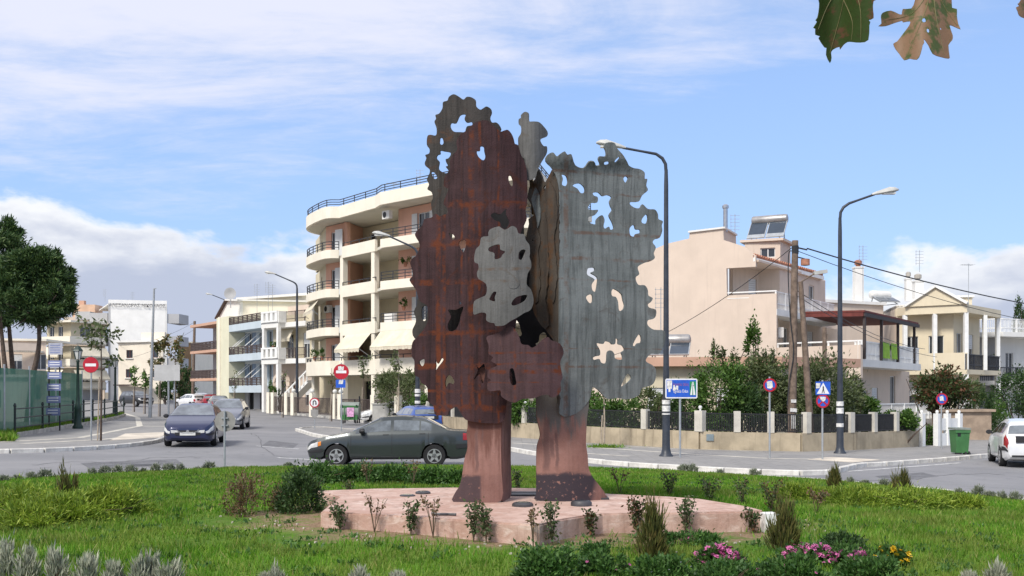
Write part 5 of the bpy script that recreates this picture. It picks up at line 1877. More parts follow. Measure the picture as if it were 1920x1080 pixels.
MB().prism([tuple(X0 + Vector((-0.5, -1.5))), tuple(X1 + Vector((0.6, -1.5))), tuple(X2 + Vector((1, 0))), tuple(X2 + Vector((0, 6))), tuple(X0 + Vector((0, 8)))], 11.6, 11.85).build('roof_slab', M_IVORY, lb)
ob = thing('orange_roof_block', (-64, 160, gz(-64)), 'peach block with an orange roof turret left of the white block', 'apartment block')
O0, O1 = V2(((120 - 960) / F * 160, 160)), V2(((196 - 960) / F * 160, 160))
Wall(ob, O0, O1, gz(-64), 13.2, M_PEACH, [(3, 4.2, 10.8, 12.2, 'w')])
MB().prism([tuple(O0), tuple(O1), tuple(O1 + Vector((0, 8))), tuple(O0 + Vector((0, 8)))], 13.2, 13.35).build('roof_slab', M_PEACH, ob)
c = pt(157, 585, 161)
MB().box((c.x, c.y + 1.5, 14.3), (3.4, 3, 2.0)).build('roof_room', mat('orange_render', (0.62, 0.42, 0.29), 0.9, 0.1, 1), ob)
MB().box((c.x - 0.8, c.y + 1.5, 15.6), (0.8, 0.8, 0.8)).build('chimney', M_TERRA, ob)
for z in (6.6, 9.8, 12.8):
    c = pt(160, 650, 158)
    MB().box((c.x, c.y, z + 0.55), (2.2, 2.0, 1.2)).build('balcony', M_GREYW, ob)
pb = thing('peach_block', (-55, 120, gz(-55)), 'peach house with awnings behind the pine trunks', 'house')
N0, N1 = V2(((-60 - 960) / F * 125, 125)), V2(((86 - 960) / F * 128, 128))
Wall(pb, N0, N1, gz(-58), 8.2, M_PEACH, [(1.5, 2.7, 4.8, 6.6, 'w'), (4.6, 5.8, 4.8, 6.6, 'ws'), (7.2, 8.4, 4.8, 6.6, 'w'), (2, 3.2, 1.2, 3, 'ws'), (6.6, 7.8, 1.2, 3, 'w')])
for z in (3.9, 7.0):
    o_ = [N0 + Vector((3, -1.3)), N1 + Vector((-0.2, -1.3))]
    MB().prism([tuple(o_[0]), tuple(o_[1]), tuple(N1 + Vector((-0.2, 0))), tuple(N0 + Vector((3, 0)))], z - 0.2, z).build('balcony_slab', M_IVORY, pb)
    parapet(pb, o_, z - 0.21, z + 0.85, 0.14, M_PEACH)
MB().prism([tuple(N0), tuple(N1 + Vector((0.2, -0.3))), tuple(N1 + Vector((0, 9))), tuple(N0 + Vector((0, 9)))], 8.2, 8.45).build('roof_slab', M_IVORY, pb)
# terracotta-walled house glimpsed between the street trees
tb = thing('ochre_house', (-46, 160, gz(-46)), 'small ochre house far down the left street', 'house')
Wall(tb, ((333 - 960) / F * 165, 165), ((362 - 960) / F * 163, 163), gz(-50), 9.6, wall_mat('ochre_render', (0.46, 0.30, 0.17)), [(0.8, 1.6, 7.6, 8.8, 'w')])
Wall(tb, ((362 - 960) / F * 163, 163), (-47.5, 171), gz(-50), 9.6, M_IVORY)
MB().prism([((331 - 960) / F * 165, 164.8), ((362 - 960) / F * 163, 162.7), (-47.5, 171), (-50, 172)], 9.6, 9.8).build('roof_slab', M_IVORY, tb)
# ================================================================== street furniture
M_LAMPH = mat('lamp_head', (0.45, 0.45, 0.42), 0.45, 0.1, 4)
M_LENS = mat('lamp_lens', (0.62, 0.62, 0.58), 0.25, 0.05, 4)
M_STICK = mat('paper_sticker', (0.66, 0.65, 0.62), 0.8, 0.25, 14)
M_RED = mat('sign_red', (0.42, 0.012, 0.028), 0.45, 0.12, 6)
M_BLUE = mat('sign_blue', (0.022, 0.10, 0.50), 0.4, 0.12, 6)
M_SWHITE = mat('sign_white', (0.74, 0.74, 0.74), 0.45, 0.06, 6)
M_SBACK = mat('sign_back', (0.30, 0.29, 0.27), 0.5, 0.15, 5, metal=0.3)
M_GREENS = mat('sign_green', (0.015, 0.22, 0.08), 0.45, 0.1, 6)
M_BLACKS = mat('sign_black', (0.015, 0.015, 0.017), 0.5, 0.1, 6)


def disc(q, c, r, y, th=0.004, seg=28, inner=None):
    """vertical disc facing the camera side (-Y)"""
    cx, cz = c
    if inner is None:
        b = len(q.v)
        q.v += [(cx + r * math.cos(2 * PI * k / seg), y, cz + r * math.sin(2 * PI * k / seg)) for k in range(seg)]
        q.v += [(cx + r * math.cos(2 * PI * k / seg), y + th, cz + r * math.sin(2 * PI * k / seg)) for k in range(seg)]
        q.f.append(tuple(b + k for k in range(seg)))
        q.f.append(tuple(b + seg + k for k in reversed(range(seg))))
        for k in range(seg):
            k2 = (k + 1) % seg
            q.f.append((b + k2, b + k, b + seg + k, b + seg + k2))
    else:
        b = len(q.v)
        for rr, yy in ((r, y), (inner, y), (r, y + th), (inner, y + th)):
            q.v += [(cx + rr * math.cos(2 * PI * k / seg), yy, cz + rr * math.sin(2 * PI * k / seg)) for k in range(seg)]
        for k in range(seg):
            k2 = (k + 1) % seg
            q.f.append((b + k, b + k2, b + seg + k2, b + seg + k))
            q.f.append((b + 2 * seg + k2, b + 2 * seg + k, b + 3 * seg + k, b + 3 * seg + k2))
            q.f.append((b + k2, b + k, b + 2 * seg + k, b + 2 * seg + k2))
            q.f.append((b + seg + k, b + seg + k2, b + 3 * seg + k2, b + 3 * seg + k))
    return q


def plate_xz(q, pts, y, th=0.004):
    return q.slabpoly([(x, y, z) for x, z in pts], (0, -1, 0), th)


def rect_xz(q, x0, x1, z0, z1, y, th=0.004):
    return q.box(((x0 + x1) / 2, y - th / 2, (z0 + z1) / 2), (x1 - x0, th, z1 - z0))


# ------------------------------------------------------------------ street lamps
def street_lamp(px, base, bend, hx, hy, label, r=0.085, stick=()):
    g = gp(px, base)
    d = g.y
    o = thing('street_lamp', (g.x, d, g.z), label, 'street lamp', 'street lamps round the junction')
    zb = zat(bend, d)
    hp = pt(hx, hy, d)
    sg = 1 if hp.x > g.x else -1
    gzv = g.z + 0.1
    MB().lathe([(r * 2.6, 0), (r * 2.5, 0.05), (r * 1.9, 0.1), (r * 1.5, 0.25), (r * 1.35, 1.2), (r * 1.05, 3.0), (r * 0.8, zb - gzv - 0.5), (r * 0.62, zb - gzv)], (g.x, d, gzv), 14).build('post', M_POST, o, smooth=50)
    e = Vector((hp.x - sg * 0.45, d, hp.z - 0.12))
    st_ = Vector((g.x, d, zb))
    L = abs(e.x - g.x)
    pts = [st_ + Vector((0, 0, -0.1)), st_ + Vector((sg * 0.02, 0, 0.18)), st_ + Vector((sg * 0.12, 0, 0.36)), st_ + Vector((sg * 0.32, 0, 0.5))]
    pts += [pts[-1] + (e - pts[-1]) * u for u in (0.35, 0.7, 1.0)]
    MB().tube(pts, [r * 0.62] * 3 + [r * 0.55] + [r * 0.45] * 3, 8).build('arm', M_POST, o, smooth=60)
    h = MB()
    b = len(h.v)
    hd = (hp - e)
    dirx = Vector((sg, 0, 0.18)).normalized()
    up = Vector((-0.18 * sg, 0, 1)).normalized()
    for u, w_, t in ((-0.1, 0.05, 0.05), (0.05, 0.09, 0.09), (0.3, 0.14, 0.13), (0.55, 0.17, 0.17), (0.75, 0.14, 0.12), (0.86, 0.05, 0.04)):
        c = e + dirx * u
        for k in range(10):
            a = 2 * PI * k / 10
            s_ = math.sin(a)
            h.v.append(tuple(c + Vector((0, 1, 0)) * w_ * math.cos(a) + up * (t * s_ if s_ > 0 else 0.35 * t * s_)))
    for i in range(5):
        for k in range(10):
            k2 = (k + 1) % 10
            h.f.append((i * 10 + k, i * 10 + k2, (i + 1) * 10 + k2, (i + 1) * 10 + k))
    h.f.append(tuple(range(10)))
    h.f.append(tuple(50 + k for k in range(10)))
    ho = h.build('lamp_head', M_LAMPH, o, smooth=60)
    lc = e + dirx * 0.5 - up * 0.06
    MB().box(lc, (0.42, 0.2, 0.05)).build('lens', M_LENS, ho)
    for k, (yp, hh) in enumerate(stick):
        z = zat(yp, d)
        rr = r * 1.5
        MB().lathe([(rr, -hh / 2), (rr, hh / 2)], (g.x, d, z), 14).build('sticker', M_STICK, o, smooth=60)
    return o


street_lamp(1249, 862, 318, 1141, 270, 'tall dark street lamp beside the blue motorway sign, arm pointing left over the sculpture', 0.088, ((754, 0.14), (766, 0.18), (776, 0.05)))
street_lamp(1575, 856, 408, 1664, 358, 'tall dark street lamp in front of the peach house, arm pointing right', 0.085, ((757, 0.16), (770, 0.2), (797, 0.13)))
street_lamp(557, 777, 540, 505, 511, 'dark street lamp between the balustrade house and the apartment block', 0.11)
street_lamp(433, 757, 572, 391, 551, 'dark street lamp in front of the blue house, farthest of all', 0.12)
street_lamp(783, 808, 480, 712, 438, 'street lamp half hidden behind the left edge of the sculpture', 0.10, ((733, 0.2), (741, 0.12), (754, 0.14)))


# ------------------------------------------------------------------ old-style lanterns
def lantern(px, base, top, label):
    g = gp(px, base)
    x, d, z = g.x, g.y, g.z + 0.1
    H = zat(top, d) - z
    M_GRN = mat('dark_green_iron', (0.012, 0.032, 0.024), 0.45, 0.2, 5)
    o = thing('lantern_post', (x, d, z), label, 'lantern', 'old-style lantern posts on the left pavement')
    MB().lathe([(0.24, 0), (0.24, 0.12), (0.17, 0.2), (0.15, 0.9), (0.17, 0.95), (0.1, 1.15), (0.075, 1.5), (0.06, H - 0.8), (0.09, H - 0.75), (0.05, H - 0.68)], (x, d, z), 12).build('post', M_GRN, o, smooth=45)
    MB().lathe([(0.11, H - 0.66), (0.2, H - 0.3), (0.2, H - 0.28)], (x, d, z), 6).build('glass', M_LENS, o)
    MB().lathe([(0.25, H - 0.28), (0.22, H - 0.22), (0.1, H - 0.08), (0.04, H - 0.05), (0.02, H)], (x, d, z), 6).build('roof', M_GRN, o)
    q = MB()
    for k in range(6):
        a = 2 * PI * k / 6
        q.bar((x + 0.115 * math.cos(a), d + 0.115 * math.sin(a), z + H - 0.67), (x + 0.205 * math.cos(a), d + 0.205 * math.sin(a), z + H - 0.28), 0.025)
    q.build('lantern_bars', M_GRN, o)
    return o


lantern(146, 808, 647, 'dark green lantern post standing at the railing beside the direction boards')
lantern(216, 787, 668, 'dark green lantern post farther along the railing, left of the parked pickup')


# ------------------------------------------------------------------ signs
def sign_base(px, base, ztop, label, r=0.03, name='road_sign', cat='road sign', on_lawn=False, d=None):
    g = gp(px, base)
    if d is not None:
        g = Vector(((px - 960) / F * d, d, 0))
        g.z = lawn_z(g.x, g.y) if on_lawn else gz(g.x)
    z0 = g.z + (0.0 if on_lawn else 0.1)
    o = thing(name, (g.x, g.y, z0), label, cat)
    zt = zat(ztop, g.y)
    MB().tube([(g.x, g.y, z0 - 0.02), (g.x, g.y, zt)], r, 10).build('pole', M_GALV, o, smooth=60)
    return o, g.x, g.y


def scale_at(d):
    return d / F


def ell(cx, cz, rx, rz, n=16):
    return [(cx + rx * math.cos(2 * PI * k / n), cz + rz * math.sin(2 * PI * k / n)) for k in range(n)]


# no entry, left
for px, base, cy, rpx, lab, stick, below in ((171, 831, 684, 14.8, 'red no-entry sign on the left pavement beside a thin young tree', False, False),
                                             (640, 813, 697, 14.2, 'red no-entry sign with torn white sticker on the splitter island', True, True)):
    o, x, d = sign_base(px, base, cy - 17, lab)
    s_ = scale_at(d)
    z, r = zat(cy, d), rpx * s_
    f = disc(MB(), (x, z), r, d - 0.05, 0.006).build('disc', M_RED, o)
    disc(MB(), (x, z), r * 1.03, d - 0.042, 0.004, inner=r * 0.9).build('rim', M_SBACK, f)
    rect_xz(MB(), x - r * 0.68, x + r * 0.68, z - r * 0.2, z + r * 0.16, d - 0.051, 0.003).build('bar', M_SWHITE, f)
    if stick:
        plate_xz(MB(), [(x - r * 0.42, z + r * 0.2), (x + r * 0.30, z + r * 0.2), (x + r * 0.36, z + r * 0.72), (x + r * 0.1, z + r * 0.62), (x - r * 0.05, z + r * 0.75), (x - r * 0.4, z + r * 0.7)], d - 0.052, 0.002).build('sticker', M_STICK, f)
    if below:
        q = rect_xz(MB(), x - 10 * s_, x + 8 * s_, zat(727, d), zat(712, d), d - 0.04).build('panel', M_BLUE, o)
        plate_xz(MB(), [(x - 5 * s_, zat(720, d)), (x + 3 * s_, zat(720, d)), (x + 4 * s_, zat(713, d)), (x - 4 * s_, zat(713, d))], d - 0.045, 0.002).build('sticker', M_STICK, q)

# no U-turn
o, x, d = sign_base(590, 809, 745, 'round no-U-turn sign on the low splitter island', 0.025)
s_ = scale_at(d)
z, r = zat(755, d), 9.4 * s_
f = disc(MB(), (x, z), r, d - 0.05, 0.006).build('disc', M_SWHITE, o)
disc(MB(), (x, z), r, d - 0.053, 0.003, inner=r * 0.78).build('red_ring', M_RED, f)
q = MB()
ap = [(x - r * 0.28, z - r * 0.45), (x - r * 0.28, z + r * 0.1)] + [(x - r * 0.28 * math.cos(t), z + r * 0.12 + r * 0.28 * math.sin(t)) for t in (0.5, 1.0, 1.57, 2.1, 2.6)] + [(x + r * 0.28, z + r * 0.1), (x + r * 0.28, z - r * 0.2)]
for a, b in zip(ap, ap[1:]):
    q.bar((a[0], d - 0.054, a[1]), (b[0], d - 0.054, b[1]), 0.004, r * 0.2, (0, 0, 1)) if abs(a[0] - b[0]) > 1e-6 and False else q.tube([(a[0], d - 0.053, a[1]), (b[0], d - 0.053, b[1])], r * 0.10, 6)
plate_xz(q, [(x + r * 0.08, z - r * 0.18), (x + r * 0.48, z - r * 0.18), (x + r * 0.28, z - r * 0.5)], d - 0.053, 0.003)
q.build('u_turn_arrow', M_BLACKS, f)
plate_xz(MB(), [(x - 7 * s_, zat(768, d)), (x + 7 * s_, zat(768, d)), (x + 7 * s_, zat(779, d)), (x, zat(785, d)), (x - 7 * s_, zat(779, d))], d - 0.04, 0.006).build('shield_panel', M_SBACK, o)

# back of a round sign near the kerb
o, x, d = sign_base(421, 886, 770, 'grey back of a round sign on a thin pole at the island edge', 0.024, on_lawn=True, d=26.2)
z = zat(790, d)
disc(MB(), (x, z), 19.5 * scale_at(d), d + 0.045, 0.006).build('disc', M_SBACK, o)
MB().box((x, d + 0.02, z + 0.08), (0.16, 0.04, 0.03)).box((x, d + 0.02, z - 0.1), (0.16, 0.04, 0.03)).build('clamp', M_GALV, o)

# blue motorway sign
o, x, d = sign_base(1275, 864, 715, 'blue motorway direction sign with white border and green symbol by the lamp post', 0.035)
s_ = scale_at(d)
X = lambda p: (p - 960) / F * d
Z = lambda p: zat(p, d)
rr = [(X(1247), Z(745)), (X(1249), Z(747)), (X(1305), Z(747)), (X(1307), Z(745)), (X(1307), Z(712)), (X(1305), Z(710)), (X(1249), Z(710)), (X(1247), Z(712))]
bd = plate_xz(MB(), rr, d - 0.05, 0.008).build('border', M_SWHITE, o)
rect_xz(MB(), X(1249.3), X(1304.8), Z(744.6), Z(712.3), d - 0.058, 0.003).build('face', M_BLUE, bd)
rect_xz(MB(), X(1292.5), X(1304), Z(741), Z(715), d - 0.061, 0.003).build('motorway_field', M_GREENS, bd)
q = MB()
plate_xz(q, [(X(1293.5), Z(740.5)), (X(1297.3), Z(740.5)), (X(1298.0), Z(716)), (X(1297.2), Z(716))], d - 0.064, 0.002)
plate_xz(q, [(X(1299.2), Z(740.5)), (X(1303.2), Z(740.5)), (X(1299.6), Z(716)), (X(1298.8), Z(716))], d - 0.064, 0.002)
rect_xz(q, X(1295.5), X(1301), Z(724), Z(722.6), d - 0.064, 0.002)
q.build('motorway_symbol', M_SWHITE, bd)
M_DRED = mat('faded_red_letter', (0.30, 0.10, 0.22), 0.6, 0.2, 8)
lettering(bd, 'Εγνατία Οδός', (X(1276), d - 0.062, Z(721.2)), 0, 0.125, M_DRED, sx_=0.62)
lettering(bd, 'Egnatia Odos', (X(1276), d - 0.062, Z(733.6)), 0, 0.14, M_SWHITE, sx_=0.62)
plate_xz(MB(), [(X(1250.2), Z(713.3)), (X(1259.6), Z(713.3)), (X(1259.2), Z(729.5)), (X(1256.8), Z(728.5)), (X(1256.4), Z(735)), (X(1253), Z(735)), (X(1252.6), Z(728.5)), (X(1250.4), Z(729.5))], d - 0.062, 0.002).build('sticker', M_STICK, bd)
plate_xz(MB(), [(X(1261), Z(732)), (X(1262), Z(722)), (X(1264.5), Z(722)), (X(1266), Z(728)), (X(1267.5), Z(723)), (X(1271), Z(723.5)), (X(1271), Z(732)), (X(1268), Z(730)), (X(1264), Z(732.5))], d - 0.066, 0.002).build('sticker', M_STICK, bd)


def no_parking(px, base, cy, rpx, label, cross=False, square=None, stick=None):
    o, x, d = sign_base(px, base, (square[1] if square else cy - rpx) - 3, label)
    s_ = scale_at(d)
    z, r = zat(cy, d), rpx * s_
    f = disc(MB(), (x, z), r, d - 0.05, 0.006).build('disc', M_BLUE, o)
    disc(MB(), (x, z), r, d - 0.053, 0.003, inner=r * 0.76).build('red_ring', M_RED, f)
    for sg in ((1, -1) if cross else (1,)):
        q = MB()
        a, b = Vector((x - r * 0.56 * sg, d - 0.0535, z + r * 0.56)), Vector((x + r * 0.56 * sg, d - 0.0535, z - r * 0.56))
        q.bar(a, b, 0.003, r * 0.2) if False else plate_xz(q, [(a.x + r * 0.08, a.z + r * 0.08 * sg), (a.x - r * 0.08, a.z - r * 0.08 * sg), (b.x - r * 0.08, b.z - r * 0.08 * sg), (b.x + r * 0.08, b.z + r * 0.08 * sg)], d - 0.053 - (0.0004 if sg < 0 else 0), 0.002)
        q.build('red_stripe', M_RED, f)
    if stick:
        plate_xz(MB(), [(x + r * a, z + r * b) for a, b in stick], d - 0.057, 0.002).build('sticker', M_STICK, f)
    if square:
        x0, y0, x1, y1 = square
        X = lambda p: (p - 960) / F * d
        Z = lambda p: zat(p, d)
        sq = rect_xz(MB(), X(x0), X(x1), Z(y1), Z(y0), d - 0.05, 0.006).build('crossing_panel', M_BLUE, o)
        mx = (x0 + x1) / 2 + 0.3
        plate_xz(MB(), [(X(x0 + 2), Z(y1 - 2.2)), (X(x1 - 2), Z(y1 - 2.2)), (X(mx), Z(y0 + 2))], d - 0.057, 0.002).build('white_triangle', M_SWHITE, sq)
        q = MB()
        disc(q, (X(mx), Z(y0 + 9)), 0.9 * s_, d - 0.062, 0.002, 10)
        plate_xz(q, [(X(mx - 1.3), Z(y0 + 10)), (X(mx + 1.3), Z(y0 + 10)), (X(mx + 1.2), Z(y0 + 14)), (X(mx + 2.6), Z(y1 - 3.4)), (X(mx + 1.2), Z(y1 - 3.4)), (X(mx), Z(y0 + 16)), (X(mx - 1.8), Z(y1 - 3.4)), (X(mx - 3.0), Z(y1 - 3.4)), (X(mx - 1.0), Z(y0 + 14.5))], d - 0.0605, 0.002)
        q.build('walking_figure', M_BLACKS, sq)
        plate_xz(MB(), [(X(x0 + 0.4), Z(y0 + 3)), (X(x0 + 9), Z(y0 + 3)), (X(x0 + 7), Z(y0 + 12)), (X(x0 + 0.6), Z(y0 + 13))], d - 0.063, 0.002).build('sticker', M_STICK, sq)
    return o


no_parking(1443, 866, 722, 12.6, 'round no-parking sign with white sticker on the right pavement, left of the utility pole', False, None, [(-0.5, 0.5), (0.3, 0.62), (0.42, -0.3), (0.1, -0.55), (-0.4, -0.45)])
no_parking(1542, 868, 752, 12.8, 'blue pedestrian-crossing sign above a round no-stopping sign', True, (1528.5, 715.5, 1556, 740.5), [(-0.5, 0.65), (0.45, 0.6), (0.35, 0.1), (0.0, -0.1), (-0.3, 0.2)])
no_parking(1765, 846, 748, 11.0, 'round no-parking sign behind the green bin at right', False, None, [(-0.4, 0.4), (0.2, 0.55), (0.35, -0.3), (-0.35, -0.35)])

# blank back of a big rectangular sign on two poles
o, x, d = sign_base(316, 789, 684, 'blank grey back of a rectangular sign on two poles down the left street', 0.06)
X = lambda p: (p - 960) / F * d
MB().tube([(X(326), d + 0.1, gz(x)), (X(326), d + 0.1, zat(684, d))], 0.04, 8).build('pole', M_GALV, o)
rect_xz(MB(), X(290), X(338), zat(714, d), zat(684, d), d - 0.08, 0.01).build('panel', mat('pale_sign_back', (0.46, 0.46, 0.45), 0.6, 0.08, 2), o)

# stack of small direction boards
o = thing('direction_boards', tuple(gp(104, 812)), 'column of six small blue-grey direction boards on two dark posts by the railing', 'direction sign')
g = gp(104, 812)
d = g.y
X = lambda p: (p - 960) / F * d
for p in (92, 112):
    MB().tube([(X(p), d, g.z), (X(p), d, zat(643, d))], 0.035, 8).build('post', M_IRON, o)
M_BRD = mat('faded_blue_board', (0.17, 0.20, 0.36), 0.5, 0.15, 5)
M_BRD2 = mat('faded_grey_board', (0.36, 0.37, 0.42), 0.5, 0.15, 5)
for k, (yc, hh) in enumerate(((654, 11), (682, 6), (704, 6.5), (726, 6.5), (749, 6.5), (772, 7))):
    off = -k * 0.9
    b_ = rect_xz(MB(), X(92 + off), X(118 + off), zat(yc + hh, d), zat(yc - hh, d), d - 0.04, 0.02).build('board', M_BRD2 if k == 0 else M_BRD, o)
    q = MB()
    for zz in ((-0.45, 0.3) if k else (-0.6, -0.2, 0.2, 0.6)):
        rect_xz(q, X(95 + off), X(114 + off), zat(yc + hh * zz + 1.0, d), zat(yc + hh * zz - 0.6, d), d - 0.061, 0.002)
    q.build('faded_text_line', M_SWHITE if k else M_BRD, b_)


# ------------------------------------------------------------------ rubbish bins
M_BIN = mat('green_plastic', (0.055, 0.17, 0.058), 0.5, 0.15, 3)
M_LID = mat('grey_green_lid', (0.21, 0.24, 0.21), 0.55, 0.15, 3)
M_RUB = mat('black_rubber', (0.018, 0.018, 0.019), 0.75, 0.15, 6)
g = gp(657, 797)
d, x, z = g.y, g.x, g.z + 0.1
o = thing('waste_container', (x, d, z), 'large green wheeled container with pink poster in front of the apartment block', 'waste container')
w_ = 17 * d / F
hh = zat(757, d) - z
q = MB()
v = []
for zz, k in ((0.22, 0.86), (hh - 0.1, 1.0)):
    v += [(x - w_ * k, d - 0.5 * k, z + zz), (x + w_ * k, d - 0.5 * k, z + zz), (x + w_ * k, d + 0.5 * k, z + zz), (x - w_ * k, d + 0.5 * k, z + zz)]
q.add(v, [(3, 2, 1, 0), (4, 5, 6, 7), (0, 1, 5, 4), (1, 2, 6, 5), (2, 3, 7, 6), (3, 0, 4, 7)])
for k in (-0.5, 0, 0.5):
    q.box((x + w_ * k, d - 0.49, z + hh * 0.55), (0.05, 0.06, hh * 0.6))
q.build('body', M_BIN, o)
MB().lathe([(0.52, -w_ * 1.02), (0.52, w_ * 1.02)], (x, d, z + hh - 0.42), 20, 'X').build('lid', M_LID, o, smooth=30)
for dx in (-0.8, 0.8):
    MB().box((x + w_ * dx, d, z + hh - 0.1), (0.06, 1.15, 0.08)).build('lifting_arm', M_IRON, o)
for dx in (-0.7, 0.7):
    for dy in (-0.35, 0.35):
        MB().lathe([(0.1, -0.03), (0.1, 0.03)], (x + w_ * dx, d + dy, z + 0.1), 12, 'X').build('wheel', M_RUB, o)
rect_xz(MB(), x - 4 * d / F, x + 9 * d / F, zat(781, d), zat(764, d), d - 0.525, 0.004).build('poster', mat('pink_poster', (0.62, 0.33, 0.52), 0.8, 0.35, 9), o)

g = gp(1799, 857)
d, x, z = g.y, g.x, g.z + 0.06
o = thing('wheelie_bin', (x, d, z), 'green wheelie bin with grey lid at the right kerb', 'waste bin')
w_ = 13.2 * d / F
hh = zat(802, d) - z
q = MB()
v = []
for zz, k in ((0.10, 0.82), (hh - 0.08, 1.0)):
    v += [(x - w_ * k, d - 0.3 * k, z + zz), (x + w_ * k, d - 0.3 * k, z + zz), (x + w_ * k, d + 0.3 * k, z + zz), (x - w_ * k, d + 0.3 * k, z + zz)]
q.add(v, [(3, 2, 1, 0), (4, 5, 6, 7), (0, 1, 5, 4), (1, 2, 6, 5), (2, 3, 7, 6), (3, 0, 4, 7)])
q.box((x, d - 0.3, z + hh - 0.12), (w_ * 2.1, 0.05, 0.1))
q.build('body', M_BIN, o)
q = MB().box((x, d, z + hh - 0.03), (w_ * 2.15, 0.68, 0.06))
q.bar((x - w_ * 0.9, d + 0.36, z + hh - 0.02), (x + w_ * 0.9, d + 0.36, z + hh - 0.02), 0.05)
q.build('lid', M_LID, o)
for dx in (0.45, 0.95):
    MB().lathe([(0.05, -0.035), (0.11, -0.03), (0.11, 0.03), (0.05, 0.035)], (x + w_ * dx, d - 0.2, z + 0.05), 14, 'X').build('wheel', M_RUB, o)
MB().box((x - w_ * 0.5, d - 0.2, z + 0.05), (0.2, 0.1, 0.12)).build('foot', M_RUB, o)
rect_xz(MB(), x - w_ * 0.75, x - w_ * 0.3, z + hh - 0.3, z + hh - 0.17, d - 0.29, 0.006).build('label_plate', M_IRON, o)

# ------------------------------------------------------------------ utility poles and wires
g = gp(1484, 847)
UP = Vector((g.x, g.y, g.z))
zt = zat(451, UP.y)
up_ = thing('utility_pole', tuple(UP), 'thick wooden utility pole with lamp arm and stuck-on papers on the right pavement', 'utility pole')
MB().tube([UP, Vector((UP.x + 0.06, UP.y, zt * 0.5)), Vector((UP.x + 0.14, UP.y, zt))], [0.17, 0.15, 0.115], 10).build('shaft', M_WOODP, up_, smooth=60)
tp = Vector((UP.x + 0.14, UP.y, zt))
MB().lathe([(0.13, -0.5), (0.135, -0.2)], tp, 10).build('steel_band', M_IRON, up_)
q = MB()
q.bar(tp + Vector((0, 0, -0.25)), tp + Vector((0.45, 0, -0.35)), 0.05)
q.bar(tp + Vector((0, 0, -0.6)), tp + Vector((0.4, 0, -0.7)), 0.04)
q.build('bracket', M_IRON, up_)
MB().lathe([(0.05, -0.95), (0.17, -0.93), (0.17, -0.7), (0.05, -0.68)], tp + Vector((0.38, 0, 0)), 10).build('insulator', M_TILE, up_)
la = pt(1500, 530, UP.y)
lb_ = pt(1527, 513, UP.y)
MB().tube([la, lb_], 0.03, 6).build('lamp_arm', M_WOODP, up_)
MB().box((lb_ + Vector((0.22, 0, 0.05))), (0.5, 0.22, 0.13), 0, Matrix.Rotation(-0.15, 3, 'Y')).build('lamp_head', M_LAMPH, up_)
cb = [tp + Vector((-0.14, -0.02, -0.4)), pt(1479, 475, UP.y), pt(1478, 520, UP.y), pt(1482, 600, UP.y - 0.16), pt(1488, 660, UP.y - 0.18), pt(1480, 715, UP.y - 0.18), pt(1476, 760, UP.y - 0.19)]
MB().tube(smooth2([Vector(c) for c in cb], 4), 0.022, 6).build('cable', M_IRON, up_)
for yp, hh, ww in ((752, 0.12, 0.2), (769, 0.14, 0.26), (791, 0.5, 0.16)):
    c = pt(1488, yp, UP.y - 0.175)
    MB().box(c, (ww, 0.006, hh), 0.12, Matrix.Rotation(0.1 if ww > 0.2 else 0, 3, 'Y')).build('paper_notice', M_STICK, up_)
g2 = gp(1527, 848)
a2, b2 = Vector((g2.x, g2.y + 0.3, g2.z)), pt(1501, 528, g2.y + 0.1)
o = setp(MB().tube([a2, (a2 + b2) / 2, b2], [0.14, 0.12, 0.09], 10).build('brace_pole', M_WOODP, None, 60), 'leaning wooden brace pole propping the thick utility pole', 'pole')
g3 = pt(1546, 735, 48)
o = setp(MB().tube([(g3.x, 48, gz(g3.x)), pt(1546, 614, 48)], [0.12, 0.1], 8).build('short_pole', M_WOODP), 'short wooden pole standing in the garden behind the crossing sign', 'pole')
g4 = gp(281, 786)
o = thing('steel_mast', tuple(g4), 'tall pale steel mast in front of the pale yellow corner house', 'mast')
MB().tube([g4, pt(289, 541, g4.y)], [0.13, 0.06], 8).build('shaft', M_GALV, o, smooth=60)
MB().bar(pt(289, 541, g4.y), pt(293, 541, g4.y), 0.05).build('hook', M_GALV, o)
g5 = gp(361, 762)
o = thing('utility_pole', tuple(g5), 'wooden utility pole with a small lamp arm before the lime-cream end wall', 'utility pole')
MB().tube([g5, pt(365, 602, g5.y)], [0.2, 0.14], 8).build('shaft', M_WOODP, o, smooth=60)
MB().tube([pt(365, 654, g5.y), pt(352, 651, g5.y), pt(398, 648, g5.y)][0:1] + [pt(398, 649, g5.y)], 0.05, 6).build('lamp_arm', M_GALV, o)
MB().box(pt(398, 649, g5.y), (0.6, 0.3, 0.2)).build('lamp_head', M_LAMPH, o)
TP5 = pt(365, 604, g5.y)


def wire(a, b, sag, label, r=0.014, n=14):
    a, b = Vector(a), Vector(b)
    pts = [a + (b - a) * (i / n) - Vector((0, 0, sag * 4 * (i / n) * (1 - i / n))) for i in range(n + 1)]
    o = MB().tube(pts, r, 5).build('overhead_wire', M_IRON)
    setp(o, label, 'wire', 'overhead wires')


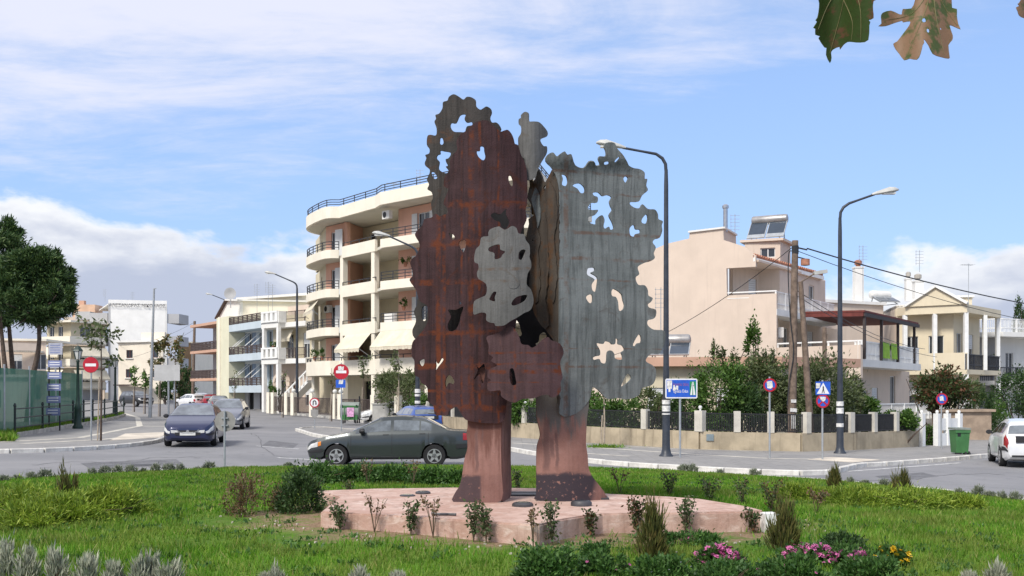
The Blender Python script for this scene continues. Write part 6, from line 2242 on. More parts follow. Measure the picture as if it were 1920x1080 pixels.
wire(tp + Vector((0.45, 0, -0.3)), (36, 60, 6.2), 0.5, 'thick overhead wire from the utility pole towards the right edge', 0.028)
wire(tp + Vector((0.1, 0, -0.4)), (33, 57, 5.2), 0.6, 'thin overhead wire just under the thick one at right')
wire(tp + Vector((0.1, 0, -1.9)), (24, 62, 4.6), 0.4, 'thin service wire from the utility pole over the veranda')
wire(tp + Vector((0.1, 0, -2.1)), (25.5, 64, 4.2), 0.4, 'lowest service wire over the veranda')
wire(tp + Vector((-0.1, 0, -0.25)), (5.2, 56.0, 4.0), 0.5, 'overhead wire slanting down across the blank gable')
wire(TP5, (-50, 136, 8.0), 0.6, 'wire from the small-armed pole to the pale yellow corner house')
wire(TP5 + Vector((0, 0, -0.8)), (-52, 138, 6.0), 0.6, 'lower wire from the small-armed pole towards the left')

# ------------------------------------------------------------------ garden wall with railings
GW = gxy((800, 803), (880, 813), (962, 824), (1130, 837), (1313, 848), (1500, 852), (1600, 849), (1718, 842))
M_GWALL = mat('stained_wall', (0.40, 0.335, 0.235), 0.92, 0.2, 1.2, 0.3, 20, streak=0.75, dirt=(0.16, 0.13, 0.09))
M_PILL = mat('pale_pillar', (0.55, 0.52, 0.45), 0.9, 0.12, 2, 0.2, 25, streak=0.3)
gw = thing('garden_wall', (8, 40, gz(8)), 'stained low garden wall with pale pillars and black railings along the right pavement', 'garden wall')
WH, PH = 0.66, 1.42
for a, b in zip(GW, GW[1:]):
    dd = (b - a).normalized()
    nn = Vector((-dd.y, dd.x)) * 0.11
    c = [a - nn, b - nn, b + nn, a + nn]
    q = MB()
    zl = [gz(p.x) for p in c]
    q.add([(p.x, p.y, z_ - 0.1) for p, z_ in zip(c, zl)] + [(p.x, p.y, z_ + 0.1 + WH) for p, z_ in zip(c, zl)], [(3, 2, 1, 0), (4, 5, 6, 7), (0, 1, 5, 4), (1, 2, 6, 5), (2, 3, 7, 6), (3, 0, 4, 7)])
    q.build('wall_base', M_GWALL, gw)


def on_gw(px):
    k = (px - 960) / F
    for a, b in zip(GW, GW[1:]):
        d_ = b - a
        u = (k * a.y - a.x) / (d_.x - k * d_.y)
        if -0.02 <= u <= 1.02:
            return a + d_ * u, math.atan2(d_.y, d_.x)
    return GW[-1], 0


pil = [804, 818, 851, 895, 940, 985, 1075, 1210, 1313, 1382, 1445, 1512, 1594, 1637, 1678, 1715]
PP = [on_gw(p) for p in pil]
for k, (p, a) in enumerate(PP):
    z0 = gz(p.x) + 0.1 + WH
    wd = 0.34 if pil[k] == 1313 else 0.24
    MB().box((p.x, p.y, z0 + (PH - WH) / 2), (wd, 0.26, PH - WH), a).build('pillar', M_PILL, gw)
for (p, a), (r_, a2) in zip(PP, PP[1:]):
    dd = r_ - p
    L = dd.length
    if L < 0.6:
        continue
    q = MB()
    dn = dd / L
    za, zb_ = gz(p.x) + 0.1 + WH, gz(r_.x) + 0.1 + WH
    A, B = p + dn * 0.14, r_ - dn * 0.14
    q.bar((A.x, A.y, za + 0.66), (B.x, B.y, zb_ + 0.66), 0.04, 0.04)
    q.bar((A.x, A.y, za + 0.06), (B.x, B.y, zb_ + 0.06), 0.04, 0.04)
    n = int(L / 0.075)
    for i in range(n + 1):
        c = A + (B - A) * (i / n)
        z_ = za + (zb_ - za) * i / n
        q.box((c.x, c.y, z_ + 0.36), (0.028, 0.028, 0.66))
    q.build('railing_panel', M_IRON, gw)
for px in (985, 1313, 851):
    p, a = on_gw(px)
    z_ = gz(p.x) + 0.1 + PH
    MB().lathe([(0.03, 0), (0.03, 0.05), (0.06, 0.08), (0.07, 0.13), (0.04, 0.18)], (p.x, p.y, z_), 10).build('pillar_lamp', M_SWHITE, gw)
p, a = on_gw(1330)
MB().box((p.x, p.y - 0.13, gz(p.x) + 0.55), (0.26, 0.05, 0.24), a).build('meter_box', mat('grey_blue_box', (0.20, 0.25, 0.27), 0.5, 0.1, 3), gw)

# white gate and entrance walls right of the garden wall
gt = thing('white_gate', tuple(gp(1760, 841)), 'white entrance gate with posts and low panels behind the green bin', 'gate')
g0, g1 = gp(1727, 842).xy, gp(1800, 839).xy
d_ = (g1 - g0).normalized()
for k, px in enumerate((1728, 1757, 1776, 1798)):
    p = ray(px, g0, g1)
    MB().box((p.x, p.y, gz(p.x) + 0.75), (0.22, 0.22, 1.4), math.atan2(d_.y, d_.x)).build('post', M_WHITEP, gt)
    MB().lathe([(0.04, 0), (0.07, 0.06), (0.05, 0.14)], (p.x, p.y, gz(p.x) + 1.45), 8).build('finial', M_WHITEP, gt)
for a, b in ((1758, 1775), (1777, 1797)):
    p, r_ = ray(a, g0, g1), ray(b, g0, g1)
    q = MB().bar((p.x, p.y, gz(p.x) + 0.35), (r_.x, r_.y, gz(r_.x) + 0.35), 0.12, 0.55)
    q.bar((p.x, p.y, gz(p.x) + 1.0), (r_.x, r_.y, gz(r_.x) + 1.0), 0.06, 0.5)
    q.build('panel', M_WHITEP, gt)
o_ = MB()
p = pt(1796, 812, 50)
st_ = MB().box((p.x + 1.0, 52, gz(p.x) + 0.75), (2.4, 1.2, 1.4)).box((p.x + 1.0, 52, gz(p.x) + 1.5), (2.7, 1.5, 0.12)).build('brick_store', mat('tan_block', (0.34, 0.26, 0.19), 0.9, 0.2, 2))
setp(st_, 'low tan masonry store behind the white gate', 'store')

# low front fence of the apartment block: pillars and railings
af = thing('forecourt_fence', tuple(gp(620, 786)), 'cream pillars with lamps and dark railings before the apartment block', 'fence')
A0, A1 = gp(492, 777).xy, gp(745, 800).xy
pp = []
for px in (495, 503, 528, 540, 575, 617, 628, 690, 735):
    p = ray(px, A0, A1) + Vector((0.3, 0.6))
    pp.append(p)
    z_ = gz(p.x) + 0.1
    MB().box((p.x, p.y, z_ + 0.85), (0.34, 0.34, 1.7), -0.7).build('pillar', M_IVORY, af)
    if px in (575, 628, 617, 540):
        MB().lathe([(0.02, 0), (0.14, 0.06), (0.17, 0.16), (0.12, 0.28), (0.02, 0.32)], (p.x, p.y, z_ + 1.7), 10).build('globe_lamp', M_LENS, af, smooth=60)
for a, b in zip(pp, pp[1:]):
    if (b - a).length > 1.0:
        q = MB()
        za = gz(a.x) + 0.1
        for zz in (0.25, 1.35):
            q.bar((a.x, a.y, za + zz), (b.x, b.y, za + zz), 0.05)
        n = int((b - a).length / 0.16)
        for i in range(n):
            c = a + (b - a) * ((i + 0.5) / n)
            q.box((c.x, c.y, za + 0.8), (0.03, 0.03, 1.1))
        q.build('railing_panel', M_RAILB, af)
for px, hh in ((665, 1.5), (674, 1.7), (702, 1.3)):
    p = ray(px, A0, A1)
    setp(MB().tube([(p.x, p.y, gz(p.x)), (p.x, p.y, gz(p.x) + hh)], 0.05, 8).build('steel_bollard', M_IRON), {665: 'dark pipe bollard directly right of the pink-postered container', 674: 'taller dark pipe bollard by the pink-postered container', 702: 'dark pipe bollard in front of the apartment garage'}[px], 'bollard', 'pipe bollards')
bx = pt(715, 775, 64)
b_ = MB().box((bx.x, 64, gz(bx.x) + 0.65), (1.0, 0.6, 1.2)).box((bx.x, 64, gz(bx.x) + 1.28), (1.1, 0.7, 0.08))
setp(b_.build('cabinet', mat('grey_cabinet', (0.42, 0.41, 0.38), 0.7, 0.12, 3)), 'grey roadside utility cabinet beside the parked blue car', 'cabinet')

# ------------------------------------------------------------------ left: railing and green mesh fence
rl = thing('pavement_railing', tuple(gp(120, 808)), 'dark green three-bar railing on a stone edge along the left pavement', 'railing')
RL = gxy((28, 824), (80, 815), (137, 804), (157, 801), (174, 798), (196, 793), (216, 788), (232, 783))
M_DGR = mat('dark_green_rail', (0.016, 0.028, 0.026), 0.5, 0.2, 5)
for p in RL:
    z_ = gz(p.x) + 0.1
    MB().lathe([(0.06, 0), (0.05, 0.1), (0.045, 1.15), (0.065, 1.2), (0.03, 1.3)], (p.x, p.y, z_), 8).build('post', M_DGR, rl)
for a, b in zip(RL, RL[1:]):
    for h in (0.35, 0.72, 1.08):
        MB().tube([(a.x, a.y, gz(a.x) + 0.1 + h), (b.x, b.y, gz(b.x) + 0.1 + h)], 0.028, 6).build('bar', M_DGR, rl)
    dd = (b - a).normalized()
    nn = Vector((-dd.y, dd.x)) * 0.14
    c = [a - nn, b - nn, b + nn, a + nn]
    MB().add([(p.x, p.y, gz(p.x) + 0.05) for p in c] + [(p.x, p.y, gz(p.x) + 0.26) for p in c], [(3, 2, 1, 0), (4, 5, 6, 7), (0, 1, 5, 4), (1, 2, 6, 5), (2, 3, 7, 6), (3, 0, 4, 7)]).build('stone_edge', M_KERBG, rl)


def m_mesh():
    m_ = bpy.data.materials.new('green_shade_net')
    m_.use_nodes = True
    t = NT(m_.node_tree)
    b = m_.node_tree.nodes['Principled BSDF']
    co = t.coord('Object')
    n1 = t.noise(t.vscale(co, (1, 1, 0.4)), 1.1, 4, 0.6)
    t.put(b.inputs['Base Color'], t.mix(t.sstep(n1, 0.3, 0.7), (0.033, 0.14, 0.088), (0.06, 0.195, 0.13)))
    b.inputs['Roughness'].default_value = 0.8
    b.inputs['Alpha'].default_value = 0.92
    return m_


M_NET = m_mesh()
nf = thing('mesh_fence', tuple(gp(80, 815)), 'green shade-net fence on steel posts behind the left railing', 'fence')
NFL = [p + Vector((-0.7, 1.3)) for p in gxy((-120, 838), (12, 827), (60, 819), (110, 809), (160, 799))]
for a, b in zip(NFL, NFL[1:]):
    q = MB()
    n = 14
    for i in range(n):
        u0, u1 = i / n, (i + 1) / n
        pa, pb = a + (b - a) * u0, a + (b - a) * u1
        wa, wb_ = 0.05 * math.sin(u0 * 14), 0.05 * math.sin(u1 * 14)
        q.quad((pa.x, pa.y + wa, gz(pa.x) + 0.2), (pb.x, pb.y + wb_, gz(pb.x) + 0.2), (pb.x, pb.y + wb_ * 0.4, gz(pb.x) + 2.75), (pa.x, pa.y + wa * 0.4, gz(pa.x) + 2.75))
    q.build('net', M_NET, nf)
for p in NFL:
    MB().tube([(p.x, p.y, gz(p.x)), (p.x, p.y, gz(p.x) + 2.9)], 0.04, 8).build('post', M_GALV, nf)
shd = thing('site_shed', (-30, 58, gz(-30)), 'low pale site shed with a flat roof behind the green net', 'shed')
s0, s1 = V2(pt(-60, 700, 58).xy), V2(pt(58, 700, 58).xy)
Wall(shd, s0, s1, gz(-30), 2.9, M_WHITEW, [(0.8, 1.8, 1.2, 2.2, 'w')])
MB().prism([tuple(s0 + Vector((-0.2, -0.2))), tuple(s1 + Vector((0.2, -0.2))), tuple(s1 + Vector((0.2, 3))), tuple(s0 + Vector((-0.2, 3)))], 2.9, 3.05).build('roof', M_WHITEW, shd)
# ================================================================== vehicles
def paint(name, c, rough=0.28, metal=0.25):
    return mat(name, c, rough, 0.06, 1.5, metal=metal, spec=0.5, coat=0.6)


M_TYRE = mat('tyre', (0.016, 0.016, 0.017), 0.85, 0.2, 8)
M_RIM = mat('alloy_rim', (0.50, 0.50, 0.50), 0.32, 0.1, 5, metal=0.7)
M_CGLASS = mat('car_glass', (0.17, 0.19, 0.195), 0.04, 0.45, 2.2, metal=0.55, spec=1.0, coat=1.0)
M_TRIM = mat('black_trim', (0.022, 0.022, 0.024), 0.6, 0.15, 5)
M_HLIGHT = mat('headlight', (0.58, 0.58, 0.56), 0.12, 0.15, 8, spec=0.8)
M_TLIGHT = mat('tail_light', (0.30, 0.012, 0.014), 0.2, 0.15, 6, spec=0.7)
M_AMBER = mat('amber_light', (0.6, 0.2, 0.03), 0.25, 0.1, 6)
M_PLATE = mat('number_plate', (0.62, 0.62, 0.58), 0.5, 0.06, 6)
M_CHROME = mat('chrome', (0.62, 0.62, 0.62), 0.16, 0.05, 5, metal=0.95)

SEDAN = dict(L=4.37, W=1.69, top=[(0, .56), (.02, .63), (.12, .71), (.5, .81), (1.02, .90), (1.16, .93), (1.92, 1.31), (2.1, 1.345), (2.5, 1.36), (2.95, 1.335), (3.12, 1.30), (3.72, .99), (3.85, .965), (4.25, .95), (4.34, .90), (4.37, .70)],
             belt=[(0, .50), (.12, .62), (.6, .78), (1.16, .86), (2.2, .895), (3.7, .935), (4.25, .90), (4.37, .68)],
             hw=[(0, .56), (.04, .68), (.16, .77), (.5, .82), (1.1, .845), (3.3, .845), (3.95, .81), (4.28, .74), (4.37, .66)],
             bot=[(0, .34), (.06, .24), (.3, .20), (4.0, .21), (4.3, .27), (4.37, .36)], wf=.80, wb=2.58, ra=.345, rw=.30,
             ws=(1.18, 1.92), rs=(3.14, 3.70), sw=[(1.30, 2.22), (2.30, 2.98), (3.02, 3.30)], seams=[1.18, 2.26, 3.22], style='sedan')
LIFT = dict(L=4.5, W=1.71, top=[(0, .58), (.02, .66), (.14, .76), (.5, .87), (.98, .98), (1.1, 1.01), (1.95, 1.39), (2.15, 1.425), (2.6, 1.44), (3.1, 1.41), (3.3, 1.36), (4.05, 1.03), (4.3, 1.0), (4.45, .93), (4.5, .70)],
            belt=[(0, .52), (.14, .66), (.6, .83), (1.1, .92), (2.2, .95), (3.9, .98), (4.3, .95), (4.5, .68)],
            hw=[(0, .55), (.05, .68), (.18, .78), (.5, .83), (1.1, .855), (3.3, .855), (4.0, .82), (4.4, .74), (4.5, .66)],
            bot=[(0, .32), (.06, .24), (.3, .19), (4.1, .21), (4.42, .27), (4.5, .36)], wf=.88, wb=2.63, ra=.36, rw=.315,
            ws=(1.12, 1.95), rs=(3.32, 4.0), sw=[(1.28, 2.3), (2.38, 3.1), (3.14, 3.45)], seams=[1.2, 2.34, 3.3], style='lift')
HATCH = dict(L=4.05, W=1.70, top=[(0, .56), (.02, .64), (.12, .74), (.45, .84), (.86, .94), (.96, .97), (1.75, 1.38), (1.95, 1.42), (2.5, 1.45), (3.1, 1.42), (3.45, 1.37), (3.62, 1.30), (3.88, .98), (3.98, .92), (4.05, .66)],
             belt=[(0, .50), (.12, .64), (.5, .80), (.96, .88), (2.0, .92), (3.7, .96), (3.95, .90), (4.05, .66)],
             hw=[(0, .55), (.05, .69), (.16, .78), (.5, .82), (1.1, .85), (3.1, .85), (3.6, .825), (3.95, .76), (4.05, .69)],
             bot=[(0, .32), (.06, .24), (.3, .20), (3.7, .21), (3.98, .27), (4.05, .34)], wf=.76, wb=2.5, ra=.345, rw=.30,
             ws=(.98, 1.75), rs=(3.62, 3.88), sw=[(1.12, 2.1), (2.18, 3.0), (3.06, 3.42)], seams=[1.05, 2.14, 3.15], style='hatch')
SUV = dict(L=4.4, W=1.80, top=[(0, .75), (.02, .85), (.12, .98), (.5, 1.05), (.98, 1.1), (1.1, 1.14), (1.75, 1.58), (1.95, 1.64), (2.6, 1.68), (3.5, 1.65), (4.0, 1.60), (4.15, 1.5), (4.3, 1.1), (4.36, 1.0), (4.4, .8)],
           belt=[(0, .72), (.12, .88), (.5, .98), (1.1, 1.05), (2.2, 1.08), (4.0, 1.12), (4.3, 1.0), (4.4, .78)],
           hw=[(0, .66), (.05, .76), (.16, .83), (.5, .87), (1.1, .90), (3.5, .90), (4.1, .87), (4.34, .80), (4.4, .74)],
           bot=[(0, .46), (.06, .36), (.3, .32), (4.1, .34), (4.32, .40), (4.4, .46)], wf=.82, wb=2.65, ra=.41, rw=.36,
           ws=(1.12, 1.75), rs=(4.14, 4.31), sw=[(1.25, 2.2), (2.28, 3.15), (3.22, 3.95)], seams=[1.2, 2.24, 3.3], style='suv')


class Car:
    def __init__(s, P, label, cat, loc, heading, paint_m, group=None, name='car', star=False, cheap=False, sc=1.0):
        s.P = P
        s.sc = sc
        L = P['L']
        s.L = L
        x, y = loc[0], loc[1]
        s.o = thing(name, (x, y, gz(x) + 0.004), label, cat, group, heading if abs(heading) > 1e-6 else 1e-6)
        s.o.scale = (sc, sc, sc)
        s.o.rotation_euler = (0, 0, heading)
        xs = set(np.linspace(0, L, 46 if not cheap else 30).tolist()) | {0.02, 0.05, 0.09, L - 0.02, L - 0.05}
        for wx in (P['wf'], P['wf'] + P['wb']):
            for k in range(13):
                xs.add(wx - P['ra'] * math.cos(PI * k / 12))
        xs = sorted(xs)
        NR = 10
        q = MB()
        n = len(xs)
        for xx in xs:
            sec = [s.S(xx, v) for v in range(NR)]
            ring_ = [(-(xx - L / 2), p[0], p[1]) for p in sec] + [(-(xx - L / 2), -p[0], p[1]) for p in reversed(sec[1:-1])]
            q.v += ring_
        m = 2 * NR - 2
        for i in range(n - 1):
            for k in range(m):
                k2 = (k + 1) % m
                q.f.append((i * m + k, i * m + k2, (i + 1) * m + k2, (i + 1) * m + k))
        q.f.append(tuple(range(m))[::-1])
        q.f.append(tuple((n - 1) * m + k for k in range(m)))
        s.body = q.build('body', paint_m, s.o, smooth=28)
        s.paint = paint_m
        # dark pan under the floor
        b0 = P['bot'][2][1]
        MB().box((0, 0, b0 + 0.18), (L * 0.86, P['W'] * 0.62, 0.34)).build('underbody', M_TRIM, s.o)
        # glass
        a, b = P['ws']
        s.cross_panel('windscreen', a + 0.05, b - 0.02, 6.35, M_CGLASS)
        a, b = P['rs']
        s.cross_panel('rear_window', a + 0.03, b - 0.03, 6.35, M_CGLASS)
        for a, b in P['sw']:
            for sd in (1, -1):
                s.side_panel('side_window', a, b, 5.16, 5.86, sd, M_CGLASS, 0.004, 10, 4)
        # seams, handles
        for sx_ in P['seams']:
            for sd in (1, -1):
                s.side_panel('door_seam', sx_ - 0.006, sx_ + 0.006, 2.3, 4.9, sd, M_TRIM, 0.003, 1, 10)
        if not cheap:
            for sx_ in P['seams'][1:]:
                for sd in (1, -1):
                    s.side_panel('door_handle', sx_ - 0.24, sx_ - 0.08, 4.25, 4.5, sd, M_TRIM, 0.02, 3, 2)
        for sd in (1, -1):
            s.side_panel('sill_strip', P['wf'] + P['ra'] + 0.08, P['wf'] + P['wb'] - P['ra'] - 0.08, 1.2, 2.1, sd, M_TRIM, 0.003, 6, 2)
        # mirrors
        mx = P['ws'][0] + 0.30
        for sd in (1, -1):
            p = s.S(mx, 5.1)
            c = Vector((-(mx - L / 2), sd * (p[0] + 0.10), p[1] + 0.07))
            q = MB()
            for u, w_, h_ in ((-0.07, 0.05, 0.04), (-0.04, 0.09, 0.065), (0.02, 0.10, 0.075), (0.06, 0.095, 0.07)):
                for k in range(8):
                    t = 2 * PI * k / 8
                    q.v.append((c.x - u, c.y + w_ * math.cos(t), c.z + h_ * math.sin(t)))
            for i in range(3):
                for k in range(8):
                    q.f.append((i * 8 + k, i * 8 + (k + 1) % 8, (i + 1) * 8 + (k + 1) % 8, (i + 1) * 8 + k))
            q.f += [tuple(range(8)), tuple(24 + k for k in range(8))]
            q.bar((c.x, sd * p[0] * 0.97, p[1] + 0.02), (c.x, sd * (p[0] + 0.05), p[1] + 0.05), 0.05)
            q.build('wing_mirror', M_TRIM, s.o, smooth=50)
        # lights and bumpers
        hl = 0.30 if P is not SUV else 0.26
        for sd in (1, -1):
            s.side_panel('headlight', 0.015, hl, 3.55, 4.75, sd, M_HLIGHT, 0.008, 8, 4)
            s.side_panel('indicator', hl + 0.01, hl + 0.09, 3.6, 4.5, sd, M_AMBER if P is SEDAN else M_HLIGHT, 0.008, 3, 3)
            if P['style'] == 'hatch' or P['style'] == 'suv':
                s.side_panel('tail_light', L - 0.26, L - 0.03, 3.3, 5.4, sd, M_TLIGHT, 0.008, 6, 6)
            else:
                s.side_panel('tail_light', L - 0.24, L - 0.02, 3.5, 4.8, sd, M_TLIGHT, 0.008, 6, 4)
        for xa, xb in ((0.0, 0.42), (L - 0.42, L)):
            for sd in (1, -1):
                s.side_panel('bumper_strip', max(xa, 0.01), min(xb, L - 0.01), 2.75, 3.15, sd, M_TRIM, 0.012, 10, 2)
        fx = L / 2
        zf = s.f('top', 0)
        bb = s.f('bot', 0)
        w0 = s.f('hw', 0)
        for sd in (1, -1):
            q = MB().slabpoly([(fx + 0.003, sd * w0 * 0.50, zf - 0.12), (fx + 0.003, sd * w0 * 0.97, zf - 0.10), (fx + 0.003, sd * w0 * 0.99, zf - 0.005), (fx + 0.003, sd * w0 * 0.56, zf - 0.02)], (1, 0, 0), 0.02)
            q.build('headlight', M_HLIGHT, s.o)
        if P is LIFT and not cheap:
            q = MB()
            ap = [(-0.36, 0.0), (-0.30, -0.07), (-0.15, -0.11), (0.15, -0.11), (0.30, -0.07), (0.36, 0.0)]
            for a, b in zip(ap, ap[1:]):
                q.bar((fx + 0.03, a[0], zf + a[1] + 0.01), (fx + 0.03, b[0], zf + b[1] + 0.01), 0.02, 0.025)
            q.build('grille_bow', M_CHROME, s.o)
        MB().box((fx + 0.005, 0, zf - 0.06), (0.03, w0 * 1.1, 0.09)).build('grille', M_TRIM, s.o)
        MB().box((fx + 0.012, 0, bb + 0.13), (0.03, w0 * 1.5, 0.09)).build('air_intake', M_TRIM, s.o)
        MB().box((fx + 0.03, 0, (zf + bb) / 2 + 0.0), (0.012, 0.5, 0.11)).build('number_plate', M_PLATE, s.o)
        MB().lathe([(0.055, 0.0), (0.05, 0.012)], (fx + 0.02, 0, zf - 0.05), 12, 'X').build('badge', M_CHROME, s.o)
        zr = s.f('top', L)
        if P['style'] == 'hatch':
            MB().box((-fx + 0.06, 0, 0.86), (0.16, 0.98, 0.19)).build('plate_recess', M_TRIM, s.o)
            MB().box((-fx - 0.024, 0, 0.86), (0.012, 0.5, 0.11)).build('number_plate', M_PLATE, s.o)
            MB().box((-fx + 0.01, 0, 0.36), (0.1, 1.2, 0.06)).build('bumper_slot', M_TRIM, s.o)
            w_ = MB().bar((-fx + 0.145, 0.0, 1.06), (-fx + 0.16, -0.45, 1.04), 0.02, 0.03)
            w_.build('wiper', M_TRIM, s.o)
        else:
            MB().box((-fx - 0.008, 0, (zr + s.f('bot', L)) / 2), (0.012, 0.5, 0.11)).build('number_plate', M_PLATE, s.o)
        # wheels
        for wx in (P['wf'], P['wf'] + P['wb']):
            for sd in (1, -1):
                s.wheel(-(wx - L / 2), sd, star)

    def f(s, key, x):
        t = s.P[key]
        return float(np.interp(x, [q[0] for q in t], [q[1] for q in t]))

    def S(s, x, v):
        """half section: distance from the centre plane and height"""
        P = s.P
        zt, zb, w_, bo = s.f('top', x), s.f('belt', x), s.f('hw', x), s.f('bot', x)
        zb = min(zb, zt - 0.015)
        up = zt - zb
        wr = w_ * 0.965 - 0.5 * up
        mid = bo + (zb - bo) * 0.5
        rows = [(0.0, bo), (w_ * 0.90, bo), (w_ * 0.975, bo + 0.07), (w_ * 1.0, mid), (w_ * 0.985, zb - 0.05), (w_ * 0.955, zb),
                (wr, zb + up * 0.86), (wr * 0.88, zb + up * 0.965), (wr * 0.5, zb + up * 0.995), (0.0, zt)]
        # bonnet and boot are gently crowned
        az = 0.0
        for wx in (P['wf'], P['wf'] + P['wb']):
            dx = x - wx
            if abs(dx) <= P['ra']:
                az = max(az, P['rw'] + math.sqrt(max(0, P['ra'] ** 2 - dx * dx)))
        if az > 0:
            rows = [(a, max(b, az - (0.0 if i else 0.0))) if i < 4 else (a, max(b, az + 0.02)) for i, (a, b) in enumerate(rows)]
        i = int(min(max(v, 0), 8.999))
        u = v - i
        a, b = rows[i], rows[i + 1]
        if v >= 9:
            return rows[9]
        return (a[0] + (b[0] - a[0]) * u, a[1] + (b[1] - a[1]) * u)

    def pos(s, x, v, sd):
        p = s.S(x, v)
        return Vector((-(x - s.L / 2), sd * p[0], p[1]))

    def nrm(s, x, v, sd):
        e = 0.02
        dx = s.pos(min(x + e, s.L), v, sd) - s.pos(max(x - e, 0), v, sd)
        dv = s.pos(x, min(v + 0.05, 9), sd) - s.pos(x, max(v - 0.05, 0), sd)
        n = dx.cross(dv)
        if n.length < 1e-9:
            n = Vector((0, sd, 0))
        n.normalize()
        out = s.pos(x, v, sd) - Vector((s.pos(x, v, sd).x * 0.85, 0, 0.5))
        return n if n.dot(out) > 0 else -n

    def side_panel(s, name, x0, x1, v0, v1, sd, m_, off, nx, nv):
        q = MB()
        for i in range(nx + 1):
            for j in range(nv + 1):
                x = x0 + (x1 - x0) * i / nx
                v = v0 + (v1 - v0) * j / nv
                q.v.append(tuple(s.pos(x, v, sd) + s.nrm(x, v, sd) * off))
        for i in range(nx):
            for j in range(nv):
                a = i * (nv + 1) + j
                q.f.append((a, a + 1, a + nv + 2, a + nv + 1) if sd < 0 else (a, a + nv + 1, a + nv + 2, a + 1))
        return q.build(name, m_, s.o, smooth=50)

    def cross_panel(s, name, x0, x1, v0, m_, off=0.006, nx=6, nv=8):
        q = MB()
        cols = [v0 + (9 - v0) * j / nv for j in range(nv + 1)]
        seq = [(v, 1) for v in cols] + [(v, -1) for v in reversed(cols[:-1])]
        for i in range(nx + 1):
            x = x0 + (x1 - x0) * i / nx
            for v, sd in seq:
                p = s.pos(x, v, sd)
                q.v.append((p.x, p.y, p.z))
        m = len(seq)
        for i in range(nx):
            for j in range(m - 1):
                q.f.append((i * m + j, (i + 1) * m + j, (i + 1) * m + j + 1, i * m + j + 1))
        o = q.build(name, m_, s.o, smooth=60)
        # lift off the body along its own normal
        me = o.data
        me.update()
        flip = sum(p.normal.z for p in me.polygons) < 0
        if flip:
            me.flip_normals()
        co = [v.co + v.normal * off for v in me.vertices]
        for v, c in zip(me.vertices, co):
            v.co = c
        return o

    def wheel(s, x, sd, star):
        P = s.P
        r = P['rw']
        yc = sd * (P['W'] / 2 - 0.10)
        t = MB().lathe([(r * 0.60, -0.09), (r * 0.93, -0.095), (r, -0.06), (r, 0.06), (r * 0.93, 0.095), (r * 0.60, 0.09)], (x, yc, r), 24, 'Y')
        w_ = t.build('wheel', M_TYRE, s.o, smooth=40)
        yo = yc + sd * 0.092
        q = MB()
        R = r * 0.63
        if star:
            q.lathe([(R, -0.01), (R, 0.006), (R * 0.88, 0.006), (R * 0.88, -0.012)], (x, yo, r), 24, 'Y')
            for k in range(5):
                a = 2 * PI * k / 5 + 0.3
                d = Vector((math.cos(a), 0, math.sin(a)))
                e = Vector((-math.sin(a), 0, math.cos(a)))
                c = Vector((x, yo, r))
                pts = [c + e * R * 0.30, c - e * R * 0.30, c + d * R * 0.93 - e * R * 0.10, c + d * R * 0.93 + e * R * 0.10]
                q.slabpoly(pts, (0, sd, 0), 0.012)
            MB().lathe([(R * 0.9, -0.004), (R * 0.9, 0.0)], (x, yo - sd * 0.03, r), 20, 'Y').build('brake_shadow', M_TRIM, w_)
        else:
            q.lathe([(R, -0.004), (R * 0.97, 0.008), (R * 0.55, 0.014), (R * 0.2, 0.02)], (x, yo, r), 20, 'Y') if sd > 0 else q.lathe([(R * 0.2, -0.02), (R * 0.55, -0.014), (R * 0.97, -0.008), (R, 0.004)], (x, yo, r), 20, 'Y')
            h = MB()
            for k in range(8):
                a = 2 * PI * k / 8
                d = Vector((math.cos(a), 0, math.sin(a)))
                e = Vector((-math.sin(a), 0, math.cos(a)))
                c = Vector((x, yo + sd * 0.0135, r)) + d * R * 0.7
                h.slabpoly([c - e * R * 0.1 - d * R * 0.1, c + e * R * 0.1 - d * R * 0.1, c + e * R * 0.13 + d * R * 0.12, c - e * R * 0.13 + d * R * 0.12], (0, sd, 0), 0.003)
            h.build('rim_slots', M_TRIM, w_)
        q.build('rim', M_RIM, w_, smooth=40)


def heading_to(vec):
    return math.atan2(vec[1], vec[0])


# dark green-grey saloon crossing in front
Car(SEDAN, 'dark grey-green saloon car passing left behind the island flowerbed', 'car', (-3.36, 29.85), heading_to((-1, -0.02)), paint('dark_green_paint', (0.040, 0.048, 0.048), 0.3, 0.35), star=True, sc=1.03)
# dark blue liftback coming round the corner
c = gp(371, 836)
Car(LIFT, 'dark blue car with round grille coming towards the island from the left street', 'car', (-11.72, 39.6), heading_to((0.165, -0.985)), paint('navy_paint', (0.022, 0.028, 0.075), 0.3, 0.3), sc=1.05)
c = gp(438, 806)
Car(HATCH, 'silver-grey car following close behind the dark blue car', 'car', (c.x - 0.75, c.y + 2.0), heading_to((0.14, -0.99)), paint('grey_paint', (0.20, 0.21, 0.24), 0.3, 0.5), sc=1.07)
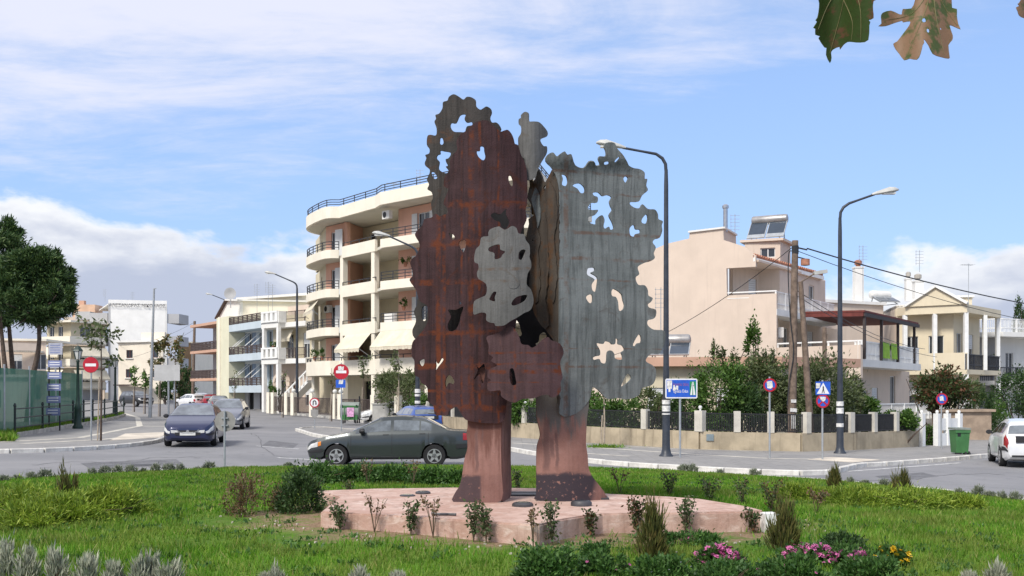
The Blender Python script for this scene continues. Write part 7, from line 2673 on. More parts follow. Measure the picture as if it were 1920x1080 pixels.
# parked and far cars
c = gp(243, 763)
Car(SUV, 'dark pickup-like off-roader parked at the pale yellow corner house', 'car', (c.x, c.y + 2), heading_to((0.75, -0.66)), paint('charcoal_paint', (0.022, 0.024, 0.028)), sc=1.0)
for px, py, P_, hd, col, lab in ((352, 765, HATCH, (-0.75, 0.66), ('white_paint_car', (0.78, 0.78, 0.77)), 'white hatchback parked behind the dark blue car, rear towards us'),
                                 (388, 766, HATCH, (-0.35, 0.94), ('red_paint', (0.34, 0.02, 0.035)), 'red car parked between the white and the grey parked cars'),
                                 (370, 758, HATCH, (-0.5, 0.86), ('silver_paint', (0.42, 0.43, 0.44)), 'silver car parked behind the white hatchback'),
                                 (404, 771, LIFT, (-0.35, 0.94), ('grey_paint_b', (0.16, 0.165, 0.17)), 'dark grey car parked at the blue house, right of the red car')):
    c = gp(px, py)
    Car(P_, lab, 'car', (c.x, c.y + 1.0), heading_to(hd), paint(*col), 'cars parked in the left street', cheap=True)
c = Vector((-4.75, 52.5))
Car(HATCH, 'bright blue hatchback parked behind the dark saloon, rear window towards us', 'car', c, heading_to((-0.42, 0.9)), paint('blue_paint', (0.028, 0.085, 0.33)), sc=0.95)
c = Vector((-7.6, 67.5))
Car(HATCH, 'white car half hidden by shrubs in the apartment forecourt', 'car', c, heading_to((-0.95, -0.3)), paint('white_paint_car', (0.78, 0.78, 0.77)), cheap=True)
c = gp(1893, 878)
Car(HATCH, 'white hatchback driving away at the right edge, rear towards us', 'car', (c.x + 1.35, c.y + 1.95), heading_to((0.30, 0.955)), paint('white_paint_car', (0.78, 0.78, 0.77)), sc=1.03)
# ================================================================== vegetation
RNG = np.random.default_rng(11)


def unit(a):
    return a / np.maximum(np.linalg.norm(a, axis=1, keepdims=True), 1e-9)


def leaf_quads(P, D, ln, wd, rng):
    """rhombic leaves at P pointing along D"""
    n = len(P)
    D = unit(D)
    S = unit(np.cross(D, unit(rng.normal(size=(n, 3)))))
    ln = (ln * rng.uniform(0.65, 1.3, (n, 1)))
    wd = (wd * rng.uniform(0.7, 1.25, (n, 1)))
    N = np.cross(D, S)
    v = np.stack([P, P + D * ln * 0.45 + S * wd * 0.5 + N * ln * 0.06, P + D * ln, P + D * ln * 0.45 - S * wd * 0.5 + N * ln * 0.06], 1).reshape(-1, 3)
    f = np.arange(4 * n).reshape(n, 4)
    return v, f


def crown_pts(c, R, n, clumps, cr, rng, half=False):
    u = unit(rng.normal(size=(clumps, 3)))
    if half:
        u[:, 2] = np.abs(u[:, 2])
    rr = rng.uniform(0.35, 1.0, (clumps, 1)) ** 0.55
    C = u * rr * np.array(R)
    k = rng.integers(0, clumps, n)
    s = rng.uniform(0.55, 1.35, clumps)
    off = rng.normal(size=(n, 3)) * cr * np.array(R) * s[k][:, None] * 0.55
    P = C[k] + off
    if half:
        P[:, 2] = np.abs(P[:, 2])
    return P + np.array(c), unit(off + 0.35 * C[k] / np.array(R))


def foliage(name, par, c, R, n, ln, wd, m_, clumps=40, cr=0.3, up=0.15, rng=None, half=False, jit=0.7):
    rng = rng or RNG
    P, O = crown_pts(c, R, n, clumps, cr, rng, half)
    D = O + rng.normal(size=(n, 3)) * jit + np.array([0, 0, up])
    v, f = leaf_quads(P, D, ln, wd, rng)
    return np_mesh(name, v, f, m_, par, local=False)


def ramp4(a, b, c, d):
    return [(0.0, a), (0.35, b), (0.7, c), (1.0, d)]


LM_GREEN = leaf_mat('leaf_green', ramp4((0.033, 0.078, 0.016), (0.058, 0.124, 0.023), (0.085, 0.163, 0.033), (0.130, 0.215, 0.052)))
LM_OLIVE = leaf_mat('leaf_olive', ramp4((0.052, 0.075, 0.029), (0.085, 0.111, 0.044), (0.117, 0.150, 0.065), (0.176, 0.202, 0.111)))
LM_DARK = leaf_mat('leaf_dark', ramp4((0.020, 0.049, 0.016), (0.035, 0.074, 0.024), (0.054, 0.101, 0.034), (0.081, 0.135, 0.047)))
LM_PINE = leaf_mat('pine_needles', ramp4((0.018, 0.045, 0.018), (0.04, 0.085, 0.028), (0.07, 0.125, 0.042), (0.12, 0.175, 0.06)), trans=0.15)
LM_JUNI = leaf_mat('juniper', ramp4((0.10, 0.17, 0.02), (0.165, 0.255, 0.028), (0.23, 0.315, 0.04), (0.31, 0.37, 0.065)))
LM_SANT = leaf_mat('grey_lavender', ramp4((0.24, 0.26, 0.20), (0.34, 0.36, 0.29), (0.42, 0.43, 0.36), (0.50, 0.49, 0.42)), trans=0.1)
LM_KERB = leaf_mat('grey_green_shrub', ramp4((0.14, 0.165, 0.12), (0.20, 0.23, 0.17), (0.26, 0.28, 0.22), (0.33, 0.34, 0.28)), trans=0.1)
LM_DRY = leaf_mat('dry_leaf', ramp4((0.12, 0.07, 0.04), (0.18, 0.105, 0.06), (0.20, 0.15, 0.09), (0.10, 0.12, 0.05)), trans=0.15)
LM_ROSE = leaf_mat('rose_leaf', ramp4((0.045, 0.08, 0.028), (0.07, 0.115, 0.04), (0.11, 0.145, 0.075), (0.18, 0.11, 0.07)))
LM_RED = leaf_mat('reddish_leaf', ramp4((0.035, 0.065, 0.02), (0.05, 0.085, 0.026), (0.10, 0.075, 0.04), (0.16, 0.06, 0.035)))
LM_CONI = leaf_mat('dwarf_conifer', ramp4((0.045, 0.055, 0.016), (0.085, 0.095, 0.026), (0.12, 0.12, 0.035), (0.16, 0.125, 0.045)), trans=0.1)
LM_OCHRE = leaf_mat('turning_leaf', ramp4((0.06, 0.09, 0.03), (0.13, 0.12, 0.05), (0.20, 0.13, 0.06), (0.10, 0.14, 0.05)))
LM_CHRY = leaf_mat('bedding_leaf', ramp4((0.026, 0.070, 0.017), (0.046, 0.114, 0.026), (0.072, 0.156, 0.036), (0.102, 0.186, 0.054)))
LM_GRASS = leaf_mat('grass_blade', [(0.0, (0.060, 0.175, 0.012)), (0.35, (0.098, 0.24, 0.018)), (0.7, (0.145, 0.285, 0.028)), (0.92, (0.22, 0.285, 0.06)), (1.0, (0.36, 0.31, 0.15))], trans=0.3, spec=0.2, patch=True)
M_BARK = mat('bark', (0.085, 0.062, 0.048), 0.95, 0.35, 8, 0.6, 20)
M_TWIG = mat('twig', (0.10, 0.075, 0.045), 0.9, 0.3, 10)
M_PALEB = mat('pale_bark', (0.36, 0.30, 0.23), 0.9, 0.2, 6)


def lawn_pt(px, py):
    z = 0.25
    for _ in range(6):
        d = 2000 * (CAMH - z) / (py - HZ)
        x = (px - 960) / F * d
        z = lawn_z(x, d)
    return Vector((x, d, z))


def limbs(par, base, tips, r, m_, name='branches', bend=0.12, rng=None):
    rng = rng or RNG
    q = MB()
    for t in tips:
        t = Vector(t)
        m1_ = base + (t - base) * 0.5 + Vector(rng.normal(size=3) * bend * (t - base).length * 0.5)
        q.tube([base, m1_, t], [r, r * 0.7, r * 0.3], 5)
    return q.build(name, m_, par)


# ------------------------------------------------------------------ pines at far left
def pine(px, base_py, d, crowns, label, lean=0.0, tops=None):
    x = (px - 960) / F * d
    g = Vector((x, d, gz(x)))
    o = thing('pine_tree', tuple(g), label, 'pine tree', 'pine trees at the left edge')
    rng = np.random.default_rng(abs(int(px)) + 3)
    c0 = pt(crowns[0][0], crowns[0][1], d)
    trunk = [g, g + Vector((lean * 0.3, 0, 2.5)), g + Vector((lean * 0.7, 0, 4.6)), Vector((c0.x, d, c0.z + 0.6))]
    MB().tube(smooth2(trunk, 4), [0.20 - 0.011 * i for i in range(13)], 9).build('trunk', M_BARK, o, smooth=60)
    tips = []
    for cx, cy, rx, ry, n in crowns:
        c = pt(cx, cy, d + rng.uniform(-0.8, 0.8))
        s_ = d / F
        R = (rx * s_, rx * s_ * 0.8, ry * s_)
        foliage('crown', o, c, R, n, 0.26, 0.07, LM_PINE, max(14, n // 220), 0.22, 0.35, rng)
        for k in range(5):
            e = rng.normal(size=3) * np.array(R) * 0.5
            tips.append(c + Vector(e))
    limbs(o, Vector((c0.x, d, c0.z - 1.4)), tips, 0.07, M_BARK, 'limbs', 0.12, rng)


pine(52, 0, 58, [(65, 540, 66, 66, 15000), (104, 515, 34, 38, 6000), (55, 492, 46, 32, 6000), (20, 565, 50, 40, 6500), (115, 560, 24, 26, 3000), (85, 585, 36, 18, 3000), (25, 520, 55, 45, 7000), (60, 590, 55, 14, 3000)], 'right-hand umbrella pine with a leaning dark trunk behind the green net', 0.9)
pine(16, 0, 61, [(-14, 475, 55, 50, 11000), (-30, 530, 60, 60, 9500), (8, 440, 28, 26, 4000), (-40, 590, 55, 38, 5500)], 'left-hand pine cut by the left picture edge', -0.5)
for px, lab in ((4, 'bare dark pine trunk at the very left edge'), (30, 'slim dark pine trunk between the two pines')):
    x = (px - 960) / F * 63
    o = thing('pine_tree', (x, 63, gz(x)), lab, 'pine tree', 'pine trees at the left edge')
    MB().tube([(x, 63, gz(x)), (x - 0.2, 63, 3.5), (x - 0.5, 63, 7.0)], [0.18, 0.15, 0.1], 8).build('trunk', M_BARK, o, smooth=60)
    foliage('crown', o, (x - 0.6, 63.5, 8.0), (1.6, 1.4, 1.1), 1800, 0.26, 0.07, LM_PINE, 12, 0.25)


# ------------------------------------------------------------------ shrubs and trees of the gardens
def shrub(px, d, w_, top, bot, m_, label, name='garden_shrub', cat='shrub', n=3200, ln=0.17, wd=0.07, up=0.2, group='garden shrubs on the right', clumps=34, cr=0.3, trunk=0.05, flowers=None, half=False, depth=0.8, bark=None):
    rng = np.random.default_rng(int(px * 7 + top))
    s_ = d / F
    x = (px - 960) * s_
    g = Vector((x, d, gz(x)))
    zt, zb = zat(top, d), zat(bot, d)
    o = thing(name, tuple(g), label, cat, group)
    R = (w_ * s_ / 2 * 0.85, w_ * s_ / 2 * depth, (zt - zb) / 2 * 0.85)
    c = Vector((x, d, (zt + zb) / 2))
    foliage('foliage', o, c, R, n, ln, wd, m_, clumps, cr, up, rng, half)
    tips = [c + Vector(rng.normal(size=3) * np.array(R) * 0.5) for _ in range(7)]
    limbs(o, g, tips, trunk, bark or M_BARK, 'stems', 0.15, rng)
    if flowers:
        fm, k = flowers
        fl = flower_mesh(fm)
        for i in range(k):
            e = unit(rng.normal(size=(1, 3)))[0]
            e[1] = -abs(e[1])
            ob = bpy.data.objects.new('blossom', fl)
            COL.objects.link(ob)
            ob.parent = o
            ob.location = c - g + Vector(e * np.array(R) * 0.95)
            ob.scale = (1.7,) * 3
            ob.rotation_euler = tuple(rng.uniform(-1, 1, 3))
    return o


_FL = {}


def flower_mesh(m_, petals=7):
    if m_.name in _FL:
        return _FL[m_.name]
    q = MB()
    for ring_, r, t in ((0, 0.03, 0.1), (1, 0.02, 0.7)):
        for k in range(petals):
            a = 2 * PI * (k + 0.5 * ring_) / petals
            d = Vector((math.cos(a) * math.cos(t), math.sin(a) * math.cos(t), math.sin(t)))
            e = Vector((-math.sin(a), math.cos(a), 0))
            q.add([Vector((0, 0, 0)), d * r * 0.6 + e * r * 0.3, d * r, d * r * 0.6 - e * r * 0.3], [(0, 1, 2, 3)])
    me = bpy.data.meshes.new('flower')
    me.from_pydata(q.v, [], q.f)
    me.materials.append(m_)
    _FL[m_.name] = me
    return me


M_FPINK = mat('pink_petal', (0.50, 0.13, 0.30), 0.6, 0.3, 20)
M_FYEL = mat('yellow_petal', (0.70, 0.48, 0.03), 0.6, 0.2, 20)
M_FWHITE = mat('white_petal', (0.72, 0.70, 0.70), 0.6, 0.1, 20)
M_FRED = mat('red_petal', (0.45, 0.04, 0.03), 0.6, 0.2, 20)

shrub(982, 47, 74, 738, 806, LM_GREEN, 'green shrub seen between the two sculpture legs', n=2200)
shrub(1088, 46, 90, 722, 822, LM_GREEN, 'green shrub just right of the sculpture leg')
shrub(1152, 45, 110, 738, 826, LM_GREEN, 'broad green shrub behind the pale staked trunk')
shrub(1215, 46, 90, 716, 826, LM_OLIVE, 'pale-flowered shrub behind the lamp post', flowers=(M_FWHITE, 16), n=2400)
shrub(1290, 45, 80, 705, 826, LM_DARK, 'dark shrub under the motorway sign', flowers=(M_FWHITE, 8))
shrub(1350, 44, 120, 668, 824, LM_GREEN, 'big leafy green shrub behind the wall corner', n=5200, clumps=50)
shrub(1425, 45, 110, 655, 822, LM_OLIVE, 'tall grey-green olive shrub left of the utility pole', n=5200, clumps=48)
shrub(1482, 46, 90, 668, 822, LM_DARK, 'dark bush directly behind the thick utility pole', n=3600)
shrub(1545, 43.5, 118, 668, 826, LM_OLIVE, 'rounded olive bush behind the crossing sign', n=5600, clumps=50, cr=0.36)
shrub(1592, 46, 60, 690, 800, LM_OLIVE, 'small olive bush right of the second lamp post', n=2200)
shrub(1255, 47, 70, 735, 826, LM_GREEN, 'green filler bush between lamp post and wall corner', n=2600)
shrub(1392, 43.5, 90, 712, 826, LM_DARK, 'dark low bush in front of the leafy and olive shrubs', n=3000)
shrub(1512, 44.5, 80, 690, 826, LM_OLIVE, 'olive bush squeezed between utility pole and crossing sign', n=3200)
shrub(1620, 47, 60, 735, 812, LM_GREEN, 'green bush left of the terrace railing', n=1800)
shrub(1412, 47, 26, 604, 690, LM_GREEN, 'tall narrow climbing plant rising before the blank gable', n=900, clumps=10, cr=0.4, cat='plant')
for k, px in enumerate((1340, 1356, 1378, 1452)):
    shrub(px, 46, 12, 640 + 8 * (k % 3), 700, LM_OLIVE, ['leftmost upright shoot above the wall-corner shrub', 'second upright shoot above the wall-corner shrub', 'third upright shoot above the wall-corner shrub', 'upright shoot left of the utility pole'][k], n=180, clumps=6, cr=0.5, trunk=0.02, cat='plant')
shrub(1690, 43.0, 66, 766, 815, LM_GREEN, 'green hedge spilling over the right end of the garden wall', n=2600, ln=0.13)
shrub(1642, 45, 56, 776, 812, LM_DARK, 'low dark hedge behind the black railing panels', n=1400)
shrub(1743, 45, 34, 798, 842, LM_GREEN, 'green bush inside the white gate', n=1600, ln=0.13, group='garden shrubs by the gate')
shrub(1768, 52, 112, 682, 772, LM_RED, 'dark tree with a few reddish leaves before the yellow house', 'garden_tree', 'tree', n=3200, clumps=30, group='garden trees at the right', ln=0.2, wd=0.1)
shrub(1762, 52.5, 90, 700, 765, LM_DARK, 'dark green tree behind the reddish one', 'garden_tree', 'tree', n=2200, group='garden trees at the right', ln=0.2)
shrub(1843, 54, 52, 722, 850, LM_DARK, 'dark conical cypress right of the white gate', 'garden_tree', 'tree', n=5000, ln=0.12, wd=0.04, up=0.8, group='garden trees at the right', clumps=46, cr=0.25)
shrub(1820, 56, 52, 712, 772, LM_OLIVE, 'light green bush with orange-red blossom by the cypress', n=1800, flowers=(M_FRED, 10), group='garden shrubs by the gate')
shrub(1870, 55, 44, 745, 830, LM_GREEN, 'bright green conical bush beside the dark cypress', n=2600, ln=0.12, wd=0.04, up=0.8, group='garden shrubs by the gate')
shrub(1902, 58, 84, 692, 800, LM_DARK, 'dark leafy tree above the white hatchback', 'garden_tree', 'tree', n=3200, group='garden trees at the right')
shrub(1910, 112, 24, 560, 660, LM_DARK, 'distant cypress behind the railed terrace', 'garden_tree', 'tree', n=1600, ln=0.3, wd=0.1, up=1.0, group='garden trees at the right')
shrub(1860, 81, 22, 655, 690, LM_GREEN, 'potted plant on the balcony of the grey-white house', 'potted_plant', 'plant', n=400, ln=0.25, group='balcony plants')
shrub(752, 64, 120, 690, 772, LM_OLIVE, 'light green tree by the apartment forecourt left of the sculpture', 'garden_tree', 'tree', n=4200, ln=0.2, group='trees by the apartment block')
shrub(795, 62, 80, 735, 800, LM_GREEN, 'green hedge right of the parked blue car', n=2600, group='trees by the apartment block')
shrub(511, 89, 24, 712, 772, LM_GREEN, 'small conical conifer in the balustrade house garden', 'garden_tree', 'tree', n=2200, ln=0.14, wd=0.05, up=0.9, group='trees by the apartment block', clumps=24, cr=0.2)
shrub(526, 90, 14, 722, 775, LM_DARK, 'narrow dark conifer right of the small conical one', 'garden_tree', 'tree', n=900, ln=0.14, wd=0.05, up=0.9, group='trees by the apartment block', clumps=14, cr=0.2)
shrub(345, 150, 46, 690, 752, LM_DARK, 'dark shrubbery at the end of the left street', n=1600, ln=0.4, wd=0.2, group='trees down the left street')
shrub(310, 128, 30, 715, 752, LM_DARK, 'dark hedge beneath the pale yellow corner house', n=1000, ln=0.35, wd=0.18, group='trees down the left street')


# ------------------------------------------------------------------ young street trees: thin trunk, stake, sparse leaves
def young_tree(px, base, top, w_, m_, label, n=160, lean=0, pale=False, stake=True, ln=0.22):
    rng = np.random.default_rng(int(px * 3 + base))
    g = gp(px, base)
    d = g.y
    s_ = d / F
    o = thing('young_tree', tuple(g), label, 'tree', 'thin young street trees')
    tp_ = pt(px + lean, top, d)
    H = tp_.z - g.z
    mid_ = g + (tp_ - g) * 0.5 + Vector((0.03, 0, 0))
    MB().tube([g, mid_, tp_], [0.045, 0.032, 0.012], 7).build('trunk', M_PALEB if pale else M_BARK, o, smooth=60)
    if stake:
        MB().tube([g + Vector((-0.12, 0, 0)), g + Vector((-0.05, 0, H * 0.55))], 0.025, 6).build('stake', M_PALEB, o)
    tips = []
    for k in range(7):
        b = g + (tp_ - g) * rng.uniform(0.55, 0.95)
        tips.append((b, b + Vector((rng.uniform(-1, 1) * w_ * s_ / 2, rng.uniform(-1, 1) * w_ * s_ / 2, rng.uniform(0.1, 0.16) * H))))
    q = MB()
    P = []
    for a, b in tips:
        q.tube([a, b], [0.012, 0.005], 4)
        for k in range(n // 7):
            u = rng.uniform(0.3, 1.05)
            P.append(np.array(a + (b - a) * u) + rng.normal(size=3) * 0.08)
    q.build('branches', M_BARK, o)
    P = np.array(P)
    v, f = leaf_quads(P, rng.normal(size=P.shape) + np.array([0, 0, -0.4]), ln, ln * 0.45, rng)
    np_mesh('leaves', v, f, m_, o, local=False)


young_tree(189, 832, 604, 66, LM_OLIVE, 'spindly young tree beside the left no-entry sign', 230)
young_tree(252, 775, 692, 12, LM_GREEN, 'staked sapling before the pale yellow corner house, left one', 120, ln=0.3)
young_tree(272, 779, 690, 12, LM_GREEN, 'staked sapling before the pale yellow corner house, right one', 120, ln=0.3)
young_tree(300, 784, 640, 40, LM_OCHRE, 'autumn-brown young tree behind the blank sign back', 260, ln=0.35)
young_tree(329, 776, 640, 44, LM_OCHRE, 'autumn-brown young tree right of the blank sign back', 260, ln=0.35)
young_tree(440, 774, 700, 14, LM_OLIVE, 'sapling in front of the blue house', 50)
young_tree(531, 783, 700, 12, LM_OLIVE, 'sapling in front of the balustrade house', 40)
young_tree(681, 792, 672, 30, LM_OLIVE, 'sparse young tree right of the waste container', 120)
young_tree(747, 806, 660, 40, LM_OLIVE, 'sparse young tree with pale trunk behind the parked blue car', 140, pale=True)
young_tree(622, 790, 690, 16, LM_OCHRE, 'bare thin sapling behind the mid no-entry sign', 30)
young_tree(1132, 843, 726, 12, LM_GREEN, 'pale staked trunk just right of the sculpture', 40, pale=True)
g = gp(1132, 845)
kt = thing('grass_tuft', tuple(g), 'green weeds round the foot of the pale staked trunk', 'weeds')
P = np.array([[g.x, g.y, g.z + 0.1]]) + RNG.normal(size=(500, 3)) * np.array([0.35, 0.2, 0.0])
v, f = leaf_quads(P, RNG.normal(size=(500, 3)) * 0.5 + np.array([0, 0, 1.0]), 0.16, 0.02, RNG)
np_mesh('blades', v, f, LM_GRASS, kt, local=False)
# verge grass and weeds inside the left railing
vg = []
for _ in range(9000):
    u = RNG.uniform(0, len(RL) - 1.001)
    i = int(u)
    p = RL[i] + (RL[i + 1] - RL[i]) * (u - i) + Vector((-0.3, 0.6)) * RNG.uniform(0.3, 2.4)
    vg.append((p.x, p.y, gz(p.x) + 0.1))
for _ in range(2500):
    p = V2(gp(RNG.uniform(-60, 28), RNG.uniform(822, 834)).xy)
    vg.append((p.x, p.y, gz(p.x) + 0.1))
P = np.array(vg)
v, f = leaf_quads(P, RNG.normal(size=P.shape) * 0.4 + np.array([0, 0, 1.0]), 0.3, 0.04, RNG)
setp(np_mesh('verge_grass', v, f, LM_GRASS), kind='stuff')

# ------------------------------------------------------------------ lawn grass
plpoly = [tuple(p) for p in pl_top]


def clear_of_plinth(x, y, m=0.06):
    return not inpoly((x, y), plpoly)


n = 330000
r_ = np.sqrt(RNG.uniform(0, 1, n)) * 0.992
a_ = RNG.uniform(0, 2 * PI, n)
gx, gy = IC.x + IA * r_ * np.cos(a_), IC.y + IB * r_ * np.sin(a_)
keep = (gy > 9.5) & (np.abs(gx) < gy * 0.52 + 0.6)
gx, gy = gx[keep], gy[keep]
gzv = np.array([lawn_z(a, b) for a, b in zip(gx, gy)])
er = np.sqrt(((gx - 0.1) / 4.0) ** 2 + ((gy - 15.4) / 2.75) ** 2) + 0.16 * np.sin(gx * 2.1 + 1) * np.cos(gy * 1.7)
pk = np.clip((er - 0.93) / 0.3, 0.02, 1.0)
pk *= np.where(0.5 + 0.5 * np.sin(gx * 0.9 + 2) * np.sin(gy * 1.2 + gx * 0.4) > 0.06, 1.0, 0.35)
pip = np.array([clear_of_plinth(a, b) if e < 1.3 else True for a, b, e in zip(gx, gy, er)])
keep = (RNG.uniform(0, 1, len(gx)) < pk) & pip
gx, gy, gzv = gx[keep], gy[keep], gzv[keep]
n = len(gx)
hh = RNG.uniform(0.035, 0.085, n) * (1 + 0.55 * (0.5 + 0.5 * np.sin(gx * 1.1 + gy * 0.6)) * (0.5 + 0.5 * np.cos(gy * 1.4 - gx * 0.5)))
hh *= np.where(gy > 20, 0.8, 1.0)
hh *= np.where(np.sin(gx * 5.3 + 3 * np.sin(gy * 2.1)) * np.sin(gy * 4.7 + 2 * np.sin(gx * 1.7)) > 0.55, 1.3, 1.0)
wd = RNG.uniform(0.006, 0.011, n) * (gy / 13)
th = RNG.uniform(0, 2 * PI, n)
ln_ = RNG.normal(size=(n, 2)) * 0.35 * hh[:, None]
b0 = np.stack([gx - np.cos(th) * wd, gy - np.sin(th) * wd, gzv - 0.005], 1)
b1 = np.stack([gx + np.cos(th) * wd, gy + np.sin(th) * wd, gzv - 0.005], 1)
tp2 = np.stack([gx + ln_[:, 0], gy + ln_[:, 1], gzv + hh], 1)
V_ = np.stack([b0, b1, tp2], 1).reshape(-1, 3)
setp(np_mesh('lawn_grass', V_, np.arange(3 * n).reshape(n, 3), LM_GRASS), kind='stuff')
# broad-leaved weeds in the turf
wc = np.stack([RNG.uniform(-7, 7, 420), RNG.uniform(10.6, 24, 420)], 1)
wc = wc[[isl(a, b) < 0.95 and clear_of_plinth(a, b) for a, b in wc]]
wi = RNG.integers(0, len(wc), 9000)
wx = wc[wi] + RNG.normal(size=(9000, 2)) * 0.07
wok = np.array([clear_of_plinth(a, b) for a, b in wx])
wx = wx[wok]
P = np.stack([wx[:, 0], wx[:, 1], np.array([lawn_z(a, b) + 0.02 for a, b in wx])], 1)
v, f = leaf_quads(P, RNG.normal(size=P.shape) + np.array([0, 0, 0.9]), 0.06, 0.03, RNG)
setp(np_mesh('lawn_weeds', v, f, LM_CHRY), kind='stuff')
# pale pebbles and fallen petals on the earth
pb_ = MB()
for _ in range(260):
    u = RNG.uniform(0, 2 * PI)
    rr = RNG.uniform(0.8, 1.15)
    x, y = 0.1 + 4.0 * rr * math.cos(u), 15.4 + 2.75 * rr * math.sin(u)
    if clear_of_plinth(x, y) and y < 16:
        s_ = RNG.uniform(0.008, 0.022)
        pb_.box((x, y, lawn_z(x, y) + s_ * 0.4), (s_ * 1.6, s_ * 1.3, s_), RNG.uniform(0, 3))
setp(pb_.build('pebbles', mat('pale_pebble', (0.46, 0.41, 0.35), 0.8, 0.3, 30)), kind='stuff')


# ------------------------------------------------------------------ island plants
def bush(px, base, top, w_, m_, label, name='bedding_bush', cat='bush', n=1500, ln=0.05, wd=0.025, group=None, up=0.4, clumps=26, cr=0.3, fl=(), depth=0.8, jit=0.7):
    rng = np.random.default_rng(int(px * 5 + base * 3))
    g = lawn_pt(px, base)
    s_ = g.y / F
    o = thing(name, tuple(g), label, cat, group)
    H = (base - top) * s_
    R = (w_ * s_ / 2 * 0.88, w_ * s_ / 2 * depth, H * 0.86)
    foliage('foliage', o, g, R, n, ln, wd, m_, clumps, cr, up, rng, True, jit)
    limbs(o, g, [g + Vector((rng.normal() * R[0] * 0.5, rng.normal() * R[1] * 0.5, H * rng.uniform(0.4, 0.8))) for _ in range(6)], 0.008, M_TWIG, 'stems', 0.1, rng)
    for fm, k, sc in fl:
        me = flower_mesh(fm)
        for i in range(k):
            e = unit(rng.normal(size=(1, 3)))[0]
            e[2] = abs(e[2]) * 0.8 + 0.25
            e[1] = -abs(e[1]) if rng.uniform() < 0.75 else e[1]
            ob = bpy.data.objects.new('flower', me)
            COL.objects.link(ob)
            ob.parent = o
            ob.location = Vector(e * np.array(R) * rng.uniform(0.95, 1.12))
            ob.scale = (sc * rng.uniform(0.8, 1.25),) * 3
            ob.rotation_euler = tuple(rng.uniform(-0.9, 0.9, 3))
    return o


GB = 'green bushes of the front flowerbed'
pk_ = lambda k, s=1.0: ((M_FPINK, k, s),)
bush(1025, 1088, 1028, 128, LM_CHRY, 'rounded dark green bush at the bottom, left end of the flowerbed', n=5200, group=GB)
bush(1135, 1078, 1036, 110, LM_CHRY, 'low green bush with a few dull pink buds, second in the flowerbed', n=3200, group=GB, fl=pk_(7, 0.7))
bush(1240, 1092, 1040, 130, LM_CHRY, 'green bush at the foot of the tall reed-like conifer', n=4200, group=GB, fl=((M_FWHITE, 4, 0.6),))
bush(1348, 1062, 1022, 100, LM_CHRY, 'green bush crowded with pink flowers, left of the brown-tipped conifer', n=3000, group=GB, fl=pk_(60, 1.35))
bush(1365, 1098, 1048, 150, LM_CHRY, 'dark green bush on the bottom edge under the pink flowers', n=4600, group=GB)
bush(1490, 1098, 1040, 150, LM_CHRY, 'dark green bush on the bottom edge under the brown-tipped conifer', n=4600, group=GB, fl=((M_FPINK, 5, 0.8),))
bush(1518, 1056, 1018, 110, LM_CHRY, 'green bush with many pink flowers, right of the brown-tipped conifer', n=3000, group=GB, fl=pk_(60, 1.35))
bush(1588, 1064, 1022, 90, LM_CHRY, 'green bush with a few pink flowers, next to the yellow one', n=2600, group=GB, fl=pk_(28, 1.25))
bush(1580, 1036, 998, 96, LM_DARK, 'rounded dark bush without flowers at the back of the flowerbed', n=3200, group=GB)
bush(1672, 1058, 1022, 78, LM_CHRY, 'green bush with bright yellow flowers at the right end of the flowerbed', n=2400, group=GB, fl=((M_FYEL, 28, 1.3),))
bush(1628, 1092, 1042, 130, LM_CHRY, 'green bush on the bottom edge below the yellow flowers', n=3600, group=GB, fl=((M_FWHITE, 2, 0.6),))
bush(1290, 1020, 990, 130, LM_CHRY, 'loose low green plants behind the pink flowers', n=2200, group=GB, fl=pk_(3, 0.7))
bush(1120, 1052, 1018, 70, LM_CHRY, 'small loose plant left of the reed-like conifer', n=900, group=GB)
# behind the sculpture, left
GL_ = 'green bushes behind the left of the plinth'
for k, (px, b, t, w_) in enumerate(((592, 908, 868, 110), (672, 905, 868, 100), (742, 905, 870, 100), (812, 908, 872, 100), (862, 910, 878, 70))):
    bush(px, b, t, w_, LM_CHRY, ['leftmost of the green bushes before the dark saloon', 'green bush below the saloon front wheel', 'green bush below the saloon doors', 'green bush below the saloon rear wheel', 'green bush against the left sculpture leg'][k], n=3000, ln=0.07, wd=0.035, group=GL_)
bush(566, 960, 876, 96, LM_DARK, 'tall dark shrub beside the left tip of the plinth', n=3600, ln=0.06, group=GL_, clumps=40)
bush(460, 966, 868, 88, LM_DRY, 'dry rust-brown shrub left of the plinth', n=1500, ln=0.05, wd=0.022, clumps=40, cr=0.22, group=GL_)
bush(524, 958, 905, 60, LM_DRY, 'small dry brown shrub between the rusty and the dark one', n=700, ln=0.05, wd=0.022, clumps=20, group=GL_)
# junipers
GJ = 'spreading yellow-green junipers'
for k, (px, b, t, w_) in enumerate(((40, 962, 908, 190), (130, 975, 925, 200), (205, 968, 916, 160), (60, 985, 945, 160), (1500, 938, 908, 120), (1600, 946, 914, 180), (1700, 950, 918, 190), (1790, 952, 925, 110))):
    bush(px, b, t, w_, LM_JUNI, ['juniper at the left edge, farther one', 'juniper in front of the brown-tipped dwarf conifer at left', 'right-hand juniper of the left group', 'juniper at the left edge, nearer one', 'leftmost juniper of the right group', 'juniper below the first dwarf conifer at right', 'juniper below the second dwarf conifer at right', 'rightmost small juniper'][k] + ', low and spreading', 'juniper', 'shrub', n=4200, ln=0.10, wd=0.018, group=GJ, up=0.25, clumps=44, cr=0.3)
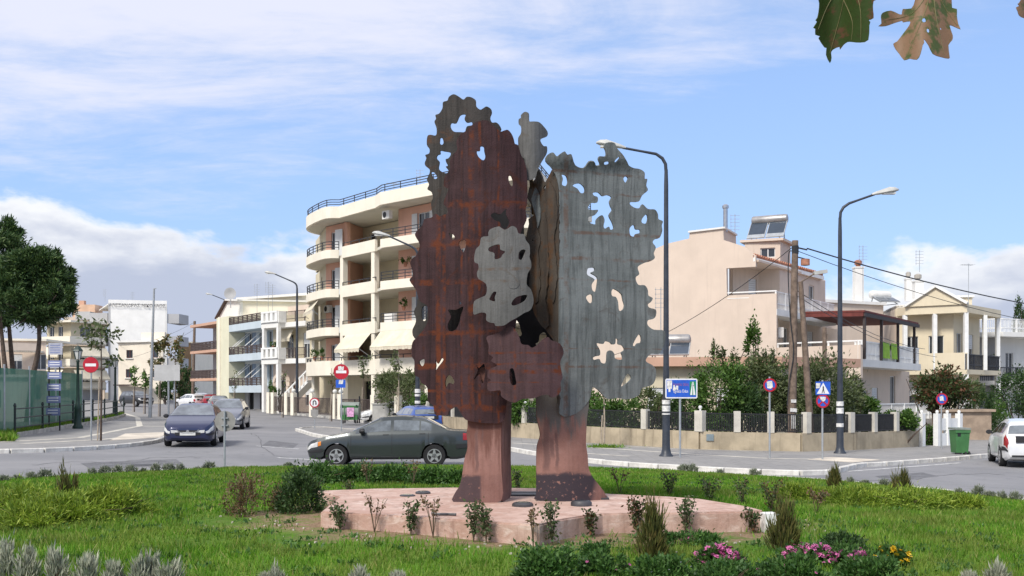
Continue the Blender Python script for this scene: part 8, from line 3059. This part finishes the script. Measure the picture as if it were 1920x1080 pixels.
# dwarf conifers
GC = 'upright dwarf conifers on the island'
for px, b, t, w_, lab in ((125, 952, 872, 46, 'upright brown-green dwarf conifer in the left junipers'), (1565, 922, 878, 24, 'slim dwarf conifer in the right junipers, left one'), (1690, 936, 884, 36, 'bushier dwarf conifer in the right junipers, right one'),
                          (1222, 1048, 945, 54, 'tall reed-like conifer with long spikes in the front flowerbed'), (1466, 1036, 930, 60, 'orange-tipped conifer in the front flowerbed')):
    bush(px, b, t, w_, LM_CONI, lab, 'dwarf_conifer', 'conifer', n=1500, ln=0.13, wd=0.014, group=GC, up=2.2, clumps=22, cr=0.3, jit=0.35)
g = lawn_pt(1232, 1046)
sp_ = thing('reed_stems', tuple(g), 'bare yellowish spikes standing above the reed-like conifer', 'stems')
for px, t in ((1218, 948), (1228, 945), (1243, 944)):
    MB().tube([g, pt(px, t, g.y)], [0.007, 0.009], 6).build('spike', M_TWIG, sp_)
# grey santolina along the bottom left
GS = 'grey lavender tufts along the near edge'
for k, (px, b, t, w_) in enumerate(((12, 1090, 1012, 50), (50, 1092, 1018, 60), (105, 1098, 1012, 50), (160, 1100, 1038, 56), (212, 1100, 1050, 46), (262, 1100, 1034, 36), (285, 1096, 1038, 30), (318, 1098, 1040, 40), (500, 1100, 1068, 40), (520, 1102, 1070, 30), (675, 1104, 1062, 36), (745, 1104, 1064, 24), (1868, 1094, 1058, 60), (1815, 1098, 1070, 30))):
    bush(px, b, t + 4 + 9 * ((k * 7) % 3), w_ * (0.6 + 0.12 * ((k * 5) % 4)), LM_SANT, ['%s grey lavender tuft along the bottom edge, counting from the left' % q for q in ('first', 'second', 'third', 'fourth', 'fifth', 'sixth', 'seventh', 'eighth', 'ninth', 'tenth', 'eleventh', 'twelfth')][k] if k < 12 else ('grey lavender tuft at the bottom right corner' if k == 12 else 'small grey lavender tuft near the bottom right corner'),
         'lavender_tuft', 'lavender', n=700, ln=0.10, wd=0.014, group=GS, up=2.0, clumps=16, cr=0.34, jit=0.4)
# small grey shrubs along the far kerb
GK = 'small grey shrubs along the island kerb'
kx = [(6, 912), (30, 910), (60, 908), (84, 906), (174, 902), (197, 900), (220, 900), (246, 899), (268, 898), (291, 897), (316, 896), (339, 895), (372, 894), (392, 893), (540, 890), (1050, 903), (1282, 912), (1300, 908), (1350, 914), (1415, 918), (1595, 924), (1622, 926), (1660, 928), (1800, 940), (1832, 944), (1855, 948), (1880, 950), (1905, 952)]
ko = None
rk2 = random.Random(3)
for k, (px, py) in enumerate(kx):
    th_ = math.atan2(1, 0)
    # the spot just inside the kerb on this sight line
    lo, hi = 15.0, 34.0
    kk = (px - 960) / F
    for _ in range(40):
        m_ = (lo + hi) / 2
        if isl(kk * m_, m_) > 0.965:
            hi = m_
        else:
            lo = m_
    x, y = kk * lo, lo
    lab = 'small grey shrub on the far kerb, straight above picture column %d percent' % round(px / 19.2)
    lab = 'small grey shrub on the island kerb, %s from the left' % ['first', 'second', 'third', 'fourth', 'fifth', 'sixth', 'seventh', 'eighth', 'ninth', 'tenth', 'eleventh', 'twelfth', 'thirteenth', 'fourteenth', 'fifteenth', 'sixteenth', 'seventeenth', 'eighteenth', 'nineteenth', 'twentieth', 'twenty-first', 'twenty-second', 'twenty-third', 'twenty-fourth', 'twenty-fifth', 'twenty-sixth', 'twenty-seventh', 'twenty-eighth'][k]
    if ko is None:
        g = Vector((x, y, lawn_z(x, y)))
        ko = thing('kerb_shrub', tuple(g), lab, 'shrub', GK)
        foliage('foliage', ko, g, (0.15, 0.14, 0.2), 420, 0.09, 0.018, LM_KERB, 10, 0.35, 1.2, None, True)
        limbs(ko, g, [g + Vector((0.08, 0, 0.12)), g + Vector((-0.07, 0.03, 0.14)), g + Vector((0.0, 0.06, 0.16))], 0.006, M_TWIG, 'stems')
        c = ko
    else:
        c = copy_tree(ko)
        c['label'] = lab
    c.location = (x, y, lawn_z(x, y))
    c.rotation_euler = (0, 0, rk2.uniform(0, 6))
    s_ = rk2.uniform(0.45, 0.9)
    c.scale = (s_, s_, s_ * rk2.uniform(0.8, 1.25))


# roses
def rose(px, base, top, label, kind=0, w_=40, n=150):
    rng = np.random.default_rng(int(px * 11 + top))
    g = lawn_pt(px, base)
    if base > 940:
        while any(inpoly((g.x + ox, g.y + oy), plpoly) for ox, oy in ((0, 0.12), (0.1, 0), (-0.1, 0), (0, 0))) and g.y > 11:
            g = Vector((g.x * (g.y - 0.04) / g.y, g.y - 0.04, 0))
        g.z = lawn_z(g.x, g.y)
    s_ = g.y / F
    H = max(zat(top, g.y) - g.z, 0.25)
    o = thing('rose_bush', tuple(g), label, 'rose bush', 'sparse rose bushes round the plinth')
    q = MB()
    P = []
    for k in range(6 if kind != 1 else 5):
        a = rng.uniform(0, 2 * PI)
        e = g + Vector((math.cos(a) * w_ * s_ * 0.5 * rng.uniform(0.3, 1), math.sin(a) * w_ * s_ * 0.4, H * rng.uniform(0.75, 1.05)))
        m1_ = g + (e - g) * 0.5 + Vector((0, 0, H * 0.12))
        pts = smooth2([g, m1_, e], 4)
        q.tube(pts, [0.006 - 0.0004 * i for i in range(len(pts))], 5)
        for i in range(n // 6):
            u = rng.uniform(0.25 if kind != 1 else 0.5, 1.03)
            P.append(np.array(pts[min(int(u * (len(pts) - 1)), len(pts) - 1)]) + rng.normal(size=3) * (0.028 if kind != 1 else 0.022))
    q.build('stems', M_TWIG, o)
    P = np.array(P)
    v, f = leaf_quads(P, rng.normal(size=P.shape) + np.array([0, 0, 0.2]), 0.05, 0.032, rng)
    np_mesh('leaves', v, f, (LM_ROSE, LM_DRY, LM_RED)[kind], o, local=False)


for px, b, t, lab, kd, w_, n_ in ((637, 994, 944, 'leafy rose at the left front corner of the plinth', 0, 40, 260), (702, 990, 922, 'dry wiry rose before the left part of the plinth', 1, 50, 80), (770, 994, 940, 'dense leafy rose before the left leg side', 0, 34, 260), (812, 990, 930, 'thin dry rose arching before the left leg', 1, 60, 80),
                                  (888, 1002, 938, 'leafy rose below the left leg, left of a pair', 0, 40, 230), (912, 1008, 945, 'leafy rose below the left leg, right of a pair', 0, 34, 230), (1000, 1010, 948, 'thin dry rose at the front point of the plinth', 1, 40, 90), (1036, 1006, 942, 'leafy rose right of the plinth point', 0, 44, 240),
                                  (1108, 994, 952, 'red-leaved rose in the bay of the plinth', 2, 44, 220), (1196, 998, 934, 'dense brownish rose behind the reed-like conifer', 2, 50, 380), (1286, 988, 928, 'leafy rose overlapping the right part of the plinth', 0, 50, 260), (1412, 992, 952, 'small rose at the right end of the plinth', 2, 44, 200),
                                  (972, 926, 878, 'dark rose seen between the sculpture legs', 0, 26, 200), (1086, 926, 884, 'dark rose behind the right leg', 0, 40, 160), (1162, 928, 878, 'tall sparse rose behind the plinth', 1, 60, 110), (1256, 932, 880, 'dark leafy rose behind the plinth', 0, 40, 220),
                                  (1330, 940, 894, 'green rose behind the right part of the plinth', 0, 50, 240), (1392, 948, 896, 'slender rose left of the right junipers', 0, 36, 150), (1445, 962, 900, 'brownish rose at the right tip of the plinth', 2, 60, 280), (1530, 968, 912, 'dry reddish rose before the right junipers', 1, 60, 180),
                                  (690, 912, 862, 'orange-brown rose rising before the saloon doors', 1, 30, 90), (775, 910, 862, 'brown rose before the saloon sill', 1, 30, 80), (655, 938, 900, 'small rose at the rear left edge of the plinth', 0, 26, 120)):
    rose(px, b, t, lab, kd, w_, n_)


# ------------------------------------------------------------------ small things on the balconies
M_POT = mat('clay_pot', (0.34, 0.15, 0.09), 0.85, 0.15, 8)
for px, py, d, lab in ((590, 676, 86.8, 'potted plant on the parapet at the curved left end of the first floor'), (604, 675, 84.5, 'second potted plant on the curved first-floor parapet'), (760, 500, 76.4, 'potted plant on the third-floor balcony beside the sculpture'), (757, 582, 76.4, 'potted plant on the second-floor balcony beside the sculpture'), (513, 655, 95, 'potted plant on the balustrade house balcony')):
    b_ = pt(px, py, d)
    o = thing('potted_plant', tuple(b_), lab, 'plant', 'balcony plants')
    MB().lathe([(0.1, 0), (0.15, 0.28), (0.17, 0.28), (0.17, 0.32)], b_, 10).build('pot', M_POT, o)
    foliage('foliage', o, b_ + Vector((0, 0, 0.55)), (0.26, 0.26, 0.26), 240, 0.14, 0.07, LM_GREEN, 8, 0.4)
M_TOWEL = mat('green_towel', (0.24, 0.42, 0.05), 0.95, 0.15, 5)
ra_, rb_ = V2((18.42, 56.4)), V2((25.75, 67.3))
for px0, px1, lab in ((1653, 1667, 'green towel with a pale hem hung on the veranda railing, left one'), (1670, 1681, 'plain green towel hung on the veranda railing, right one')):
    a, b = ray(px0, ra_, rb_), ray(px1, ra_, rb_)
    nn = Vector((0.83, -0.556)) * 0.07
    q = MB()
    for i in range(8):
        u0, u1 = i / 8, (i + 1) / 8
        p0, p1 = a + (b - a) * u0, a + (b - a) * u1
        w0, w1 = nn * (1 + 0.3 * math.sin(i * 2.0)), nn * (1 + 0.3 * math.sin(i * 2.0 + 2.0))
        q.quad((p0.x + w0.x, p0.y + w0.y, 4.0), (p1.x + w1.x, p1.y + w1.y, 4.0), (p1.x + nn.x * 0.3, p1.y + nn.y * 0.3, 4.91), (p0.x + nn.x * 0.3, p0.y + nn.y * 0.3, 4.91))
        q.quad((p0.x + nn.x * 0.3, p0.y + nn.y * 0.3, 4.91), (p1.x + nn.x * 0.3, p1.y + nn.y * 0.3, 4.91), (p1.x - nn.x * 1.6, p1.y - nn.y * 1.6, 4.5), (p0.x - nn.x * 1.6, p0.y - nn.y * 1.6, 4.5))
    setp(q.build('towel', M_TOWEL), lab, 'towel', 'towels on the veranda railing')
p = pt(1239, 616, 52)
antenna(p.x, p.y, p.z, 2.0, 'aerial on the low cream house against the blank gable', 1)
# ================================================================== leaves hanging into the picture from a branch overhead
def m_bigleaf(name, green, brown, thr):
    m_ = bpy.data.materials.new(name)
    m_.use_nodes = True
    t = NT(m_.node_tree)
    b = m_.node_tree.nodes['Principled BSDF']
    co = t.coord('Object')
    n1 = t.noise(co, 26, 4, 0.6)
    c = t.mix(t.sstep(n1, thr - 0.06, thr + 0.06), green, brown)
    n2 = t.noise(co, 90, 3, 0.7)
    c = t.mix(t.sstep(n2, 0.5, 0.75, 0.0, 0.35), c, tuple(q * 0.45 for q in brown))
    t.put(b.inputs['Base Color'], c)
    b.inputs['Roughness'].default_value = 0.6
    tr = t.n('ShaderNodeBsdfTranslucent')
    t.put(tr.inputs[0], c)
    mx = t.n('ShaderNodeMixShader')
    mx.inputs[0].default_value = 0.35
    t.L.new(b.outputs[0], mx.inputs[1])
    t.L.new(tr.outputs[0], mx.inputs[2])
    t.L.new(mx.outputs[0], m_.node_tree.nodes['Material Output'].inputs[0])
    bn = t.n('ShaderNodeBump')
    bn.inputs['Strength'].default_value = 0.5
    bn.inputs['Distance'].default_value = 0.004
    t.put(bn.inputs['Height'], n1)
    t.L.new(bn.outputs[0], b.inputs['Normal'])
    return m_


br = thing('plane_tree_branch', tuple(pt(1700, -110, 2.05)), 'leafy branch overhead with green and browned leaves hanging into the top right', 'branch')
M_LA = m_bigleaf('green_plane_leaf', (0.055, 0.10, 0.018), (0.17, 0.085, 0.04), 0.60)
M_LB = m_bigleaf('browned_plane_leaf', (0.075, 0.11, 0.022), (0.27, 0.16, 0.085), 0.46)
LA = [(1535, 0), (1536, 14), (1533, 32), (1529, 38), (1532, 41), (1525, 52), (1529, 54), (1529, 65), (1538, 68), (1535, 72), (1546, 89), (1550, 90), (1549, 103), (1556, 118), (1559, 108), (1558, 99), (1562, 93), (1574, 88), (1575, 93), (1581, 85), (1589, 79), (1599, 79), (1613, 80), (1628, 75), (1630, 48), (1632, 41), (1629, 38), (1638, 34), (1637, 18), (1638, 2), (1646, -4), (1650, -40), (1592, -72), (1530, -40), (1524, -6)]
LB = [(1716, 0), (1709, 16), (1693, 17), (1691, 27), (1684, 26), (1670, 20), (1655, 24), (1652, 32), (1653, 44), (1647, 49), (1661, 49), (1675, 44), (1691, 39), (1693, 42), (1706, 40), (1705, 48), (1693, 64), (1682, 78), (1675, 82), (1679, 92), (1686, 101), (1695, 113), (1705, 110), (1719, 112), (1726, 101), (1730, 85), (1733, 80), (1732, 73), (1741, 85), (1749, 101), (1764, 107), (1779, 110), (1780, 105), (1778, 85), (1785, 76), (1786, 66), (1780, 48), (1789, 50), (1801, 55), (1797, 46), (1794, 30), (1794, 17), (1785, 15), (1784, 0), (1776, -34), (1750, -50), (1724, -34)]
LC = [(1914, 0), (1908, 7), (1911, 11), (1905, 14), (1908, 21), (1911, 29), (1920, 34), (1930, 32), (1938, 20), (1942, 0), (1940, -30), (1920, -40)]
lfa = plate('leaf', LA, [], lambda x, y: 1.95 + 0.03 * math.sin((x - 1525) / 24) + 0.0003 * (y - 40), M_LA, br, 0.0012, 2, 8)
lfb = plate('leaf', LB, [[(1728, 36), (1734, 34), (1736, 40), (1731, 42)], [(1738, 54), (1742, 55), (1742, 61), (1738, 60)], [(1762, 53), (1765, 53), (1764, 57)]], lambda x, y: 2.1 + 0.02 * math.sin((x - 1650) / 18) - 0.0004 * (y - 40), M_LB, br, 0.0012, 2, 8)
plate('leaf', LC, [], lambda x, y: 2.0 + 0.01 * math.sin(x / 9), M_LB, br, 0.0012, 2, 8)
tw = [pt(1480, -150, 1.9), pt(1600, -125, 1.98), pt(1720, -105, 2.06), pt(1850, -100, 2.1), pt(2050, -150, 2.2)]
MB().tube(smooth2(tw, 4), [0.006] * 17, 6).build('twig', M_BARK, br, smooth=60)
for a, b in ((pt(1596, -126, 1.98), pt(1592, -70, 1.96)), (pt(1735, -104, 2.06), pt(1750, -48, 2.1)), (pt(1900, -108, 2.12), pt(1920, -38, 2.0))):
    MB().tube([a, (a + b) / 2 + Vector((0.006, 0, 0)), b], 0.0018, 5).build('leaf_stalk', M_TWIG, br)

M_VEIN = mat('leaf_vein', (0.16, 0.15, 0.06), 0.6, 0.2, 40)
for lf, fn, vs in ((lfa, lambda x, y: 1.95 + 0.03 * math.sin((x - 1525) / 24) + 0.0003 * (y - 40), (((1592, -70), (1580, 10), (1556, 100)), ((1590, -50), (1612, 10), (1614, 76)), ((1588, -40), (1555, 5), (1534, 55)), ((1582, 0), (1598, 40), (1596, 76)))),
                   (lfb, lambda x, y: 2.1 + 0.02 * math.sin((x - 1650) / 18) - 0.0004 * (y - 40), (((1750, -48), (1735, 20), (1700, 105)), ((1748, -40), (1755, 30), (1770, 102)), ((1744, -20), (1710, 25), (1660, 38)), ((1750, -30), (1772, 15), (1795, 48))))):
    for v_ in vs:
        pp = smooth2([Vector(q_) for q_ in v_], 6)
        MB().tube([pt(q_.x, q_.y, fn(q_.x, q_.y) - 0.0014) for q_ in pp], [0.0011 - 0.0007 * i / len(pp) for i in range(len(pp))], 4).build('vein', M_VEIN, lf)
